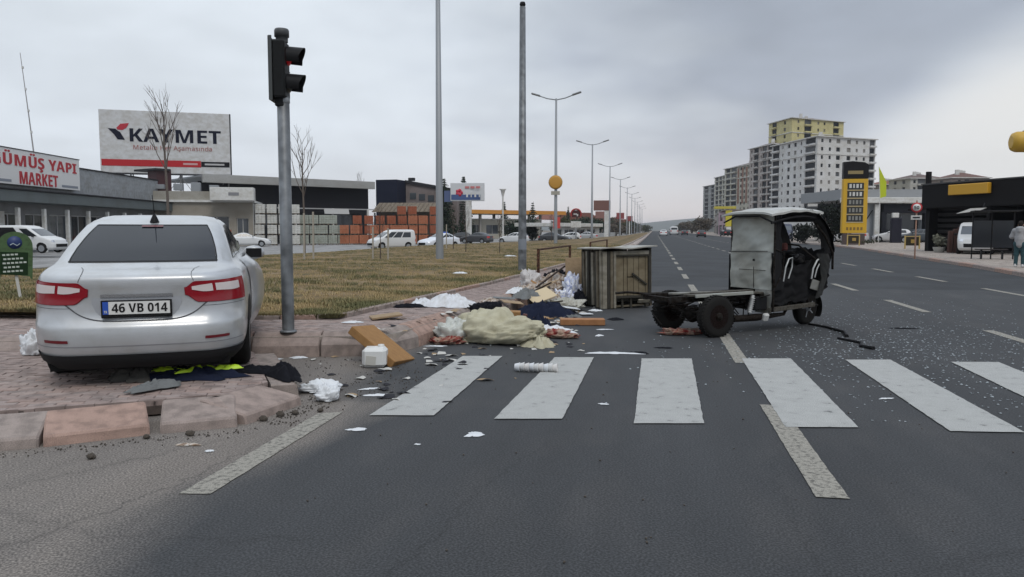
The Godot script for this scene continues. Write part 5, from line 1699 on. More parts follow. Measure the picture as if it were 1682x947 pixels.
	scatter("broken_glass", "shards of broken windscreen glass strewn right of the tricycle", shard.commit(), gm, 2600, func():
		var c = [[3.4, 11.4, 0.95, 2.0], [3.4, 11.4, 0.95, 2.0], [3.4, 11.0, 1.6, 1.6], [2.6, 9.8, 1.1, 0.8], [4.6, 13.5, 1.6, 2.4], [2.8, 8.0, 1.2, 1.0]][rng.randi() % 6]
		return V(c[0] + rng.randfn(0, 1) * c[2], 0.007, maxf(6.3, c[1] + rng.randfn(0, 1) * c[3])), 0.3, 1.0)
	var pebble := tool()
	blob(pebble, Vector3(0, 0.006, 0), Vector3(0.012, 0.008, 0.010), 2, 0.5, 1.5, 6, 4)
	pebble.generate_normals()
	scatter("grit", "dark grit and crumbs of earth along the kerbs and the gap", pebble.commit(), grain(mat(0.10, 0.085, 0.07, 0.95), T.speck, 0.3), 900, func():
		var k := rng.randi() % 5
		if k == 0:
			var p := Vector2(-5.2, 3.72).lerp(Vector2(-3.0, 5.2), rng.randf()) + Vector2(rng.randf() * 0.12, -absf(rng.randfn(0, 0.10)))
			return V(p.x, 0.006, p.y)
		if k == 1:
			return V(-2.85 + rng.randfn(0, 0.10), 0.006, rng.randf_range(5.3, 6.4))
		if k == 2:
			return V(-3.3 + rng.randfn(0, 0.45), 0.006, 7.5 + rng.randfn(0, 0.45))
		if k == 3:
			return V(rng.randf_range(-2.9, -2.2) , 0.006, rng.randf_range(6.2, 7.9))
		return V(rng.randf_range(-2.6, 5.0), 0.006, rng.randf_range(3.0, 10.0)), 0.2, 0.8)
	var flake := tool()
	sheet(flake, 3, 3, func(u, v): return Vector3((u - 0.5) * 0.10 + 0.02 * v, 0.004 + 0.018 * sin(u * 2.6) * (1 - v * 0.5), (v - 0.5) * 0.07 * (1.2 - u * 0.5)), 0.002)
	flake.generate_normals()
	var flake_mesh := flake.commit()
	for q in [["pale_litter", "pale crumbs of torn packaging strewn from the kerb to the cargo box", mat(0.46, 0.45, 0.42, 0.8), 120], ["dark_litter", "dark crumbs of torn lining strewn from the kerb to the cargo box", mat(0.03, 0.03, 0.035, 0.9), 90], ["tan_litter", "tan crumbs of carton strewn from the kerb to the cargo box", M.card_pale, 70]]:
		scatter(q[0], q[1], flake_mesh, q[2], q[3], func():
			var d := rng.randf_range(8.7, 15.8) if rng.randf() < 0.8 else rng.randf_range(6.3, 8.8)
			var x := -2.0 + rng.randfn(0, 0.55) if d > 8.8 else -2.6 + rng.randfn(0, 0.5)
			if d > 12.0:
				x = -1.9 + rng.randfn(0, 0.5)
			var kerb_x := -2.9 + 0.085 * (d - 9.0) if d > 8.6 else -9.0
			return V(x, 0.006 if x > kerb_x else 0.282, d), 0.25, 1.3)
	for k in [[-3.30, 4.93, 0.032, "largest dark clod at the foot of the broken kerb gap"], [-2.99, 5.42, 0.035, "dark clod below the last near kerb stone"], [-2.93, 5.58, 0.035, "small dark clod beside the last near kerb stone"], [-2.84, 5.66, 0.03, "round dark clod just left of the edge line"], [-2.68, 5.78, 0.028, "tiny dark clod at the top end of the edge line"], [-3.56, 4.80, 0.026, "dark clod under the orange kerb stone's right end"], [-3.6, 4.3, 0.03, "lone dark clod out on the dusty road edge"]]:
		var s := tool()
		blob(s, Vector3(0, k[2] * 0.5, 0), Vector3(k[2], k[2] * 0.7, k[2] * 0.8), int(k[2] * 1000), 0.6, 1.6, 12, 8, 0.0)
		var o := obj("earth_clod", s, grain(mat(0.09, 0.075, 0.06, 0.95), T.speck, 0.2))
		o.position = V(k[0], 0.005, k[1])
		tag(o, k[3], "clod")

func scatter(called: String, label: String, mesh: Mesh, m: Material, count: int, place: Callable, lo: float, hi: float) -> void:
	var mm := MultiMesh.new()
	mm.transform_format = MultiMesh.TRANSFORM_3D
	mm.mesh = mesh
	mm.instance_count = count
	for k in count:
		var sc := rng.randf_range(lo, hi)
		mm.set_instance_transform(k, Transform3D(Basis(Vector3.UP, rng.randf() * TAU).scaled(Vector3(sc, sc, sc)), place.call()))
	var o := MultiMeshInstance3D.new()
	o.name = called
	o.multimesh = mm
	o.material_override = m
	add_child(o)
	stuff(o)
	o.set_meta("label", label)

func build_street_furniture() -> void:
	# traffic light
	var tl := thing("traffic_light", "two lamp traffic light turned to the right on a grey pole by the kerb", "traffic light", V(-4.29, 0.275, 8.42))
	var pole := one("pole", M.steel, tl, func(s):
		lathe(s, [[0.071, 0.0], [0.071, 2.78], [0.05, 2.80]], 24)
		lathe(s, [[0.075, 0.0], [0.10, 0.002], [0.10, 0.018], [0.075, 0.03]], 24))
	one("pole_band", M.steel_far, pole, func(s): lathe(s, [[0.07, 2.70], [0.077, 2.705], [0.077, 2.76], [0.07, 2.765]], 24))
	var hx := Transform3D(Basis(Vector3.UP, deg_to_rad(104)), Vector3(0.0, 0, 0.0))
	one("housing", grain(mat(0.014, 0.015, 0.016, 0.5), T.faint, 0.4), tl, func(s):
		X = hx
		box(s, Vector3(0, 3.08, -0.02), Vector3(0.27, 0.66, 0.15), Basis.IDENTITY, 0.02)
		box(s, Vector3(0, 3.08, -0.02), Vector3(0.274, 0.012, 0.154))
		box(s, Vector3(0.0, 2.71, -0.03), Vector3(0.16, 0.10, 0.10), Basis.IDENTITY, 0.01)
		X = Transform3D.IDENTITY)
	one("backing_plate", mat(0.06, 0.065, 0.065, 0.5, 0.3), tl, func(s):
		X = hx
		box(s, Vector3(0, 3.08, -0.118), Vector3(0.31, 0.73, 0.02), Basis.IDENTITY, 0.006)
		box(s, Vector3(0.145, 3.08, -0.10), Vector3(0.02, 0.73, 0.03))
		box(s, Vector3(-0.145, 3.08, -0.10), Vector3(0.02, 0.73, 0.03))
		X = Transform3D.IDENTITY)
	one("cap", mat(0.055, 0.058, 0.06, 0.5), tl, func(s): lathe(s, [[0.07, 3.40], [0.07, 3.46], [0.085, 3.462], [0.085, 3.53], [0.075, 3.55], [0.0, 3.552]], 20))
	for k in [[3.235, 0], [2.925, 1]]:
		one("visor", mat(0.011, 0.011, 0.012, 0.45), tl, func(s):
			X = hx * Transform3D(Basis.IDENTITY, Vector3(0, k[0], 0.065))
			for q in [[0.118, 0], [0.112, 1]]:
				sheet(s, 22, 8, func(u, v):
					var a := lerpf(-0.6, PI + 0.6, u if q[1] == 0 else 1 - u)
					var reach := 0.20 * (0.72 + 0.28 * sin(clampf(a, 0, PI)))
					return Vector3(cos(a) * q[0], sin(a) * q[0] - 0.015 * v, v * reach), 0.0)
			X = Transform3D.IDENTITY)
		var lens := mat(0.30, 0.008, 0.015, 0.25) if k[1] == 0 else mat(0.02, 0.02, 0.012, 0.3)
		if k[1] == 0:
			lens.emission_enabled = true
			lens.emission = Color(1.0, 0.05, 0.08)
			lens.emission_energy_multiplier = 0.05
		one("signal_lens", lens, tl, func(s):
			X = hx * Transform3D(Basis.IDENTITY, Vector3(0, k[0], 0.066))
			lathe(s, [[0.104, 0.0], [0.098, 0.014], [0.07, 0.03], [0.0, 0.038]], 24, Basis(Vector3.RIGHT, Vector3.BACK, Vector3.DOWN))
			X = Transform3D.IDENTITY)
	# green rounded sign on a leaning stake
	var gs := thing("green_sign", "green rounded notice board on a leaning white stake in the grass", "sign", V(-9.88, 0.33, 10.38), deg_to_rad(42))
	one("stake", mat(0.5, 0.5, 0.48, 0.7), gs, func(s): bar(s, Vector3(0.05, -0.1, -0.02), Vector3(-0.03, 0.62, -0.02), 0.05, 0.04))
	var outline := PackedVector2Array()
	for i in 15:
		var a := PI * i / 14
		outline.append(Vector2(cos(a) * 0.235, 0.88 + 0.26 * pow(sin(a), 0.8)))
	outline.append_array([Vector2(-0.235, 0.42), Vector2(-0.19, 0.40), Vector2(-0.185, 0.48), Vector2(0.20, 0.44), Vector2(0.21, 0.40), Vector2(0.235, 0.41)])
	var gb := one("board", grain(mat(0.055, 0.115, 0.04, 0.55), T.grime, 0.6), gs, func(s):
		X = Transform3D(Basis(Vector3.FORWARD, 0.05), Vector3(-0.05, 0, 0))
		prism(s, outline, 0.0, 0.035)
		X = Transform3D.IDENTITY)
	one("dark_field", mat(0.012, 0.03, 0.012, 0.5), gb, func(s): box(s, Vector3(-0.03, 0.64, 0.037), Vector3(0.37, 0.36, 0.006), Basis(Vector3.FORWARD, 0.05), 0.002))
	one("emblem", mat(0.012, 0.03, 0.12, 0.5), gb, func(s): lathe(s, [[0.10, 0.0], [0.10, 0.006], [0.0, 0.008]], 24, Basis(Vector3.RIGHT, Vector3.BACK, Vector3.DOWN), Vector3(-0.01, 0.97, 0.036)))
	one("emblem_wave", mat(0.35, 0.42, 0.45, 0.5), gb, func(s): tube(s, [Vector3(-0.07, 0.93, 0.047), Vector3(-0.03, 0.955, 0.047), Vector3(0.02, 0.92, 0.047), Vector3(0.06, 0.95, 0.047)], 0.008, 6))
	for k in 5:
		one("print_line", mat(0.45, 0.5, 0.45, 0.6), gb, func(s):
			for q in 4 + k % 3:
				box(s, Vector3(-0.16 + q * 0.055 + 0.012 * (k % 2), 0.78 - 0.065 * k + 0.05 * (q * 0.055 - 0.1), 0.042), Vector3(0.04, 0.026, 0.004)))
	# brown pedestrian barrier
	for k in [["pedestrian_barrier", "rust brown pedestrian barrier standing in the spilled rubbish by the kerb", [[-2.45, 16.3], [-2.22, 20.5]]], ["pedestrian_barrier", "farther rust brown barrier along the kerb, seen over the cargo box", [[-2.12, 26.0], [-1.98, 33.0]]]]:
		var a := V(k[2][0][0], 0.27, k[2][0][1])
		var b := V(k[2][1][0], 0.27, k[2][1][1])
		var br := thing(k[0], k[1], "barrier", a)
		for e in [Vector3.ZERO, b - a]:
			one("post", M.iron, br, func(s): box(s, e + Vector3(0, 0.39, 0), Vector3(0.06, 0.80, 0.06), Basis.IDENTITY, 0.008))
		one("top_rail", M.iron, br, func(s): bar(s, Vector3(0, 0.80, 0.03), b - a + Vector3(0, 0.80, -0.03), 0.055, 0.04))
	# the plain pole
	var pp := thing("plain_pole", "tall bare grey pole without a lamp at the grass edge", "pole", V(-3.78, 0.30, 22.0))
	one("shaft", M.steel, pp, func(s): lathe(s, [[0.125, 0.0], [0.12, 0.9], [0.085, 7.55], [0.0, 7.56]], 20))
	one("cap", M.black, pp, func(s): lathe(s, [[0.06, 7.56], [0.09, 7.6], [0.07, 7.68], [0.0, 7.70]], 14))
	one("paint_band", mat(0.20, 0.22, 0.25, 0.6), pp, func(s): lathe(s, [[0.1225, 0.62], [0.1235, 0.63], [0.1215, 0.92], [0.1205, 0.93]], 20))

# ================================================================ buildings, trees and vehicles along the road
func plank_box(called: String, m: Material, parent: Node, c: Vector3, size: Vector3, b := Basis.IDENTITY, bevel := 0.0) -> MeshInstance3D:
	return one(called, m, parent, func(s): box(s, c, size, b, bevel))

func build_store() -> void:
	var root := thing("building_market", "long low grey shop with a white and red name board over its canopy", "shop", V(-44.4, -0.30, 32.0))
	var right := (V(-55.0, 0, 77.9) - V(-44.4, 0, 32.0)).normalized()
	var f := wall_frame(Vector3.ZERO, right)
	var L := 47.1
	var wall := over(grain(mat(0.30, 0.31, 0.32, 0.8), T.speck, 1.0), T.faint, 9.0)
	var opens := []
	var x := 0.6
	var k := 0
	while x < L - 3.6:
		opens.append([x, 0.15 if k % 3 == 1 else 0.55, x + 2.9, 3.05, [M.pane, M.pane_light, M.pane][k % 3]])
		x += 3.45
		k += 1
	facade(root, wall, f, L, 3.9, opens, 0.25, mat(0.5, 0.5, 0.5, 0.5))
	for q in 14:
		plank_box("column", M.white, root, f * Vector3(0.35 + q * 3.45, 1.72, 1.6), Vector3(0.28, 3.45, 0.28), f.basis, 0.02)
	var can := over(grain(mat(0.17, 0.20, 0.205, 0.6, 0.2), T.speck, 1.0), T.faint, 11.0)
	plank_box("canopy", can, root, f * Vector3(L / 2, 4.30, 0.9), Vector3(L, 0.85, 2.2), f.basis * Basis(Vector3.RIGHT, 0.0), 0.03)
	plank_box("canopy_edge", M.dark, root, f * Vector3(L / 2, 4.80, 0.95), Vector3(L, 0.10, 2.36), f.basis)
	var panel := over(grain(mat(0.33, 0.35, 0.375, 0.6, 0.1), T.faint, 2.4), T.faint, 7.0)
	for q in 15:
		plank_box("wall_panel", panel, root, f * Vector3(1.57 + q * 3.14, 6.06, -0.05 + 0.004 * (q % 2)), Vector3(3.115, 2.42, 0.12), f.basis, 0.01)
	plank_box("roof_edge", M.dark, root, f * Vector3(L / 2, 7.33, -0.1), Vector3(L + 0.1, 0.12, 0.4), f.basis)
	plank_box("roof", wall, root, f * Vector3(L / 2, 7.18, -9.0), Vector3(L, 0.16, 17.6), f.basis)
	plank_box("side_wall", wall, root, f * Vector3(L - 0.1, 3.5, -9.0), Vector3(0.2, 7.1, 17.6), f.basis)
	plank_box("back_wall", wall, root, f * Vector3(L / 2, 3.5, -17.9), Vector3(L, 7.1, 0.2), f.basis)
	for q in [[17.2, 1.9, 2.7], [38.2, 1.7, 2.9], [41.4, 1.7, 2.9]]:
		plank_box("roller_shutter", M.white, root, f * Vector3(q[0], q[1], 0.03), Vector3(q[2], 2.6, 0.06), f.basis)
	var sg := thing("shop_sign", "white shop board with large red letters reading GÜMÜŞ YAPI MARKET", "sign", V(-44.4, -0.30, 32.0))
	var x0 := 15.4
	var x1 := 28.9
	var board := plank_box("board", mat(0.66, 0.66, 0.655, 0.5), sg, f * Vector3((x0 + x1) / 2, 6.62, 0.42), Vector3(x1 - x0, 2.72, 0.2), f.basis, 0.02)
	plank_box("board_frame", M.dark, board, f * Vector3((x0 + x1) / 2, 8.0, 0.40), Vector3(x1 - x0 + 0.1, 0.07, 0.3), f.basis)
	var ink := mat(0.40, 0.03, 0.04, 0.8)
	letters("lettering", "GÜMÜŞ YAPI", 11.9, 1.40, ink, board, f * Transform3D(Basis.IDENTITY, Vector3(22.4, 7.13, 0.53)), 0.05)
	letters("lettering", "MARKET", 5.4, 0.98, ink, board, f * Transform3D(Basis.IDENTITY, Vector3(22.6, 5.86, 0.53)), 0.05)
	for q in [[17.9, 1.9], [27.2, 2.6]]:
		plank_box("small_print", mat(0.22, 0.24, 0.28, 0.6), board, f * Vector3(q[0], 5.52, 0.525), Vector3(q[1], 0.2, 0.012), f.basis)
	var mast := thing("aerial_mast", "thin leaning aerial mast rising behind the grey shop", "mast", V(-54.6, 6.9, 60.0))
	one("mast_tube", mat(0.28, 0.27, 0.27, 0.6), mast, func(s): tube(s, [Vector3(0, 0, 0), Vector3(-0.45, 4.6, 0), Vector3(-1.05, 10.3, 0)], [0.07, 0.05, 0.025], 6))
	for q in 5:
		plank_box("mast_joint", M.white, mast, Vector3(-0.1 - 0.19 * q, 1.4 + 1.9 * q, 0), Vector3(0.13, 0.2, 0.13))

func build_billboard() -> void:
	var root := thing("roof_billboard", "large white advertising hoarding on a steel frame reading KAYMET", "billboard", V(-63.3, 8.15, 79.1))
	var f := wall_frame(Vector3.ZERO, V(-50.6, 0, 85.5) - V(-63.3, 0, 79.1))
	var W := 14.2
	var H := 7.25
	var b := plank_box("board", over(grain(mat(0.60, 0.605, 0.62, 0.5), T.faint, 3.0), T.faint, 7.0), root, f * Vector3(W / 2, H / 2, 0), Vector3(W, H, 0.25), f.basis, 0.03)
	plank_box("edge_beam", M.dark, b, f * Vector3(W + 0.06, H / 2 - 0.4, -0.05), Vector3(0.14, H + 0.8, 0.3), f.basis)
	plank_box("edge_beam", M.dark, b, f * Vector3(W / 2, -0.10, -0.05), Vector3(W, 0.16, 0.3), f.basis)
	plank_box("red_band", mat(0.40, 0.012, 0.018, 0.8), b, f * Vector3(5.5, 1.17, 0.14), Vector3(10.75, 0.76, 0.03), f.basis)
	plank_box("black_band", mat(0.015, 0.015, 0.018, 0.8), b, f * Vector3(12.5, 1.17, 0.14), Vector3(3.2, 0.62, 0.03), f.basis)
	plank_box("band_print", mat(0.5, 0.3, 0.3, 0.5), b, f * Vector3(9.7, 1.17, 0.16), Vector3(1.6, 0.22, 0.02), f.basis)
	plank_box("band_print", mat(0.4, 0.4, 0.4, 0.5), b, f * Vector3(12.4, 1.17, 0.16), Vector3(2.2, 0.2, 0.02), f.basis)
	letters("lettering", "KAYMET", 10.0, 1.55, mat(0.012, 0.014, 0.026, 0.8), b, f * Transform3D(Basis.IDENTITY, Vector3(8.2, 4.42, 0.14)), 0.04)
	letters("lettering", "Metalin Her Aşamasında", 8.6, 0.72, mat(0.30, 0.11, 0.10, 0.5), b, f * Transform3D(Basis.IDENTITY, Vector3(7.85, 2.92, 0.14)), 0.04, "Droid Sans", false)
	var logo := func(pts: Array) -> PackedVector2Array:
		return PackedVector2Array(pts.map(func(p): return Vector2((p[0] - 55.0) / 970.0 * W, (600.0 - p[1]) / 465.0 * H)))
	one("emblem", mat(0.40, 0.015, 0.03, 0.5), b, func(s):
		X = f
		prism(s, logo.call([[180, 268], [210, 238], [272, 231], [252, 266], [222, 284], [187, 281]]), 0.13, 0.17)
		X = Transform3D.IDENTITY)
	one("emblem", mat(0.012, 0.014, 0.026, 0.8), b, func(s):
		X = f
		prism(s, logo.call([[118, 273], [172, 276], [190, 290], [205, 298], [238, 355], [186, 353], [162, 318]]), 0.13, 0.17)
		X = Transform3D.IDENTITY)
	for q in 6:
		one("frame_strut", mat(0.22, 0.22, 0.22, 0.6, 0.3), root, func(s):
			X = f
			var x := 0.4 + q * 2.7
			tube(s, [Vector3(x, 0.0, -0.3), Vector3(x, -3.0, -0.3)], 0.09, 6)
			if q < 5:
				tube(s, [Vector3(x, -0.2, -0.3), Vector3(x + 1.35, -2.2, -0.3), Vector3(x + 2.7, -0.2, -0.3)], 0.05, 6)
			tube(s, [Vector3(x, 3.5, -0.2), Vector3(x, -2.4, -2.6)], 0.07, 6)
			X = Transform3D.IDENTITY)
	# the buildings under it
	var cs := thing("building_shop", "small beige shop with a projecting white fascia under the hoarding", "shop", V(-57.0, -0.3, 75.0))
	var g := wall_frame(Vector3.ZERO, V(-44.9, 0, 80.2) - V(-57.0, 0, 75.0))
	facade(cs, over(grain(mat(0.42, 0.38, 0.32, 0.8), T.speck, 1.0), T.faint, 9.0), g, 13.2, 4.9, [[7.9, 0.1, 10.6, 3.3, M.pane], [2.2, 0.9, 4.2, 2.8, M.pane], [11.4, 0.4, 12.7, 3.1, M.pane_light]], 0.4, M.white)
	plank_box("roof", M.white, cs, g * Vector3(6.6, 5.0, -4.4), Vector3(13.6, 0.25, 9.4), g.basis)
	plank_box("side_wall", M.white, cs, g * Vector3(13.1, 2.4, -4.5), Vector3(0.2, 4.8, 8.6), g.basis)
	plank_box("side_wall", M.white, cs, g * Vector3(0.1, 2.4, -4.5), Vector3(0.2, 4.8, 8.6), g.basis)
	plank_box("fascia", M.white, cs, g * Vector3(11.2, 5.75, 0.9), Vector3(4.6, 1.45, 1.9), g.basis, 0.04)
	plank_box("fascia_print", mat(0.2, 0.2, 0.21, 0.6), cs, g * Vector3(11.4, 5.75, 1.87), Vector3(1.1, 0.34, 0.02), g.basis)
	plank_box("parapet", over(grain(mat(0.45, 0.43, 0.38, 0.8), T.speck, 1.0), T.faint, 7.0), cs, g * Vector3(5.4, 5.6, -0.4), Vector3(6.5, 1.0, 0.5), g.basis)
	for q in 4:
		plank_box("roof_unit", M.steel_far, cs, g * Vector3(3.2 + q * 1.9, 6.6, -1.2 - 0.3 * (q % 2)), Vector3(1.0, 0.5 + 0.25 * (q % 3), 0.7), g.basis, 0.03)
	plank_box("wall_pier", M.white, cs, g * Vector3(7.0, 1.7, 0.06), Vector3(1.5, 3.4, 0.12), g.basis)
	var mp := thing("maroon_pylon", "dark maroon square pylon between the grey shop and the hoarding", "pylon", V(-55.4, -0.3, 78.6))
	plank_box("shaft", over(grain(mat(0.075, 0.018, 0.022, 0.6), T.speck, 1.0), T.faint, 9.0), mp, Vector3(0, 4.3, 0), Vector3(1.8, 8.6, 1.8), Basis(Vector3.UP, -0.4), 0.04)
	plank_box("cap", M.dark, mp, Vector3(-0.9, 8.55, 0), Vector3(4.2, 0.22, 1.9), Basis(Vector3.UP, -0.4))

func build_warehouse() -> void:
	var root := thing("building_warehouse", "long dark open fronted warehouse with a pale roof fascia", "warehouse", V(-52.5, -0.3, 82.2))
	var f := wall_frame(Vector3.ZERO, V(-38.2, 0, 100.5) - V(-52.5, 0, 82.2))
	var L := 23.2
	plank_box("fascia", over(grain(mat(0.46, 0.46, 0.45, 0.6), T.speck, 1.0), T.faint, 12.0), root, f * Vector3(L / 2, 7.85, 0.4), Vector3(L, 1.0, 0.5), f.basis, 0.03)
	plank_box("roof", M.steel_far, root, f * Vector3(L / 2, 8.15, -7.5), Vector3(L, 0.2, 15.4), f.basis)
	facade(root, mat(0.018, 0.018, 0.021, 0.7), f * Transform3D(Basis.IDENTITY, Vector3(0, 0, -1.2)), L, 7.6, [[1.0, 0.1, 6.6, 3.9, M.pane], [7.6, 0.1, 13.6, 3.9, M.pane], [14.6, 0.1, 21.8, 3.9, M.pane]], 0.6, M.dark)
	plank_box("side_wall", M.dark, root, f * Vector3(L - 0.1, 3.7, -8), Vector3(0.2, 7.4, 13), f.basis)
	for q in 5:
		plank_box("column", M.white, root, f * Vector3(1.0 + q * 5.3, 2.3, 0.3), Vector3(0.24, 4.6, 0.24), f.basis, 0.02)
	plank_box("beam", mat(0.32, 0.32, 0.32, 0.6), root, f * Vector3(L / 2, 4.55, 0.3), Vector3(L, 0.14, 0.2), f.basis)
	plank_box("awning", mat(0.40, 0.40, 0.39, 0.7), root, f * Vector3(17.2, 4.2, 0.8), Vector3(3.6, 0.7, 0.1), f.basis * Basis(Vector3.RIGHT, -0.3))
	var nb := thing("building_navy", "dark navy box shaped building above the brick yard", "building", V(-42.8, -0.3, 115.0))
	plank_box("wall", mat(0.012, 0.015, 0.03, 0.6), nb, Vector3(1.8, 4.8, -5), Vector3(3.6, 9.7, 10), Basis(Vector3.UP, -0.1), 0.03)
	plank_box("roof_light", M.dark, nb, Vector3(4.2, 9.9, -4), Vector3(1.0, 0.5, 0.6))
	var rw := thing("building_hall", "grey and reddish hall with a sloping roof line behind the yard shed", "building", V(-39.3, -0.3, 118.0))
	one("wall", over(grain(mat(0.30, 0.25, 0.24, 0.8), T.speck, 2.0), T.faint, 12.0), rw, func(s): prism(s, PackedVector2Array([Vector2(0, 0), Vector2(8.5, 0), Vector2(8.5, 7.9), Vector2(0, 9.4)]), -8.0, -0.1))
	one("roof_edge", M.dark, rw, func(s): bar(s, Vector3(-0.1, 9.5, 0.0), Vector3(8.6, 7.95, 0.0), 0.3, 0.5))
	for q in 5:
		plank_box("window", M.pane_light, rw, Vector3(1.2 + q * 1.5, 7.2 - 0.2 * q, -0.06), Vector3(1.0, 1.0, 0.1))
	var sh := thing("yard_shed", "open shed with a sloping brown grey corrugated roof over the brick stacks", "shed", V(-39.6, -0.3, 104.0))
	var rr := over(grain(mat(0.28, 0.245, 0.19, 0.8), T.rust, 1.4), T.faint, 7.0)
	for q in 15:
		plank_box("roof_sheet", rr, sh, Vector3(0.35 + q * 0.62, 5.0, -1.0 - q * 0.06), Vector3(0.58, 0.08, 3.4), Basis(Vector3.RIGHT, 0.42), 0.02)
	for q in 4:
		plank_box("post", M.dark, sh, Vector3(0.4 + q * 2.8, 2.1, 0.2), Vector3(0.18, 4.2, 0.18))
	plank_box("back_wall", mat(0.10, 0.085, 0.07, 0.9), sh, Vector3(4.6, 2.6, -3.4), Vector3(9.4, 5.2, 0.15))

func build_yard() -> void:
	# stacked pallets of blocks and bricks
	var make := func(called: String, label: String, m: Material, group: String, nx: int, ny: int) -> Node3D:
		var t := thing(called, label, "pallet of blocks", Vector3.ZERO, 0.0, group)
		one("block_bundle", m, t, func(s):
			for i in nx:
				for j in ny:
					for e in 2:
						box(s, Vector3((i + 0.5) / nx * 1.06 - 0.53, 0.14 + (j + 0.5) / ny * 1.02, (e - 0.5) * 0.5), Vector3(1.06 / nx - 0.012, 1.02 / ny - 0.012, 0.49), Basis.IDENTITY, 0.01))
		stuff(t.get_child(0))
		one("pallet", mat(0.16, 0.12, 0.08, 0.9), t, func(s):
			for q in 3:
				box(s, Vector3(-0.46 + q * 0.46, 0.05, 0), Vector3(0.1, 0.09, 1.0))
			box(s, Vector3(0, 0.112, 0), Vector3(1.08, 0.025, 1.02)))
		return t
	var white_m := over(grain(mat(0.64, 0.64, 0.62, 0.9), T.faint, 1.9), T.faint, 6.0)
	var green_m := over(grain(mat(0.36, 0.385, 0.345, 0.9), T.faint, 1.9), T.faint, 6.0)
	var brick_m := over(grain(mat(0.43, 0.16, 0.085, 0.9), T.faint, 1.9), T.faint, 6.0)
	var red_m := over(grain(mat(0.36, 0.115, 0.06, 0.9), T.faint, 1.9), T.faint, 6.0)
	var nth := ["leftmost", "second", "third", "fourth", "fifth", "sixth", "seventh", "eighth", "ninth"]
	var level := ["on the ground", "one up from the ground", "third up from the ground", "topmost of four"]
	var sets := [
		["white_block_pallet", "pallet of whitish blocks before the warehouse", white_m, "pallets of whitish blocks", 3, 5, V(-47.0, -0.3, 80.2), V(-41.4, -0.3, 83.6), 6, [3, 3, 4, 4, 4, 4], 1.2],
		["green_block_pallet", "pallet of greenish grey blocks", green_m, "pallets of greenish blocks", 4, 4, V(-40.9, -0.3, 85.0), V(-36.9, -0.3, 86.8), 5, [3, 3, 3, 3, 2], 1.18],
		["brick_pallet", "pallet of orange bricks in the front row", brick_m, "pallets of orange bricks", 4, 6, V(-36.6, -0.3, 86.6), V(-28.2, -0.3, 91.0), 9, [2, 2, 1, 2, 2, 2, 2, 3, 3], 1.18],
		["red_brick_pallet", "pallet of redder bricks in the rear row", red_m, "pallets of redder bricks", 4, 6, V(-36.0, -0.3, 89.4), V(-27.6, -0.3, 94.0), 8, [3, 3, 3, 3, 4, 4, 3, 4], 1.18]]
	for q in sets:
		var proto: Node3D = make.call(q[0], q[1], q[2], q[3], q[4], q[5])
		var first := true
		for i in q[8]:
			var p: Vector3 = q[6].lerp(q[7], float(i) / (q[8] - 1))
			for j in q[9][i]:
				var at = p + Vector3(rng.randf_range(-0.06, 0.06), j * 1.19, rng.randf_range(-0.1, 0.1))
				var turn := 0.42 + rng.randf_range(-0.06, 0.06)
				var lab: String = "%s, %s stack, %s" % [q[1], nth[i], level[j]]
				lab = lab.replace("one up from the ground", "one up").replace("third up from the ground", "third up").replace("topmost of four", "topmost")
				if first:
					proto.set_meta("label", lab)
					proto.position = at
					proto.rotation.y = turn
					first = false
				else:
					copy(proto, q[0], lab, at, turn, q[3])

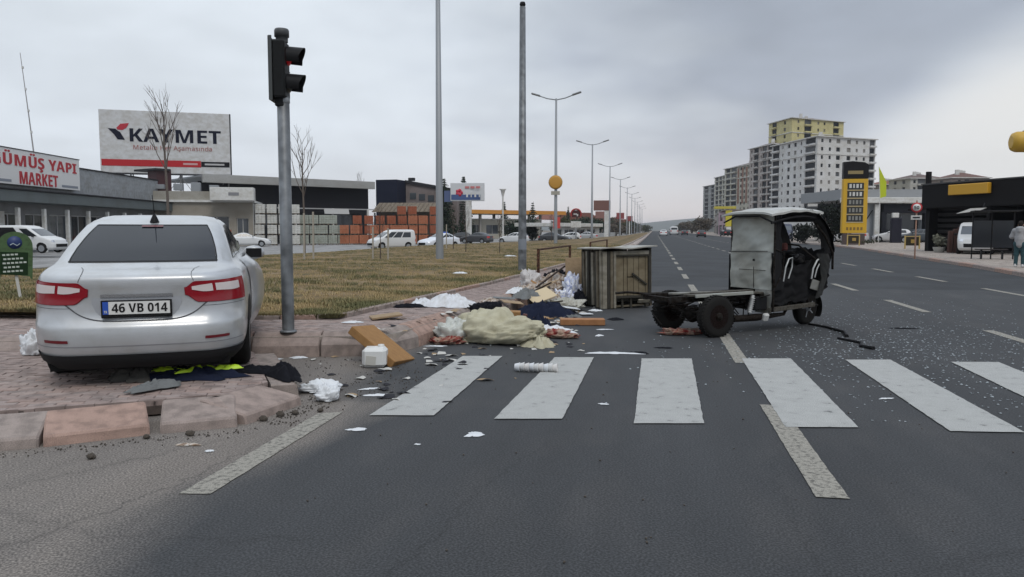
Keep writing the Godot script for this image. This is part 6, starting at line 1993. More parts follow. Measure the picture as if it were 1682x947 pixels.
# ---------------------------------------------------------------- apartment blocks
func apartment(called: String, label: String, a: Vector3, corner: Vector3, c: Vector3, h: float, m: Material, bays: Array, bays2: Array, roof_m: Material, from_floor := 0, slab_m: Material = null) -> Node3D:
	var root := thing(called, label, "apartment block", corner)
	var faces := [[a - corner, Vector3.ZERO, bays], [Vector3.ZERO, c - corner, bays2]]
	var floors := int(h / 3.0)
	for fc in faces:
		var p: Vector3 = fc[0]
		var q: Vector3 = fc[1]
		p.y = 0
		q.y = 0
		var f := wall_frame(p, q - p)
		var w := p.distance_to(q)
		var opens := []
		for fl in range(from_floor, floors):
			var y := h - 3.0 * (floors - fl) + 0.15
			for b in fc[2]:
				var x: float = b[0] * w
				if b[1] == 0:
					opens.append([x - 0.55, y + 0.9, x + 0.55, y + 2.2, [M.pane_dark, M.pane_dark, M.blind, M.curtain][rng.randi() % 4]])
				elif b[1] == 1:
					opens.append([x - 0.95, y + 0.8, x + 0.95, y + 2.35, [M.pane_dark, M.pane_dark, M.blind, M.curtain][rng.randi() % 4]])
				else:
					opens.append([x - b[2] / 2, y + 0.6, x + b[2] / 2, y + 2.75, [M.pane_dark, M.pane_dark, M.pane_dark, M.blind][rng.randi() % 4]])
					var sl := plank_box("balcony", slab_m if slab_m else m, root, f * Vector3(x, y + 0.32, 0.45), Vector3(b[2] + 0.4, 0.62, 0.9), f.basis)
					sl.set_meta("part", "balcony")
		facade(root, m, f, w, h, opens, 0.35)
		plank_box("eaves", M.white, root, f * Vector3(w / 2, h + 0.15, -0.2), Vector3(w + 1.2, 0.3, 2.0), f.basis)
		plank_box("string_course", M.white, root, f * Vector3(w / 2, h - 6.05, 0.12), Vector3(w, 0.3, 0.24), f.basis)
	# the far sides and the roof
	var back := a - corner + c - corner
	for e in [[a - corner, back], [c - corner, back]]:
		var s := tool()
		face(s, [e[0], e[1], e[1] + Vector3(0, h, 0), e[0] + Vector3(0, h, 0)], Vector3.UP.cross(e[1] - e[0]))
		obj("rear_wall", s, m, root)
	var rs := tool()
	var up := Vector3(0, h + 0.3, 0)
	var mid := back / 2 + Vector3(0, h + 2.6, 0)
	var cs := [Vector3.ZERO + up, a - corner + up, back + up, c - corner + up]
	for i in 4:
		face(rs, [cs[i], cs[(i + 1) % 4], mid], Vector3.UP)
	obj("roof", rs, roof_m, root)
	var chim := tool()
	for k in 3:
		box(chim, back * (0.3 + 0.2 * k) + Vector3(0, h + 2.3, 0), Vector3(1.2, 2.0, 1.2))
	stuff(obj("chimneys", chim, M.white, root))
	return root

func build_apartments() -> void:
	var wall := func(r: float, g: float, b: float) -> StandardMaterial3D: return over(grain(mat(r, g, b, 0.9), T.speck, 4.0), T.faint, 23.0)
	var tile := mat(0.12, 0.085, 0.075, 0.9)
	var ivory = wall.call(0.86, 0.86, 0.85)
	apartment("apartment_block", "white ten storey block with dark balcony bays, nearest on the right", V(46.8, 0, 327.6), V(57.9, 0, 295.0), V(81.8, 0, 311.0), 35.2, ivory, [[0.10, 2, 5.6], [0.26, 0], [0.40, 1], [0.54, 1], [0.67, 0], [0.86, 2, 7.0]], [[0.08, 0], [0.21, 0], [0.35, 1], [0.53, 1], [0.67, 0], [0.80, 0], [0.94, 2, 2.6]], tile, 2)
	apartment("apartment_block", "tall pale yellow block rising behind the white one", V(51.5, 0, 372.0), V(58.5, 0, 353.0), V(84.0, 0, 372.0), 50.0, wall.call(0.80, 0.72, 0.36), [[0.25, 2, 4.0], [0.7, 1]], [[0.12, 0], [0.3, 2, 4.2], [0.5, 0], [0.62, 0], [0.85, 2, 3.6]], tile, 9)
	apartment("apartment_block", "grey beige block with pink panels left of the white one", V(41.6, 0, 358.0), V(48.6, 0, 337.0), V(60.0, 0, 349.0), 37.2, wall.call(0.56, 0.50, 0.47), [[0.10, 0], [0.30, 2, 4.4], [0.52, 0], [0.66, 2, 3.8], [0.88, 2, 3.6]], [[0.3, 1], [0.7, 1]], tile, 2, wall.call(0.62, 0.60, 0.58))
	var b4 := apartment("apartment_block", "block with cream balconies and a brown upper front, fourth along the road", V(37.9, 0, 438.0), V(48.4, 0, 405.0), V(62.0, 0, 416.0), 34.6, wall.call(0.66, 0.63, 0.53), [[0.14, 2, 5.5], [0.36, 2, 7.0], [0.62, 1], [0.75, 1], [0.9, 1]], [[0.3, 1], [0.7, 1]], tile, 1, wall.call(0.70, 0.69, 0.62))
	var w4 := V(48.4, 0, 405.0) - V(37.9, 0, 438.0)
	var f4 := wall_frame(-w4, w4)
	for u in [0.53, 0.685, 0.825, 0.955]:
		plank_box("brown_panel", mat(0.22, 0.12, 0.085, 0.9), b4, f4 * Vector3(u * w4.length(), 24.5, 0.08), Vector3(2.0, 18.5, 0.16), f4.basis)
	apartment("apartment_block", "stepped cream block half hidden behind the brown fronted one", V(38.8, 0, 520.0), V(44.1, 0, 492.0), V(62.0, 0, 505.0), 35.2, wall.call(0.68, 0.66, 0.57), [[0.2, 2, 6.0], [0.5, 2, 6.0], [0.8, 2, 6.0]], [[0.3, 1], [0.7, 1]], tile, 1, wall.call(0.66, 0.65, 0.58))
	apartment("apartment_block", "farthest grey block with dark balcony columns above the road's end", V(35.4, 0, 582.0), V(42.0, 0, 556.0), V(60.0, 0, 566.0), 33.0, wall.call(0.42, 0.43, 0.43), [[0.28, 2, 8.0], [0.78, 2, 6.0]], [[0.3, 1], [0.7, 1]], tile, 1)
	apartment("apartment_block", "pale low rise block seen over the white showroom", V(104.0, 0, 372.0), V(109.0, 0, 358.7), V(124.0, 0, 362.0), 23.6, wall.call(0.62, 0.61, 0.56), [[0.3, 1], [0.7, 1]], [[0.12, 0], [0.32, 2, 3.4], [0.52, 0], [0.75, 2, 2.4], [0.9, 0]], tile, 2)
	apartment("apartment_block", "block with a reddish brown roof left of the pale low rise one", V(99.0, 0, 398.0), V(104.0, 0, 387.0), V(120.0, 0, 391.0), 22.6, wall.call(0.30, 0.24, 0.21), [[0.5, 1]], [[0.15, 0], [0.35, 1], [0.6, 1], [0.85, 0]], mat(0.20, 0.085, 0.06, 0.9), 2)
	apartment("apartment_block", "brown roofed block behind the yellow box of the black forecourt canopy", V(104.0, 0, 318.0), V(107.5, 0, 307.0), V(121.0, 0, 309.5), 20.4, wall.call(0.33, 0.28, 0.25), [[0.5, 1]], [[0.2, 0], [0.4, 1], [0.65, 1], [0.9, 0]], mat(0.13, 0.07, 0.055, 0.9), 2)

# ---------------------------------------------------------------- trees
func bare_tree(called: String, label: String, at: Vector3, h: float, spread: float, sd: int, first := 0.42, group := "", m: Material = null) -> Node3D:
	var root := thing(called, label, "tree", at, 0.0, group)
	var r := RandomNumberGenerator.new()
	r.seed = sd
	var bark: Material = m if m else M.bark
	var thick := h * 0.0085
	one("trunk", bark, root, func(s): tube(s, [Vector3.ZERO, Vector3(0.01 * h * r.randf(), h * 0.35, 0), Vector3(0, h * 0.72, 0.01 * h), Vector3(0, h * 0.9, 0)], [thick * 1.4, thick, thick * 0.7, thick * 0.3], 7))
	var s := tool()
	var grow := func(self_f: Callable, p: Vector3, d: Vector3, l: float, rad: float, depth: int) -> void:
		var q := p + d * l * 0.5 + Vector3(r.randf_range(-0.06, 0.06), 0, r.randf_range(-0.06, 0.06)) * l
		var e := p + d * l + Vector3(0, 0.06 * l, 0)
		tube(s, [p, q, e], [rad, rad * 0.8, rad * 0.5], 5, false)
		if depth <= 0:
			return
		for k in 2 + r.randi() % 2:
			var nd := (d + Vector3(r.randf_range(-1, 1), r.randf_range(-0.1, 0.9), r.randf_range(-1, 1)) * 0.55).normalized()
			self_f.call(self_f, q.lerp(e, r.randf_range(0.2, 1.0)), nd, l * r.randf_range(0.5, 0.75), rad * 0.55, depth - 1)
	for k in 10:
		var a := k * 2.4 + r.randf()
		var t := lerpf(first, 0.86, k / 9.0)
		var d := Vector3(cos(a) * spread, 1.0, sin(a) * spread).normalized()
		grow.call(grow, Vector3(0, h * t, 0), d, h * lerpf(0.22, 0.13, k / 9.0), thick * 0.42, 2)
	var br := obj("branches", s, bark, root)
	br.set_meta("kind", "stuff")
	return root

func leafy(s: SurfaceTool, c: Vector3, r: Vector3, n: int, size: float, rg: RandomNumberGenerator, shell := 0.55) -> void:
	for k in n:
		var d := Vector3(rg.randfn(0, 1), rg.randfn(0, 1), rg.randfn(0, 1)).normalized()
		var p := c + d * r * pow(rg.randf(), shell)
		var u := Vector3(rg.randfn(0, 1), rg.randfn(0, 1), rg.randfn(0, 1)).normalized() * size * rg.randf_range(0.5, 1.3)
		var v := u.cross(d + Vector3(0.1, 0.3, 0.2)).normalized() * size * rg.randf_range(0.4, 0.9)
		tri(s, p - u, p + v, p + u)
		tri(s, p - u, p + u, p - v * 0.6)

func conifer(called: String, label: String, at: Vector3, h: float, w: float, sd: int, m: Material, group := "") -> Node3D:
	var root := thing(called, label, "tree", at, 0.0, group)
	one("trunk", M.bark, root, func(s): tube(s, [Vector3.ZERO, Vector3(0, h * 0.5, 0), Vector3(0.02 * h, h * 0.97, 0)], [h * 0.018, h * 0.012, h * 0.003], 6))
	var r := RandomNumberGenerator.new()
	r.seed = sd
	var s := tool()
	var tiers := int(h * 2.4)
	for i in tiers:
		var t := float(i) / tiers
		var y := h * lerpf(0.10, 0.98, t)
		var reach := w * pow(1.0 - t, 0.8) * r.randf_range(0.65, 1.15) + 0.04 * w
		for k in 7:
			var a := TAU * k / 7.0 + i * 1.3 + r.randf_range(-0.3, 0.3)
			var l := reach * r.randf_range(0.55, 1.15)
			var o := Vector3(cos(a), 0, sin(a))
			for q in 5:
				var e := (q + 1) / 5.0
				var p := Vector3(0, y - l * 0.28 * e * e, 0) + o * l * e
				leafy(s, p, Vector3.ONE * 0.10 * h * 0.5 * (1.1 - t), 2, h * 0.032 * (1.15 - t * 0.7), r)
	obj("crown", s, m, root).set_meta("kind", "stuff")
	return root

func bush(called: String, label: String, at: Vector3, size: Vector3, n: int, leaf: float, sd: int, m: Material, group := "", category := "bush") -> Node3D:
	var root := thing(called, label, category, at, 0.0, group)
	var r := RandomNumberGenerator.new()
	r.seed = sd
	one("stem", M.bark, root, func(s):
		for k in 4:
			tube(s, [Vector3(0.06 * size.x * cos(k * 1.6), 0, 0.06 * size.x * sin(k * 1.6)), Vector3(0.3 * size.x * cos(k * 1.6), size.y * 1.1, 0.3 * size.z * sin(k * 1.6))], [size.y * 0.05, size.y * 0.02], 5))
	var s := tool()
	for k in 9:
		var c := Vector3(r.randf_range(-0.65, 0.65) * size.x, size.y * r.randf_range(0.55, 1.45), r.randf_range(-0.65, 0.65) * size.z)
		leafy(s, c, size * r.randf_range(0.35, 0.6), n / 9, leaf, r, 0.4)
	obj("crown", s, m, root).set_meta("kind", "stuff")
	return root

func build_trees() -> void:
	var dark_green := mat(0.028, 0.042, 0.028, 0.95)
	var olive := mat(0.05, 0.055, 0.03, 0.95)
	var brown := mat(0.085, 0.07, 0.052, 0.95)
	bare_tree("bare_tree", "tall leafless tree standing in front of the KAYMET hoarding", V(-37.7, -0.3, 54.3), 12.0, 0.42, 3, 0.5, "", M.bark_pale)
	bare_tree("bare_tree", "slim leafless tree with sparse drooping twigs right of the traffic light", V(-18.05, 0.0, 37.4), 6.2, 0.5, 8, 0.5, "", M.bark_pale)
	bare_tree("bare_tree", "leafless shrubby tree beside the navy building's left edge", V(-41.5, -0.3, 104.0), 9.5, 0.3, 12, 0.4)
	for k in [[-9.97, 26.9, 2.0, "brown sapling with a forked top in the lawn before the white van"], [-11.1, 41.6, 2.4, "sapling between its stakes before the police car"], [-9.2, 36.9, 2.3, "thin dark sapling in the lawn right of the tall lamp post"], [-7.3, 36.0, 1.9, "sapling on the lawn left of the bare pole"], [-9.3, 70.0, 2.6, "sapling on the far lawn below the round yellow sign"]]:
		bare_tree("sapling", k[3], V(k[0], 0.25, k[1]), k[2], 0.35, int(k[1]), 0.45, "", M.bark)
	for k in [[-12.56, 26.0, 1.9, "pale stake at the left of the slim tree in the lawn"], [-12.2, 26.0, 1.95, "pale stake at the right of the slim tree in the lawn"], [-10.3, 27.0, 1.4, "pale stake left of the forked sapling"], [-9.6, 26.7, 1.35, "pale stake right of the forked sapling"], [-11.5, 41.6, 1.6, "stake left of the sapling before the police car"]]:
		var s := tool()
		bar(s, Vector3(0, 0, 0), Vector3(0.02, k[2], 0), 0.05, 0.05)
		var o := obj("stake", s, mat(0.34, 0.31, 0.26, 0.9))
		o.position = V(k[0], 0.2, k[1])
		tag(o, k[3], "stake")
	conifer("fir_tree", "tall dark fir left of the red and blue sign board", V(-32.5, -0.3, 116.3), 10.2, 2.6, 5, dark_green)
	conifer("fir_tree", "dark fir whose top shows over the red and blue sign board", V(-36.8, -0.3, 146.0), 12.6, 2.2, 6, dark_green)
	conifer("fir_tree", "broad dark fir low beside the post of the sign board", V(-30.4, -0.3, 120.0), 7.2, 2.8, 7, dark_green)
	conifer("fir_tree", "narrow fir just right of the bare pole", V(-20.4, -0.3, 129.0), 6.8, 1.5, 8, dark_green)
	conifer("fir_tree", "small fir right of the sign board above the forecourt roof", V(-33.0, -0.3, 168.0), 8.4, 1.8, 9, dark_green)
	conifer("cypress_tree", "narrow dark cypress left of the round red ringed sign", V(-22.2, -0.3, 200.0), 8.2, 1.2, 10, dark_green)
	bush("dark_bush", "dark bushy evergreen behind the brown panel sign", V(-14.8, -0.3, 181.0), Vector3(4.6, 3.0, 3.0), 1500, 0.34, 11, dark_green)
	bush("dark_bush", "dark evergreen mass under the narrow fir", V(-22.8, -0.3, 128.0), Vector3(3.4, 1.9, 2.4), 1100, 0.3, 12, dark_green)
	bush("dark_bush", "dark evergreen mass left of the lamp post with the yellow sign", V(-16.8, -0.3, 150.0), Vector3(3.8, 2.4, 2.6), 1100, 0.34, 13, olive)
	for k in 7:
		bush("roadside_tree", "%s tree from us in the row along the left carriageway" % ["nearest", "second", "third", "fourth", "fifth", "sixth", "farthest"][k], V(-10.6 + k * 0.3, -0.3, 215.0 + k * 26.0), Vector3(3.4, 2.9, 3.4), 800, 0.36, 20 + k, [brown, olive, dark_green][k % 3], "trees along the left carriageway", "tree")
	for k in 9:
		bush("roadside_tree", "%s tree from us in the brown row at the right of the road" % ["nearest", "second", "third", "fourth", "fifth", "sixth", "seventh", "eighth", "farthest"][k], V(14.6 + 1.2 * (k % 3), 0.1, 235.0 + k * 24.0), Vector3(3.4, 2.9, 3.4), 800, 0.34, 40 + k, [brown, brown, olive][k % 3], "trees along the right of the road", "tree")
	for k in 8:
		bush("far_tree", "small hazy tree at the road's end, %s on the %s side" % [["nearest", "second", "third", "farthest"][k % 4], "left" if k < 4 else "right"], V(-8.0 + 2.2 * (k % 2) if k < 4 else 17.0 + 2.0 * (k % 2), -0.2, 430.0 + k % 4 * 60.0), Vector3(4.5, 3.0, 4.5), 500, 0.5, 60 + k, olive, "trees at the end of the road", "tree")
	bush("dark_bush", "big dark evergreen behind the tricycle's open cab", V(17.2, 0.1, 80.0), Vector3(1.9, 2.35, 1.5), 1600, 0.2, 14, mat(0.014, 0.018, 0.014, 0.95))
	bush("dark_bush", "lower dark evergreen left of the yellow price sign's foot", V(15.4, 0.1, 84.0), Vector3(1.6, 1.2, 1.4), 900, 0.18, 15, mat(0.016, 0.02, 0.016, 0.95))
	bush("spiky_plant", "grey green spiky plant in the planter by the black shop", V(16.95, 0.35, 50.0), Vector3(0.42, 0.55, 0.42), 300, 0.12, 16, mat(0.12, 0.12, 0.09, 0.95), "", "plant")
	bush("low_hedge", "low green shrubs on the verge at the foot of the yellow price sign", V(18.5, 0.1, 74.8), Vector3(1.6, 0.28, 0.5), 400, 0.1, 17, olive)

# ---------------------------------------------------------------- left of the road
func build_left() -> void:
	# the double armed street lamps down the reservation
	var mk := func() -> Node3D:
		var t := thing("street_lamp", "", "street lamp", Vector3.ZERO, 0.0, "double armed street lamps along the reservation")
		one("post", M.steel_far, t, func(s): lathe(s, [[0.15, -0.2], [0.14, 1.2], [0.075, 11.6], [0.0, 11.62]], 14))
		for sg in [-1.0, 1.0]:
			var arm := one("arm", M.steel_far, t, func(s): tube(s, [Vector3(0, 11.5, 0), Vector3(sg * 0.7, 11.62, 0), Vector3(sg * 1.35, 11.85, 0)], 0.045, 7))
			one("lamp_head", mat(0.20, 0.205, 0.21, 0.5), arm, func(s):
				box(s, Vector3(sg * 1.62, 11.95, 0), Vector3(0.75, 0.13, 0.28), Basis(Vector3.BACK, sg * 0.30), 0.04))
		return t
	var proto: Node3D = mk.call()
	var labels := ["tall lamp post nearest to us, its lamps above the picture", "double armed lamp post carrying the round yellow sign", "double armed lamp post behind the brown panel sign's left"]
	for k in 12:
		var at := V(-8.0 + 0.28 * k if k < 6 else -6.4 + 0.1 * (k - 6), 0.2, 28.0 + 32.6 * k)
		var l: String = labels[k] if k < 3 else "double armed lamp post, %s in the row from us" % ["first", "second", "third", "fourth", "fifth", "sixth", "seventh", "eighth", "ninth", "tenth", "eleventh", "farthest"][k]
		if k == 0:
			proto.position = at
			proto.set_meta("label", l)
		else:
			copy(proto, "street_lamp", l, at, 0.0, "double armed street lamps along the reservation")
	var rs := thing("round_sign", "round yellow orange sign fixed on the second lamp post", "sign", V(-7.72, 5.25, 60.42))
	one("disc", mat(0.50, 0.26, 0.04, 0.5), rs, func(s): lathe(s, [[0.52, 0.0], [0.52, 0.05], [0.42, 0.07], [0.0, 0.07]], 24, Basis(Vector3.RIGHT, Vector3.BACK, Vector3.DOWN)))
	one("rim", mat(0.36, 0.24, 0.10, 0.6), rs, func(s): lathe(s, [[0.56, -0.02], [0.56, 0.03], [0.50, 0.035]], 24, Basis(Vector3.RIGHT, Vector3.BACK, Vector3.DOWN)))
	plank_box("plate", mat(0.35, 0.33, 0.28, 0.6), rs, Vector3(0, -0.85, 0.02), Vector3(0.7, 0.3, 0.03))
	# sign board on a white post
	var sb := thing("sign_board", "white sign board with a red flower emblem and a blue band on a white column", "sign", V(-26.3, -0.3, 107.3))
	plank_box("column", M.white, sb, Vector3(0, 3.0, 0), Vector3(0.75, 6.0, 0.75), Basis.IDENTITY, 0.06)
	var bd := plank_box("board", mat(0.56, 0.57, 0.58, 0.5), sb, Vector3(-0.1, 7.2, 0.2), Vector3(4.9, 2.6, 0.4), Basis(Vector3.UP, 0.12), 0.05)
	plank_box("blue_band", mat(0.05, 0.09, 0.22, 0.5), bd, Vector3(-0.3, 6.45, 0.46), Vector3(4.2, 0.75, 0.03), Basis(Vector3.UP, 0.12))
	plank_box("blue_end", mat(0.07, 0.10, 0.2, 0.5), bd, Vector3(-2.9, 6.6, 0.36), Vector3(1.2, 1.6, 0.2), Basis(Vector3.UP, 0.12))
	one("emblem", mat(0.45, 0.02, 0.05, 0.5), bd, func(s):
		for k in 5:
			lathe(s, [[0.26, 0.0], [0.26, 0.04], [0.0, 0.05]], 12, Basis(Vector3.RIGHT, Vector3.BACK, Vector3.DOWN), Vector3(-1.25 + 0.3 * cos(TAU * k / 5), 7.1 + 0.3 * sin(TAU * k / 5), 0.55 + 0.002 * k)))
	for k in 5:
		plank_box("letter_block", M.white, bd, Vector3(-0.7 + k * 0.6, 6.75, 0.46), Vector3(0.16 + 0.1 * (k % 2), 0.6, 0.03), Basis(Vector3.UP, 0.12))
	for k in 3:
		plank_box("print_line", mat(0.5, 0.16, 0.16, 0.5), bd, Vector3(-0.1 + k * 0.8, 7.85, 0.48), Vector3(0.6, 0.3, 0.03), Basis(Vector3.UP, 0.12))
	# forecourt roof with an orange edge
	var fc := thing("forecourt_canopy", "flat filling station roof with an orange edge behind the parked cars", "canopy", V(-42.3, -0.3, 135.0))
	var f := wall_frame(Vector3.ZERO, V(-18.2, 0, 160.0) - V(-42.3, 0, 135.0))
	plank_box("roof", M.white, fc, f * Vector3(17.3, 5.3, -6), Vector3(34.6, 0.7, 12), f.basis)
	plank_box("orange_edge", mat(0.52, 0.22, 0.03, 0.5), fc, f * Vector3(17.3, 5.28, 0.05), Vector3(34.6, 0.75, 0.16), f.basis)
	for k in 6:
		plank_box("column", mat(0.3, 0.28, 0.25, 0.6), fc, f * Vector3(2.5 + k * 6, 2.5, -2.0 - 4 * (k % 2)), Vector3(0.45, 5.0, 0.45), f.basis)
	var kiosk := thing("building_kiosk", "low white and cream kiosk under the orange edged roof", "building", V(-36.0, -0.3, 146.0))
	facade(kiosk, mat(0.46, 0.43, 0.36, 0.8), f, 18.0, 3.8, [[1.0, 0.2, 3.4, 2.8, M.pane], [4.4, 0.9, 7.4, 2.8, M.pane_light], [8.4, 0.9, 11.4, 2.8, M.pane_light], [12.4, 0.2, 14.8, 2.8, M.pane]], 0.2, M.white)
	plank_box("roof", M.white, kiosk, f * Vector3(9, 3.9, -3), Vector3(18.4, 0.2, 6.4), f.basis)
	var ml := thing("light_mast", "pale light mast with a flared head above the forecourt roof", "mast", V(-19.5, -0.3, 98.4))
	one("shaft", M.white, ml, func(s): lathe(s, [[0.14, 0.0], [0.10, 6.0], [0.3, 6.9], [0.5, 7.1], [0.0, 7.1]], 12))
	# signs and low buildings further on
	var rp := thing("red_sign", "small red upright sign board right of the second lamp post", "sign", V(-11.3, -0.2, 89.8))
	plank_box("board", mat(0.55, 0.06, 0.05, 0.5), rp, Vector3(0, 2.5, 0), Vector3(0.8, 1.3, 0.12), Basis.IDENTITY, 0.02)
	plank_box("post", M.white, rp, Vector3(0, 0.95, -0.02), Vector3(0.12, 1.9, 0.1))
	var ro := thing("ringed_sign", "dark red ringed shop sign over a white panel on a post", "sign", V(-11.1, -0.2, 110.3))
	one("ring", mat(0.30, 0.025, 0.02, 0.5), ro, func(s):
		var pts := []
		for k in 21:
			pts.append(Vector3(cos(PI * k / 20.0 * 1.3 - 0.47) * 0.72, 3.95 + sin(PI * k / 20.0 * 1.3 - 0.47) * 0.72, 0))
		tube(s, pts, 0.12, 8))
	plank_box("dark_field", mat(0.06, 0.012, 0.012, 0.5), ro, Vector3(0, 4.0, -0.08), Vector3(1.2, 1.0, 0.08), Basis.IDENTITY, 0.03)
	plank_box("print", M.white, ro, Vector3(-0.12, 3.95, 0.0), Vector3(0.5, 0.16, 0.03))
	plank_box("print", M.white, ro, Vector3(0.22, 3.8, 0.0), Vector3(0.2, 0.3, 0.03))
	plank_box("white_panel", M.white, ro, Vector3(0, 2.45, 0), Vector3(1.5, 0.9, 0.15), Basis.IDENTITY, 0.03)
	plank_box("post", M.steel_far, ro, Vector3(0, 1.0, -0.05), Vector3(0.2, 2.1, 0.2))
	var wb := thing("building_low", "low white building with a flat roof behind the red sign", "building", V(-16.0, -0.3, 121.0))
	var g := wall_frame(Vector3.ZERO, V(-9.6, 0, 142.0) - V(-16.0, 0, 121.0))
	facade(wb, mat(0.40, 0.40, 0.39, 0.8), g, 21.0, 2.3, [[1, 0.3, 4, 1.9, M.pane], [5, 0.3, 9, 1.9, M.pane], [10, 0.3, 14, 1.9, M.pane], [15, 0.3, 19, 1.9, M.pane]], 0.2, M.white)
	plank_box("roof", M.white, wb, g * Vector3(10.5, 2.6, -3.0), Vector3(21.6, 0.6, 7.2), g.basis, 0.04)
	var bp := thing("panel_sign", "brown panel sign on a white column beyond the third lamp post", "sign", V(-10.0, -0.3, 151.3))
	plank_box("panel", mat(0.16, 0.075, 0.06, 0.6), bp, Vector3(-0.1, 6.55, 0), Vector3(3.3, 2.0, 0.3), Basis.IDENTITY, 0.05)
	plank_box("lower_panel", mat(0.24, 0.12, 0.10, 0.6), bp, Vector3(-0.3, 4.7, -0.05), Vector3(2.2, 1.4, 0.25), Basis.IDENTITY, 0.05)
	plank_box("column", M.white, bp, Vector3(0.9, 2.8, -0.1), Vector3(1.1, 5.6, 0.4), Basis.IDENTITY, 0.04)
	for k in [[-8.2, 190.0, "small red board on a pole, far along the left carriageway"], [-7.4, 236.0, "tiny dark red board beyond the small red one"]]:
		var t := thing("far_board", k[2], "sign", V(k[0], -0.3, k[1]))
		plank_box("board", mat(0.24, 0.05, 0.05, 0.6), t, Vector3(0, 5.2, 0), Vector3(1.9, 1.5, 0.2))
		plank_box("post", M.white, t, Vector3(0, 2.3, -0.1), Vector3(0.3, 4.6, 0.2))
	for k in 5:
		var t := thing("far_building", "low reddish building behind the left trees, %s from us" % ["nearest", "second", "third", "fourth", "farthest"][k], "building", V(-19.0 + k * 1.6, -0.3, 200.0 + k * 44.0), 0.0, "low buildings far on the left")
		facade(t, mat(0.30, 0.24, 0.21, 0.9), wall_frame(Vector3(-7, 0, 0), Vector3(1, 0, -1.1)), 16, 4.5, [[1, 1, 3, 2.6, M.pane], [4.5, 1, 6.5, 2.6, M.pane], [8, 1, 10, 2.6, M.pane], [11.5, 1, 13.5, 2.6, M.pane]], 0.2)
		one("roof", mat(0.18, 0.07, 0.05, 0.9), t, func(s): X = wall_frame(Vector3(-7, 0, 0), Vector3(1, 0, -1.1)); prism(s, PackedVector2Array([Vector2(-0.5, 4.5), Vector2(16.5, 4.5), Vector2(13, 6.4), Vector2(3, 6.4)]), -8, 0.4); X = Transform3D.IDENTITY)
	# the low wall along the edge of the side road
	var fn := thing("roadside_fence", "low pale fence along the far side of the left carriageway", "fence", V(-12.0, -0.3, 150.0))
	for k in 30:
		plank_box("panel", mat(0.36, 0.36, 0.35, 0.8), fn, Vector3(0.35 + k * 0.07, 0.55, -2.0 - k * 4.0), Vector3(0.1, 1.1, 3.9), Basis(Vector3.UP, -0.0175))
	# vehicles
	var white := mat(0.60, 0.61, 0.61, 0.35)
	car("parked_van", "white van with an open dark side, parked side on behind the green sign", VAN, white, V(-41.6, -0.02, 43.4), deg_to_rad(-82), "van", "", {"dark_side": true})
	car("parked_van", "white small van facing us at the foot of the orange brick stacks", VAN, white, V(-22.6, -0.3, 67.2), deg_to_rad(135), "van", "", {"glazed": true})
	var pol := car("police_car", "white police car with a blue roof light, facing us on the side road", SALOON, mat(0.62, 0.65, 0.70, 0.35), V(-19.4, -0.3, 71.0), deg_to_rad(152), "police car")
	plank_box("light_bar", mat(0.03, 0.10, 0.45, 0.3), pol, Vector3(0, 1.54, -0.7), Vector3(1.0, 0.12, 0.25), Basis.IDENTITY, 0.03)
	plank_box("blue_stripe", mat(0.02, 0.06, 0.25, 0.4), pol, Vector3(0.905, 0.72, -1.3), Vector3(0.02, 0.16, 2.4))
	car("parked_car", "dark grey saloon parked right of the sign board's column", SALOON, mat(0.05, 0.052, 0.056, 0.35), V(-21.8, -0.3, 97.9), deg_to_rad(75))
	car("parked_car", "black hatchback parked behind the dark grey saloon", HATCH, mat(0.02, 0.02, 0.022, 0.35), V(-25.0, -0.3, 101.0), deg_to_rad(100))
	car("parked_car", "white hatchback half hidden behind the bare pole", HATCH, white, V(-16.9, -0.3, 98.6), deg_to_rad(80))
	car("parked_car", "dark saloon just right of the bare pole", SALOON, mat(0.03, 0.032, 0.035, 0.35), V(-14.6, -0.3, 104.0), deg_to_rad(-95))
	car("parked_car", "white hatchback before the low white building", HATCH, white, V(-11.2, -0.3, 112.0), deg_to_rad(100))
	car("parked_car", "pale grey saloon behind the second white hatchback", SALOON, mat(0.35, 0.36, 0.37, 0.35), V(-9.8, -0.3, 124.0), deg_to_rad(85))
	car("parked_car", "white saloon seen past the front wing of the silver car", SALOON, white, V(-43.5, -0.3, 74.0), deg_to_rad(-60))
	car("passing_car", "white car driving away in the left lane, far down the road", SALOON, white, V(2.3, 0, 190.0), 0.0)
	car("passing_van", "white minibus behind the white car far down the road", VAN, white, V(5.9, 0, 232.0), 0.0, "van").scale = Vector3.ONE * 1.35
	car("passing_car", "dark car beside the minibus far down the road", HATCH, mat(0.03, 0.03, 0.033, 0.35), V(8.3, 0, 214.0), 0.0)
	car("passing_car", "lone dark car in the right hand lane", HATCH, mat(0.025, 0.025, 0.028, 0.35), V(9.3, 0, 156.0), 0.0)
	car("passing_car", "grey car beyond the minibus at the end of the road", SALOON, mat(0.2, 0.2, 0.21, 0.35), V(6.6, 0, 262.0), 0.0)
	var tr := thing("hand_truck", "rust red trolley among pallets at the left end of the block stack", "trolley", V(-46.5, -0.3, 77.5))
	one("frame", mat(0.28, 0.07, 0.04, 0.7), tr, func(s):
		bar(s, Vector3(-0.4, 0.2, 0), Vector3(-0.2, 1.9, -0.2), 0.09, 0.09)
		bar(s, Vector3(0.4, 0.2, 0), Vector3(0.3, 1.8, -0.2), 0.09, 0.09)
		box(s, Vector3(0, 0.7, 0), Vector3(0.9, 0.7, 0.7), Basis.IDENTITY, 0.05))

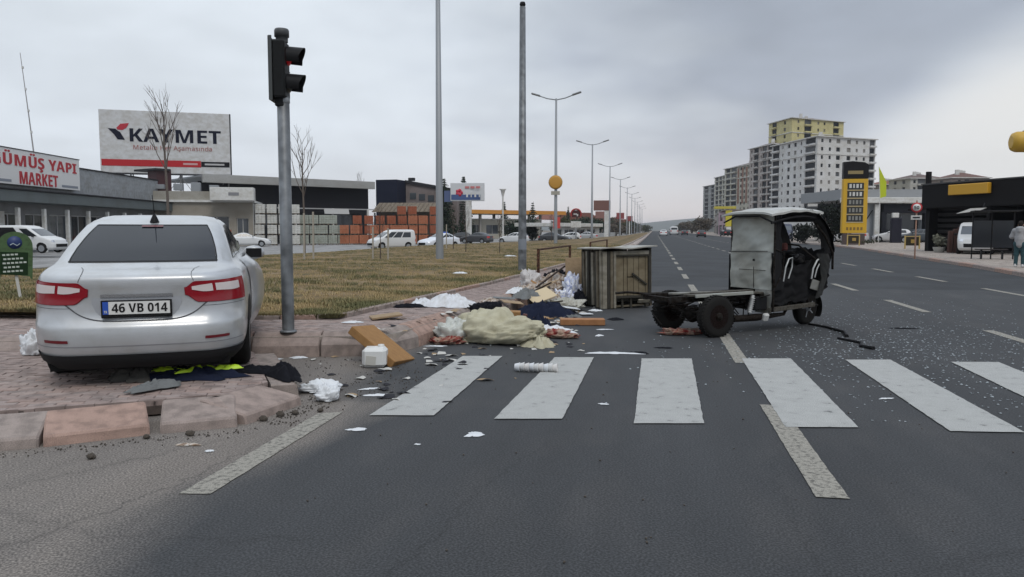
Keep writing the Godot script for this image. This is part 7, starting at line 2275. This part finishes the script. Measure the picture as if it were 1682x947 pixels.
# ---------------------------------------------------------------- right of the road
func build_right() -> void:
	# price pylon
	var py := thing("price_pylon", "tall yellow filling station price sign with a black head", "sign", V(18.0, 0.1, 74.7), deg_to_rad(2))
	var yel := mat(0.56, 0.33, 0.015, 0.5)
	plank_box("body", yel, py, Vector3(0, 3.55, 0), Vector3(2.16, 4.95, 0.55), Basis.IDENTITY, 0.04)
	one("head", mat(0.012, 0.011, 0.012, 0.5), py, func(s): prism(s, PackedVector2Array([Vector2(-1.08, 6.05), Vector2(1.08, 6.05), Vector2(1.08, 7.3), Vector2(0.75, 7.5), Vector2(-0.3, 7.62), Vector2(-1.08, 7.55)]), -0.28, 0.28))
	plank_box("head_print", mat(0.25, 0.19, 0.08, 0.6), py, Vector3(-0.05, 6.6, 0.29), Vector3(1.3, 0.3, 0.02))
	for k in 5:
		var r := plank_box("price_panel", mat(0.02, 0.021, 0.02, 0.4), py, Vector3(0, 5.35 - k * 0.73, 0.28), Vector3(1.42, 0.62, 0.04), Basis.IDENTITY, 0.01)
		plank_box("frame_bar", mat(0.56, 0.50, 0.34, 0.5), r, Vector3(0, 5.0 - k * 0.73, 0.30), Vector3(1.5, 0.05, 0.05))
		for q in 4:
			plank_box("digit", [mat(0.55, 0.55, 0.52, 0.5), mat(0.22, 0.22, 0.2, 0.5)][0 if k < 2 else 1], r, Vector3(-0.45 + q * 0.3, 5.37 - k * 0.73, 0.305), Vector3(0.2 - 0.06 * ((q + k) % 2), 0.36, 0.02))
	for q in 5:
		plank_box("foot_print", mat(0.20, 0.12, 0.02, 0.5), py, Vector3(-0.62 + q * 0.31, 1.5, 0.285), Vector3(0.18, 0.26, 0.02))
	plank_box("plinth", mat(0.07, 0.05, 0.045, 0.8), py, Vector3(0, 0.5, 0), Vector3(1.9, 1.1, 0.5), Basis.IDENTITY, 0.02)
	for k in [[16.85, 69.8, "yellow framed board at the foot of the price sign"], [18.3, 59.3, "yellow framed board on the pavement before the showroom"]]:
		var t := thing("frame_board", k[2], "sign", V(k[0], 0.12, k[1]))
		plank_box("panel", mat(0.035, 0.03, 0.02, 0.6), t, Vector3(0, 0.55, 0), Vector3(0.86, 0.62, 0.05))
		for e in [-1.0, 1.0]:
			plank_box("frame_leg", mat(0.42, 0.30, 0.10, 0.6), t, Vector3(e * 0.48, 0.48, 0), Vector3(0.09, 0.96, 0.07))
		plank_box("frame_rail", mat(0.42, 0.30, 0.10, 0.6), t, Vector3(0, 0.9, 0), Vector3(0.9, 0.06, 0.06))
		plank_box("print", mat(0.34, 0.22, 0.05, 0.6), t, Vector3(0.05, 0.55, 0.03), Vector3(0.3, 0.26, 0.015))
	# showroom
	var sh := thing("building_showroom", "white fronted showroom with a wide dark portal right of the price sign", "building", V(20.5, 0.1, 90.8))
	var f := wall_frame(Vector3.ZERO, V(31.9, 0, 92.9) - V(20.5, 0, 90.8))
	facade(sh, mat(0.34, 0.36, 0.38, 0.7), f, 11.7, 4.3, [[4.9, 0.0, 9.0, 3.2, M.pane], [0.5, 0.3, 2.9, 2.9, M.pane_light], [9.9, 0.0, 11.3, 1.6, M.pane]], 0.5, M.steel_far)
	plank_box("fascia", M.white, sh, f * Vector3(5.85, 4.65, 0.5), Vector3(11.9, 0.62, 1.2), f.basis, 0.03)
	plank_box("roof", mat(0.26, 0.27, 0.28, 0.8), sh, f * Vector3(5.85, 5.3, -6), Vector3(11.8, 1.2, 11.8), f.basis)
	plank_box("portal_beam", mat(0.014, 0.015, 0.02, 0.5), sh, f * Vector3(7.0, 3.75, 0.35), Vector3(5.2, 1.05, 0.7), f.basis, 0.02)
	for x in [4.55, 9.35]:
		plank_box("portal_post", mat(0.016, 0.017, 0.022, 0.5), sh, f * Vector3(x, 1.7, 0.35), Vector3(0.55, 3.3, 0.7), f.basis, 0.02)
	plank_box("white_column", M.white, sh, f * Vector3(3.75, 2.1, 0.6), Vector3(0.55, 4.2, 0.3), f.basis)
	plank_box("diagonal_brace", M.black, sh, f * Vector3(2.6, 2.2, 0.2), Vector3(0.08, 3.2, 0.08), f.basis * Basis(Vector3.FORWARD, 0.55))
	plank_box("white_column", M.white, sh, f * Vector3(10.4, 2.2, 0.4), Vector3(1.5, 4.0, 0.2), f.basis)
	var fd := thing("fuel_dispenser", "dark upright fuel dispenser before the showroom portal", "fuel pump", V(24.9, 0.1, 86.0))
	plank_box("cabinet", mat(0.02, 0.02, 0.03, 0.5), fd, Vector3(0, 1.3, 0), Vector3(1.0, 2.6, 0.6), Basis.IDENTITY, 0.04)
	plank_box("cap", M.white, fd, Vector3(-0.1, 2.9, 0), Vector3(0.6, 0.5, 0.5), Basis.IDENTITY, 0.04)
	car("parked_car", "white car standing inside the showroom portal", HATCH, mat(0.55, 0.55, 0.55, 0.35), V(26.6, 0.12, 88.6), deg_to_rad(80))
	car("parked_car", "dark car right of the white one in the showroom portal", HATCH, mat(0.04, 0.05, 0.06, 0.35), V(28.6, 0.12, 88.8), deg_to_rad(100))
	car("parked_car", "pale car between the price sign and the showroom column", HATCH, mat(0.5, 0.5, 0.5, 0.35), V(22.0, 0.12, 88.0), deg_to_rad(60))
	var fl := thing("feather_flag", "yellow green feather shaped flag above the showroom roof", "flag", V(23.3, 0.1, 86.3))
	one("flag_pole", M.white, fl, func(s): tube(s, [Vector3(0, 0, 0), Vector3(0.0, 5.0, 0), Vector3(-0.2, 8.0, 0)], [0.05, 0.04, 0.02], 6))
	one("flag_cloth", mat(0.45, 0.52, 0.02, 0.8), fl, func(s): prism(s, PackedVector2Array([Vector2(0.02, 4.7), Vector2(0.62, 4.9), Vector2(0.58, 6.4), Vector2(0.15, 7.3), Vector2(-0.2, 8.0), Vector2(-0.05, 6.4)]), -0.02, 0.02))
	# canopy of the filling station behind the tricycle
	var cn := thing("forecourt_canopy", "dark flat forecourt canopy behind the tricycle's cab", "canopy", V(23.0, 0.1, 108.0))
	plank_box("roof", mat(0.016, 0.017, 0.021, 0.5), cn, Vector3(0.8, 4.55, -2), Vector3(5.4, 1.7, 8), Basis.IDENTITY, 0.04)
	plank_box("white_sign", M.white, cn, Vector3(-2.6, 4.9, 2.1), Vector3(1.2, 0.9, 0.1))
	for k in 3:
		plank_box("column", [M.white, M.dark, M.white][k], cn, Vector3(-1.6 + k * 2.0, 1.9, 0.0), Vector3(0.5, 3.8, 0.5), Basis.IDENTITY, 0.02)
	car("parked_truck", "dark truck with a red bumper seen through the tricycle's cab", VAN, mat(0.03, 0.035, 0.06, 0.4), V(15.3, 0.12, 96.0), deg_to_rad(170), "truck").scale = Vector3(1.2, 1.15, 1.0)
	# black fronted shop
	var bk := thing("building_black", "black clad shop with a deep dark canopy at the right edge", "shop", V(17.3, 0.12, 53.6))
	var g := wall_frame(Vector3.ZERO, V(23.6, 0, 39.5) - V(17.3, 0, 53.6))
	var blk := over(grain(mat(0.014, 0.013, 0.014, 0.6), T.speck, 1.0), T.faint, 7.0)
	plank_box("canopy_roof", blk, bk, g * Vector3(7.7, 3.5, 0.0), Vector3(15.6, 1.5, 0.6), g.basis, 0.03)
	plank_box("canopy_edge", mat(0.04, 0.04, 0.042, 0.4), bk, g * Vector3(7.7, 4.28, 0.0), Vector3(15.7, 0.08, 0.7), g.basis)
	plank_box("ceiling", blk, bk, g * Vector3(7.7, 3.0, -4.0), Vector3(15.4, 0.2, 7.6), g.basis)
	facade(bk, blk, g * Transform3D(Basis.IDENTITY, Vector3(0, 0, -7.0)), 15.4, 3.0, [[1.2, 0.1, 4.4, 2.5, M.black], [5.0, 0.1, 9.0, 2.5, M.black], [9.8, 0.1, 14.0, 2.5, M.black]], 0.2, M.black)
	plank_box("side_wall", blk, bk, g * Vector3(15.3, 1.5, -3.5), Vector3(0.2, 3.0, 7.0), g.basis)
	plank_box("side_wall", blk, bk, g * Vector3(0.1, 1.5, -3.5), Vector3(0.2, 3.0, 7.0), g.basis)
	for k in 7:
		plank_box("louvre", mat(0.025, 0.024, 0.025, 0.5), bk, g * Vector3(2.4, 0.55 + k * 0.36, -0.6), Vector3(4.0, 0.2, 0.08), g.basis * Basis(Vector3.RIGHT, 0.3))
	for x in [0.2, 4.8, 10.0, 15.0]:
		plank_box("post", blk, bk, g * Vector3(x, 1.4, -0.1), Vector3(0.22, 2.8, 0.22), g.basis)
	plank_box("upstand", blk, bk, g * Vector3(0.1, 4.0, 0.0), Vector3(0.18, 2.2, 0.3), g.basis)
	plank_box("side_ledge", blk, bk, g * Vector3(-0.5, 2.7, 0.0), Vector3(1.6, 0.14, 0.5), g.basis)
	var yb := thing("yellow_light_box", "plain yellow sign box on top of the black canopy", "sign", V(17.9, 4.0, 52.0))
	plank_box("box", mat(0.56, 0.30, 0.02, 0.5), yb, g.basis * Vector3(2.1, -0.08, 0.35), Vector3(2.9, 0.62, 0.3), g.basis, 0.03)
	var aw := thing("sloping_awning", "pale sloping awning under the black canopy", "awning", V(18.1, 2.55, 48.4))
	one("sheet", M.white, aw, func(s): prism(s, PackedVector2Array([Vector2(-0.85, -0.12), Vector2(0.3, 0.03), Vector2(0.75, 0.22), Vector2(-0.1, 0.18)]), -0.03, 0.03))
	one("stay", M.dark, aw, func(s): bar(s, Vector3(0.6, 0.0, -0.2), Vector3(0.75, 0.5, -0.3), 0.05, 0.05))
	# roadside things
	var sp := thing("speed_limit_sign", "round red ringed 50 sign over a small white plate on the pavement", "traffic sign", V(12.14, 0.12, 38.9), deg_to_rad(-16))
	one("post", mat(0.22, 0.12, 0.08, 0.7), sp, func(s): lathe(s, [[0.035, 0.0], [0.035, 2.75], [0.0, 2.76]], 10))
	var disc := Basis(Vector3.RIGHT, Vector3.BACK, Vector3.DOWN)
	var rd := one("disc", mat(0.45, 0.02, 0.025, 0.5), sp, func(s): lathe(s, [[0.235, 0.0], [0.235, 0.02], [0.225, 0.03], [0.0, 0.03]], 28, disc, Vector3(0, 2.42, 0.04)))
	one("face", mat(0.6, 0.6, 0.58, 0.5), rd, func(s): lathe(s, [[0.17, 0.0], [0.17, 0.006], [0.0, 0.006]], 28, disc, Vector3(0, 2.42, 0.068)))
	letters("number", "50", 0.21, 0.155, M.black, rd, Transform3D(Basis.IDENTITY, Vector3(0, 2.42, 0.077)), 0.006)
	plank_box("small_plate", M.white, sp, Vector3(0, 1.95, 0.045), Vector3(0.46, 0.2, 0.02), Basis.IDENTITY, 0.005)
	plank_box("plate_print", M.dark, sp, Vector3(0, 1.95, 0.058), Vector3(0.3, 0.07, 0.006))
	var bs := thing("bus_shelter", "dark glazed bus shelter panel on thin legs with a bench", "bus shelter", V(15.7, 0.12, 39.5), deg_to_rad(-12))
	for x in [-0.84, -0.05, 0.84]:
		plank_box("leg", M.black, bs, Vector3(x, 1.1, 0), Vector3(0.05, 2.2, 0.05))
	for k in [[-0.44, 0.76], [0.40, 0.84]]:
		plank_box("pane", mat(0.008, 0.012, 0.018, 0.08), bs, Vector3(k[0], 1.17, 0), Vector3(k[1], 1.28, 0.03))
	plank_box("roof", M.black, bs, Vector3(0, 2.24, 0.45), Vector3(1.9, 0.07, 1.2), Basis.IDENTITY, 0.02)
	plank_box("lower_rail", M.black, bs, Vector3(0, 0.36, 0), Vector3(1.7, 0.05, 0.04))
	plank_box("bench", mat(0.045, 0.04, 0.04, 0.6), bs, Vector3(-0.1, 0.46, 0.36), Vector3(1.3, 0.05, 0.34), Basis.IDENTITY, 0.01)
	for x in [-0.5, 0.35]:
		plank_box("bench_leg", M.black, bs, Vector3(x, 0.22, 0.36), Vector3(0.05, 0.44, 0.28))
	var pl := thing("planter", "grey planter tub holding the spiky plant", "planter", V(16.95, 0.12, 50.0))
	one("tub", mat(0.22, 0.21, 0.19, 0.9), pl, func(s): lathe(s, [[0.26, 0.0], [0.36, 0.34], [0.32, 0.34], [0.28, 0.26], [0.0, 0.26]], 16))
	var lg := thing("log_post", "thick reddish brown timber post beside the planter", "post", V(17.6, 0.12, 49.4))
	for k in 3:
		plank_box("timber", grain(mat(0.085, 0.035, 0.025, 0.9), T.speck, 0.5), lg, Vector3(-0.26 + k * 0.27, 0.66 + 0.06 * k, 0.02 * k), Vector3(0.24, 1.3 + 0.12 * k, 0.3), Basis(Vector3.BACK, 0.02 * (k - 1)), 0.03)
	car("parked_van", "white van parked at the black shop behind the shelter", VAN, mat(0.58, 0.58, 0.57, 0.35), V(18.75, 0.12, 49.6), deg_to_rad(160), "van")
	var ov := thing("oval_sign", "yellow rounded filling station sign reaching in at the right edge", "sign", V(19.9, 0.12, 44.2))
	one("drum", mat(0.50, 0.30, 0.03, 0.45), ov, func(s): lathe(s, [[0.3, -1.15], [0.45, -1.08], [0.53, -0.9], [0.55, 0.0], [0.53, 0.9], [0.45, 1.08], [0.3, 1.15]], 24, Basis(Vector3.BACK, Vector3.RIGHT, Vector3.UP), Vector3(-0.55, 5.93, 0)))
	one("drum_top", M.dark, ov, func(s): box(s, Vector3(-0.35, 6.48, 0), Vector3(1.5, 0.08, 0.4), Basis.IDENTITY, 0.02))
	one("post", M.steel_far, ov, func(s): lathe(s, [[0.12, 0.0], [0.10, 5.6]], 12))
	# the small yellow pylon and shops far along on the right
	var sy := thing("far_pylon", "small yellow sign post with a flat yellow canopy, far right of the road", "sign", V(16.0, 0.1, 176.0))
	plank_box("board", mat(0.50, 0.42, 0.03, 0.5), sy, Vector3(0.3, 3.9, 0), Vector3(1.4, 3.6, 0.4), Basis.IDENTITY, 0.03)
	plank_box("canopy", mat(0.45, 0.38, 0.05, 0.5), sy, Vector3(-0.5, 6.3, -1), Vector3(4.6, 0.55, 3.0))
	plank_box("foot", M.white, sy, Vector3(0.35, 1.0, 0), Vector3(1.0, 2.1, 0.4))
	for k in 4:
		var t := thing("far_shop", "%s low shop beneath the far apartment blocks" % ["nearest pinkish", "second pale", "third mauve", "farthest brown"][k], "shop", V(19.0 + k * 2.2, 0.1, 190.0 + k * 34.0), 0.0, "low shops on the right")
		facade(t, mat([0.42, 0.3, 0.36, 0.25][k], [0.3, 0.28, 0.3, 0.24][k], [0.33, 0.26, 0.29, 0.22][k], 0.8), wall_frame(Vector3(-2.5, 0, -16), Vector3(0.12, 0, 1)), 16, 6.0, [[1, 0.2, 4.5, 2.6, M.pane], [5.5, 0.2, 9, 2.6, M.pane], [10, 0.2, 14, 2.6, M.pane], [2, 3.6, 5, 5.2, M.pane], [8, 3.6, 12, 5.2, M.pane]], 0.2)
		facade(t, mat(0.36, 0.33, 0.31, 0.8), wall_frame(Vector3(-0.6, 0, 0), Vector3(1, 0, -0.1)), 9, 6.0, [[1, 0.2, 4, 2.6, M.pane], [5, 3.4, 8, 5.2, M.pane]], 0.2)
		plank_box("roof", mat(0.2, 0.17, 0.15, 0.9), t, Vector3(3, 6.1, -8), Vector3(11, 0.25, 17))
	car("parked_car", "black car at the foot of the small yellow sign post", HATCH, M.black, V(15.4, 0.1, 168.0), deg_to_rad(10))

# ---------------------------------------------------------------- a person
# Surface nets over a smooth union of tapered capsules [a, b, radius at a, radius at b].
func flesh(s: SurfaceTool, bones: Array, cell: float, k: float) -> void:
	var lo := Vector3.ONE * 1e9
	var hi := -lo
	for b in bones:
		var r := Vector3.ONE * (maxf(b[2], b[3]) + 2.5 * cell)
		lo = lo.min(b[0] - r).min(b[1] - r)
		hi = hi.max(b[0] + r).max(b[1] + r)
	var n := Vector3i(((hi - lo) / cell).ceil()) + Vector3i.ONE
	var far := 4.0 * cell
	var v := PackedFloat32Array()
	v.resize(n.x * n.y * n.z)
	v.fill(far)
	var sx := 1
	var sy := n.x
	var sz := n.x * n.y
	for b in bones:
		var rm: float = maxf(b[2], b[3]) + far
		var b0 := Vector3i(((b[0].min(b[1]) - Vector3.ONE * rm - lo) / cell).floor()).clamp(Vector3i.ZERO, n - Vector3i.ONE)
		var b1 := Vector3i(((b[0].max(b[1]) + Vector3.ONE * rm - lo) / cell).ceil()).clamp(Vector3i.ZERO, n - Vector3i.ONE)
		var ab: Vector3 = b[1] - b[0]
		var inv := 1.0 / maxf(ab.length_squared(), 1e-9)
		for z in range(b0.z, b1.z + 1):
			for y in range(b0.y, b1.y + 1):
				for x in range(b0.x, b1.x + 1):
					var p := lo + Vector3(x, y, z) * cell
					var t := clampf((p - b[0]).dot(ab) * inv, 0.0, 1.0)
					var d: float = p.distance_to(b[0] + ab * t) - lerpf(b[2], b[3], t)
					var i := x + y * sy + z * sz
					var o := v[i]
					var h := maxf(k - absf(d - o), 0.0) / k
					v[i] = minf(d, o) - h * h * k * 0.25
	var vert := {}
	for z in n.z - 1:
		for y in n.y - 1:
			for x in n.x - 1:
				var i := x + y * sy + z * sz
				var sum := Vector3.ZERO
				var cnt := 0
				for e in [[0, sx, Vector3.ZERO, Vector3.RIGHT], [0, sy, Vector3.ZERO, Vector3.UP], [0, sz, Vector3.ZERO, Vector3.BACK], [sx, sx + sy, Vector3.RIGHT, Vector3.UP], [sx, sx + sz, Vector3.RIGHT, Vector3.BACK], [sy, sy + sx, Vector3.UP, Vector3.RIGHT], [sy, sy + sz, Vector3.UP, Vector3.BACK], [sz, sz + sx, Vector3.BACK, Vector3.RIGHT], [sz, sz + sy, Vector3.BACK, Vector3.UP], [sx + sy, sx + sy + sz, Vector3(1, 1, 0), Vector3.BACK], [sx + sz, sx + sy + sz, Vector3(1, 0, 1), Vector3.UP], [sy + sz, sx + sy + sz, Vector3(0, 1, 1), Vector3.RIGHT]]:
					var p := v[i + e[0]]
					var q := v[i + e[1]]
					if (p < 0) != (q < 0):
						sum += e[2] + e[3] * (p / (p - q))
						cnt += 1
				if cnt:
					vert[i] = lo + (Vector3(x, y, z) + sum / cnt) * cell
	soft(s)
	for i in vert:
		for ax in [[sx, sy, sz], [sy, sz, sx], [sz, sx, sy]]:
			if i + ax[0] < v.size() and (v[i] < 0) != (v[i + ax[0]] < 0) and vert.has(i - ax[1]) and vert.has(i - ax[2]) and vert.has(i - ax[1] - ax[2]):
				var q := [vert[i], vert[i - ax[1]], vert[i - ax[1] - ax[2]], vert[i - ax[2]]]
				if v[i] < 0:
					quad(s, q[3], q[2], q[1], q[0])
				else:
					quad(s, q[0], q[1], q[2], q[3])
	flat(s)

func build_person() -> void:
	# standing on the pavement, arms folded before the chest, turned a little to the right
	var p := thing("person", "person in a grey hooded jacket and dark teal trousers, arms folded", "person", V(13.2, 0.125, 30.9), deg_to_rad(-35))
	var skin_m := mat(0.36, 0.21, 0.15, 0.6)
	var hand := func(w: Vector3, dir: Vector3, side: Vector3, up: Vector3) -> Array:
		var o := [[w, w + dir * 0.05, 0.026, 0.034]]
		for k in 4:
			var base := w + dir * 0.07 + side * (0.027 - 0.018 * k)
			var l: float = [0.036, 0.042, 0.040, 0.030][k]
			o.append([w + dir * 0.03, base, 0.016, 0.010])
			o.append([base, base + dir * l * 0.8 - up * 0.012, 0.010, 0.009])
			o.append([base + dir * l * 0.8 - up * 0.012, base + dir * l * 1.2 - up * 0.035, 0.009, 0.0075])
		o.append([w + dir * 0.015, w + dir * 0.04 + side * 0.05, 0.015, 0.011])
		o.append([w + dir * 0.04 + side * 0.05, w + dir * 0.075 + side * 0.055, 0.011, 0.009])
		return o
	var bodyt := tool()
	flesh(bodyt, [[Vector3(0, 1.36, 0), Vector3(0, 1.47, -0.01), 0.055, 0.052], [Vector3(0, 1.53, -0.02), Vector3(0, 1.60, -0.005), 0.068, 0.082], [Vector3(0, 1.475, -0.055), Vector3(0, 1.50, -0.06), 0.03, 0.04], [Vector3(0, 1.53, -0.10), Vector3(0, 1.555, -0.085), 0.014, 0.009], [Vector3(-0.08, 1.53, 0.0), Vector3(-0.08, 1.56, 0.0), 0.014, 0.018], [Vector3(0.08, 1.53, 0.0), Vector3(0.08, 1.56, 0.0), 0.014, 0.018]], 0.012, 0.03)
	flesh(bodyt, hand.call(Vector3(-0.07, 1.12, -0.235), Vector3(-0.9, 0.2, 0.15).normalized(), Vector3(0.1, 0.95, 0.1).normalized(), Vector3(0, 0.1, -1)), 0.006, 0.012)
	flesh(bodyt, hand.call(Vector3(0.08, 1.06, -0.25), Vector3(0.9, 0.15, 0.2).normalized(), Vector3(-0.1, 0.95, 0.1).normalized(), Vector3(0, 0.1, -1)), 0.006, 0.012)
	var body_o := obj("body", bodyt, skin_m, p)
	one("eye", M.black, body_o, func(s):
		for sg in [-1.0, 1.0]:
			blob(s, Vector3(sg * 0.032, 1.555, -0.092), Vector3(0.012, 0.007, 0.006), 1, 0, 1, 8, 6))
	one("mouth", mat(0.22, 0.08, 0.07, 0.6), body_o, func(s): box(s, Vector3(0, 1.488, -0.099), Vector3(0.045, 0.008, 0.008)))
	var jt := tool()
	flesh(jt, [[Vector3(0, 0.86, 0.0), Vector3(0, 1.05, 0.0), 0.17, 0.165], [Vector3(0, 1.05, 0.0), Vector3(0, 1.30, 0.01), 0.165, 0.155], [Vector3(-0.10, 1.34, 0.01), Vector3(0.10, 1.34, 0.01), 0.10, 0.10], [Vector3(-0.19, 1.34, 0.01), Vector3(-0.27, 1.12, -0.02), 0.085, 0.075], [Vector3(-0.27, 1.12, -0.02), Vector3(-0.04, 1.11, -0.225), 0.072, 0.052], [Vector3(0.19, 1.34, 0.01), Vector3(0.27, 1.10, -0.02), 0.085, 0.075], [Vector3(0.27, 1.10, -0.02), Vector3(0.05, 1.05, -0.235), 0.072, 0.052], [Vector3(-0.07, 1.43, 0.06), Vector3(0.07, 1.43, 0.06), 0.06, 0.06], [Vector3(0, 1.40, 0.11), Vector3(0, 1.34, 0.14), 0.09, 0.06]], 0.02, 0.06)
	obj("jacket", jt, grain(mat(0.34, 0.34, 0.35, 0.9), T.faint, 0.5), p)
	var tt := tool()
	flesh(tt, [[Vector3(-0.07, 0.86, 0.0), Vector3(0.07, 0.86, 0.0), 0.145, 0.145], [Vector3(-0.085, 0.82, 0), Vector3(-0.10, 0.48, -0.01), 0.105, 0.075], [Vector3(-0.10, 0.48, -0.01), Vector3(-0.105, 0.09, 0.02), 0.073, 0.062], [Vector3(0.085, 0.82, 0), Vector3(0.11, 0.48, -0.02), 0.105, 0.075], [Vector3(0.11, 0.48, -0.02), Vector3(0.12, 0.09, 0.0), 0.073, 0.062]], 0.02, 0.05)
	obj("trousers", tt, mat(0.018, 0.055, 0.065, 0.9), p)
	for e in [Vector3(-0.105, 0.045, 0.02), Vector3(0.12, 0.045, 0.0)]:
		var bt := tool()
		flesh(bt, [[e + Vector3(0, 0, 0.05), e + Vector3(0, -0.005, -0.13), 0.045, 0.037], [e, e + Vector3(0, 0.06, 0.02), 0.045, 0.045]], 0.014, 0.03)
		obj("shoe", bt, mat(0.45, 0.44, 0.43, 0.7), p)
	var ht := tool()
	flesh(ht, [[Vector3(0, 1.60, 0.02), Vector3(0, 1.63, 0.0), 0.088, 0.08], [Vector3(0, 1.54, 0.045), Vector3(0, 1.48, 0.04), 0.07, 0.045]], 0.014, 0.03)
	obj("hair", ht, mat(0.018, 0.013, 0.011, 0.8), p)

func _ready() -> void:
	rng.seed = 12345
	make_materials()
	light_and_camera()
	build_ground()
	build_markings()
	build_islands()
	build_hills()
	build_store()
	build_billboard()
	build_warehouse()
	build_yard()
	build_apartments()
	build_left()
	build_right()
	build_trees()
	build_street_furniture()
	build_saloon()
	build_tricycle()
	build_load_box()
	build_person()
	build_debris()
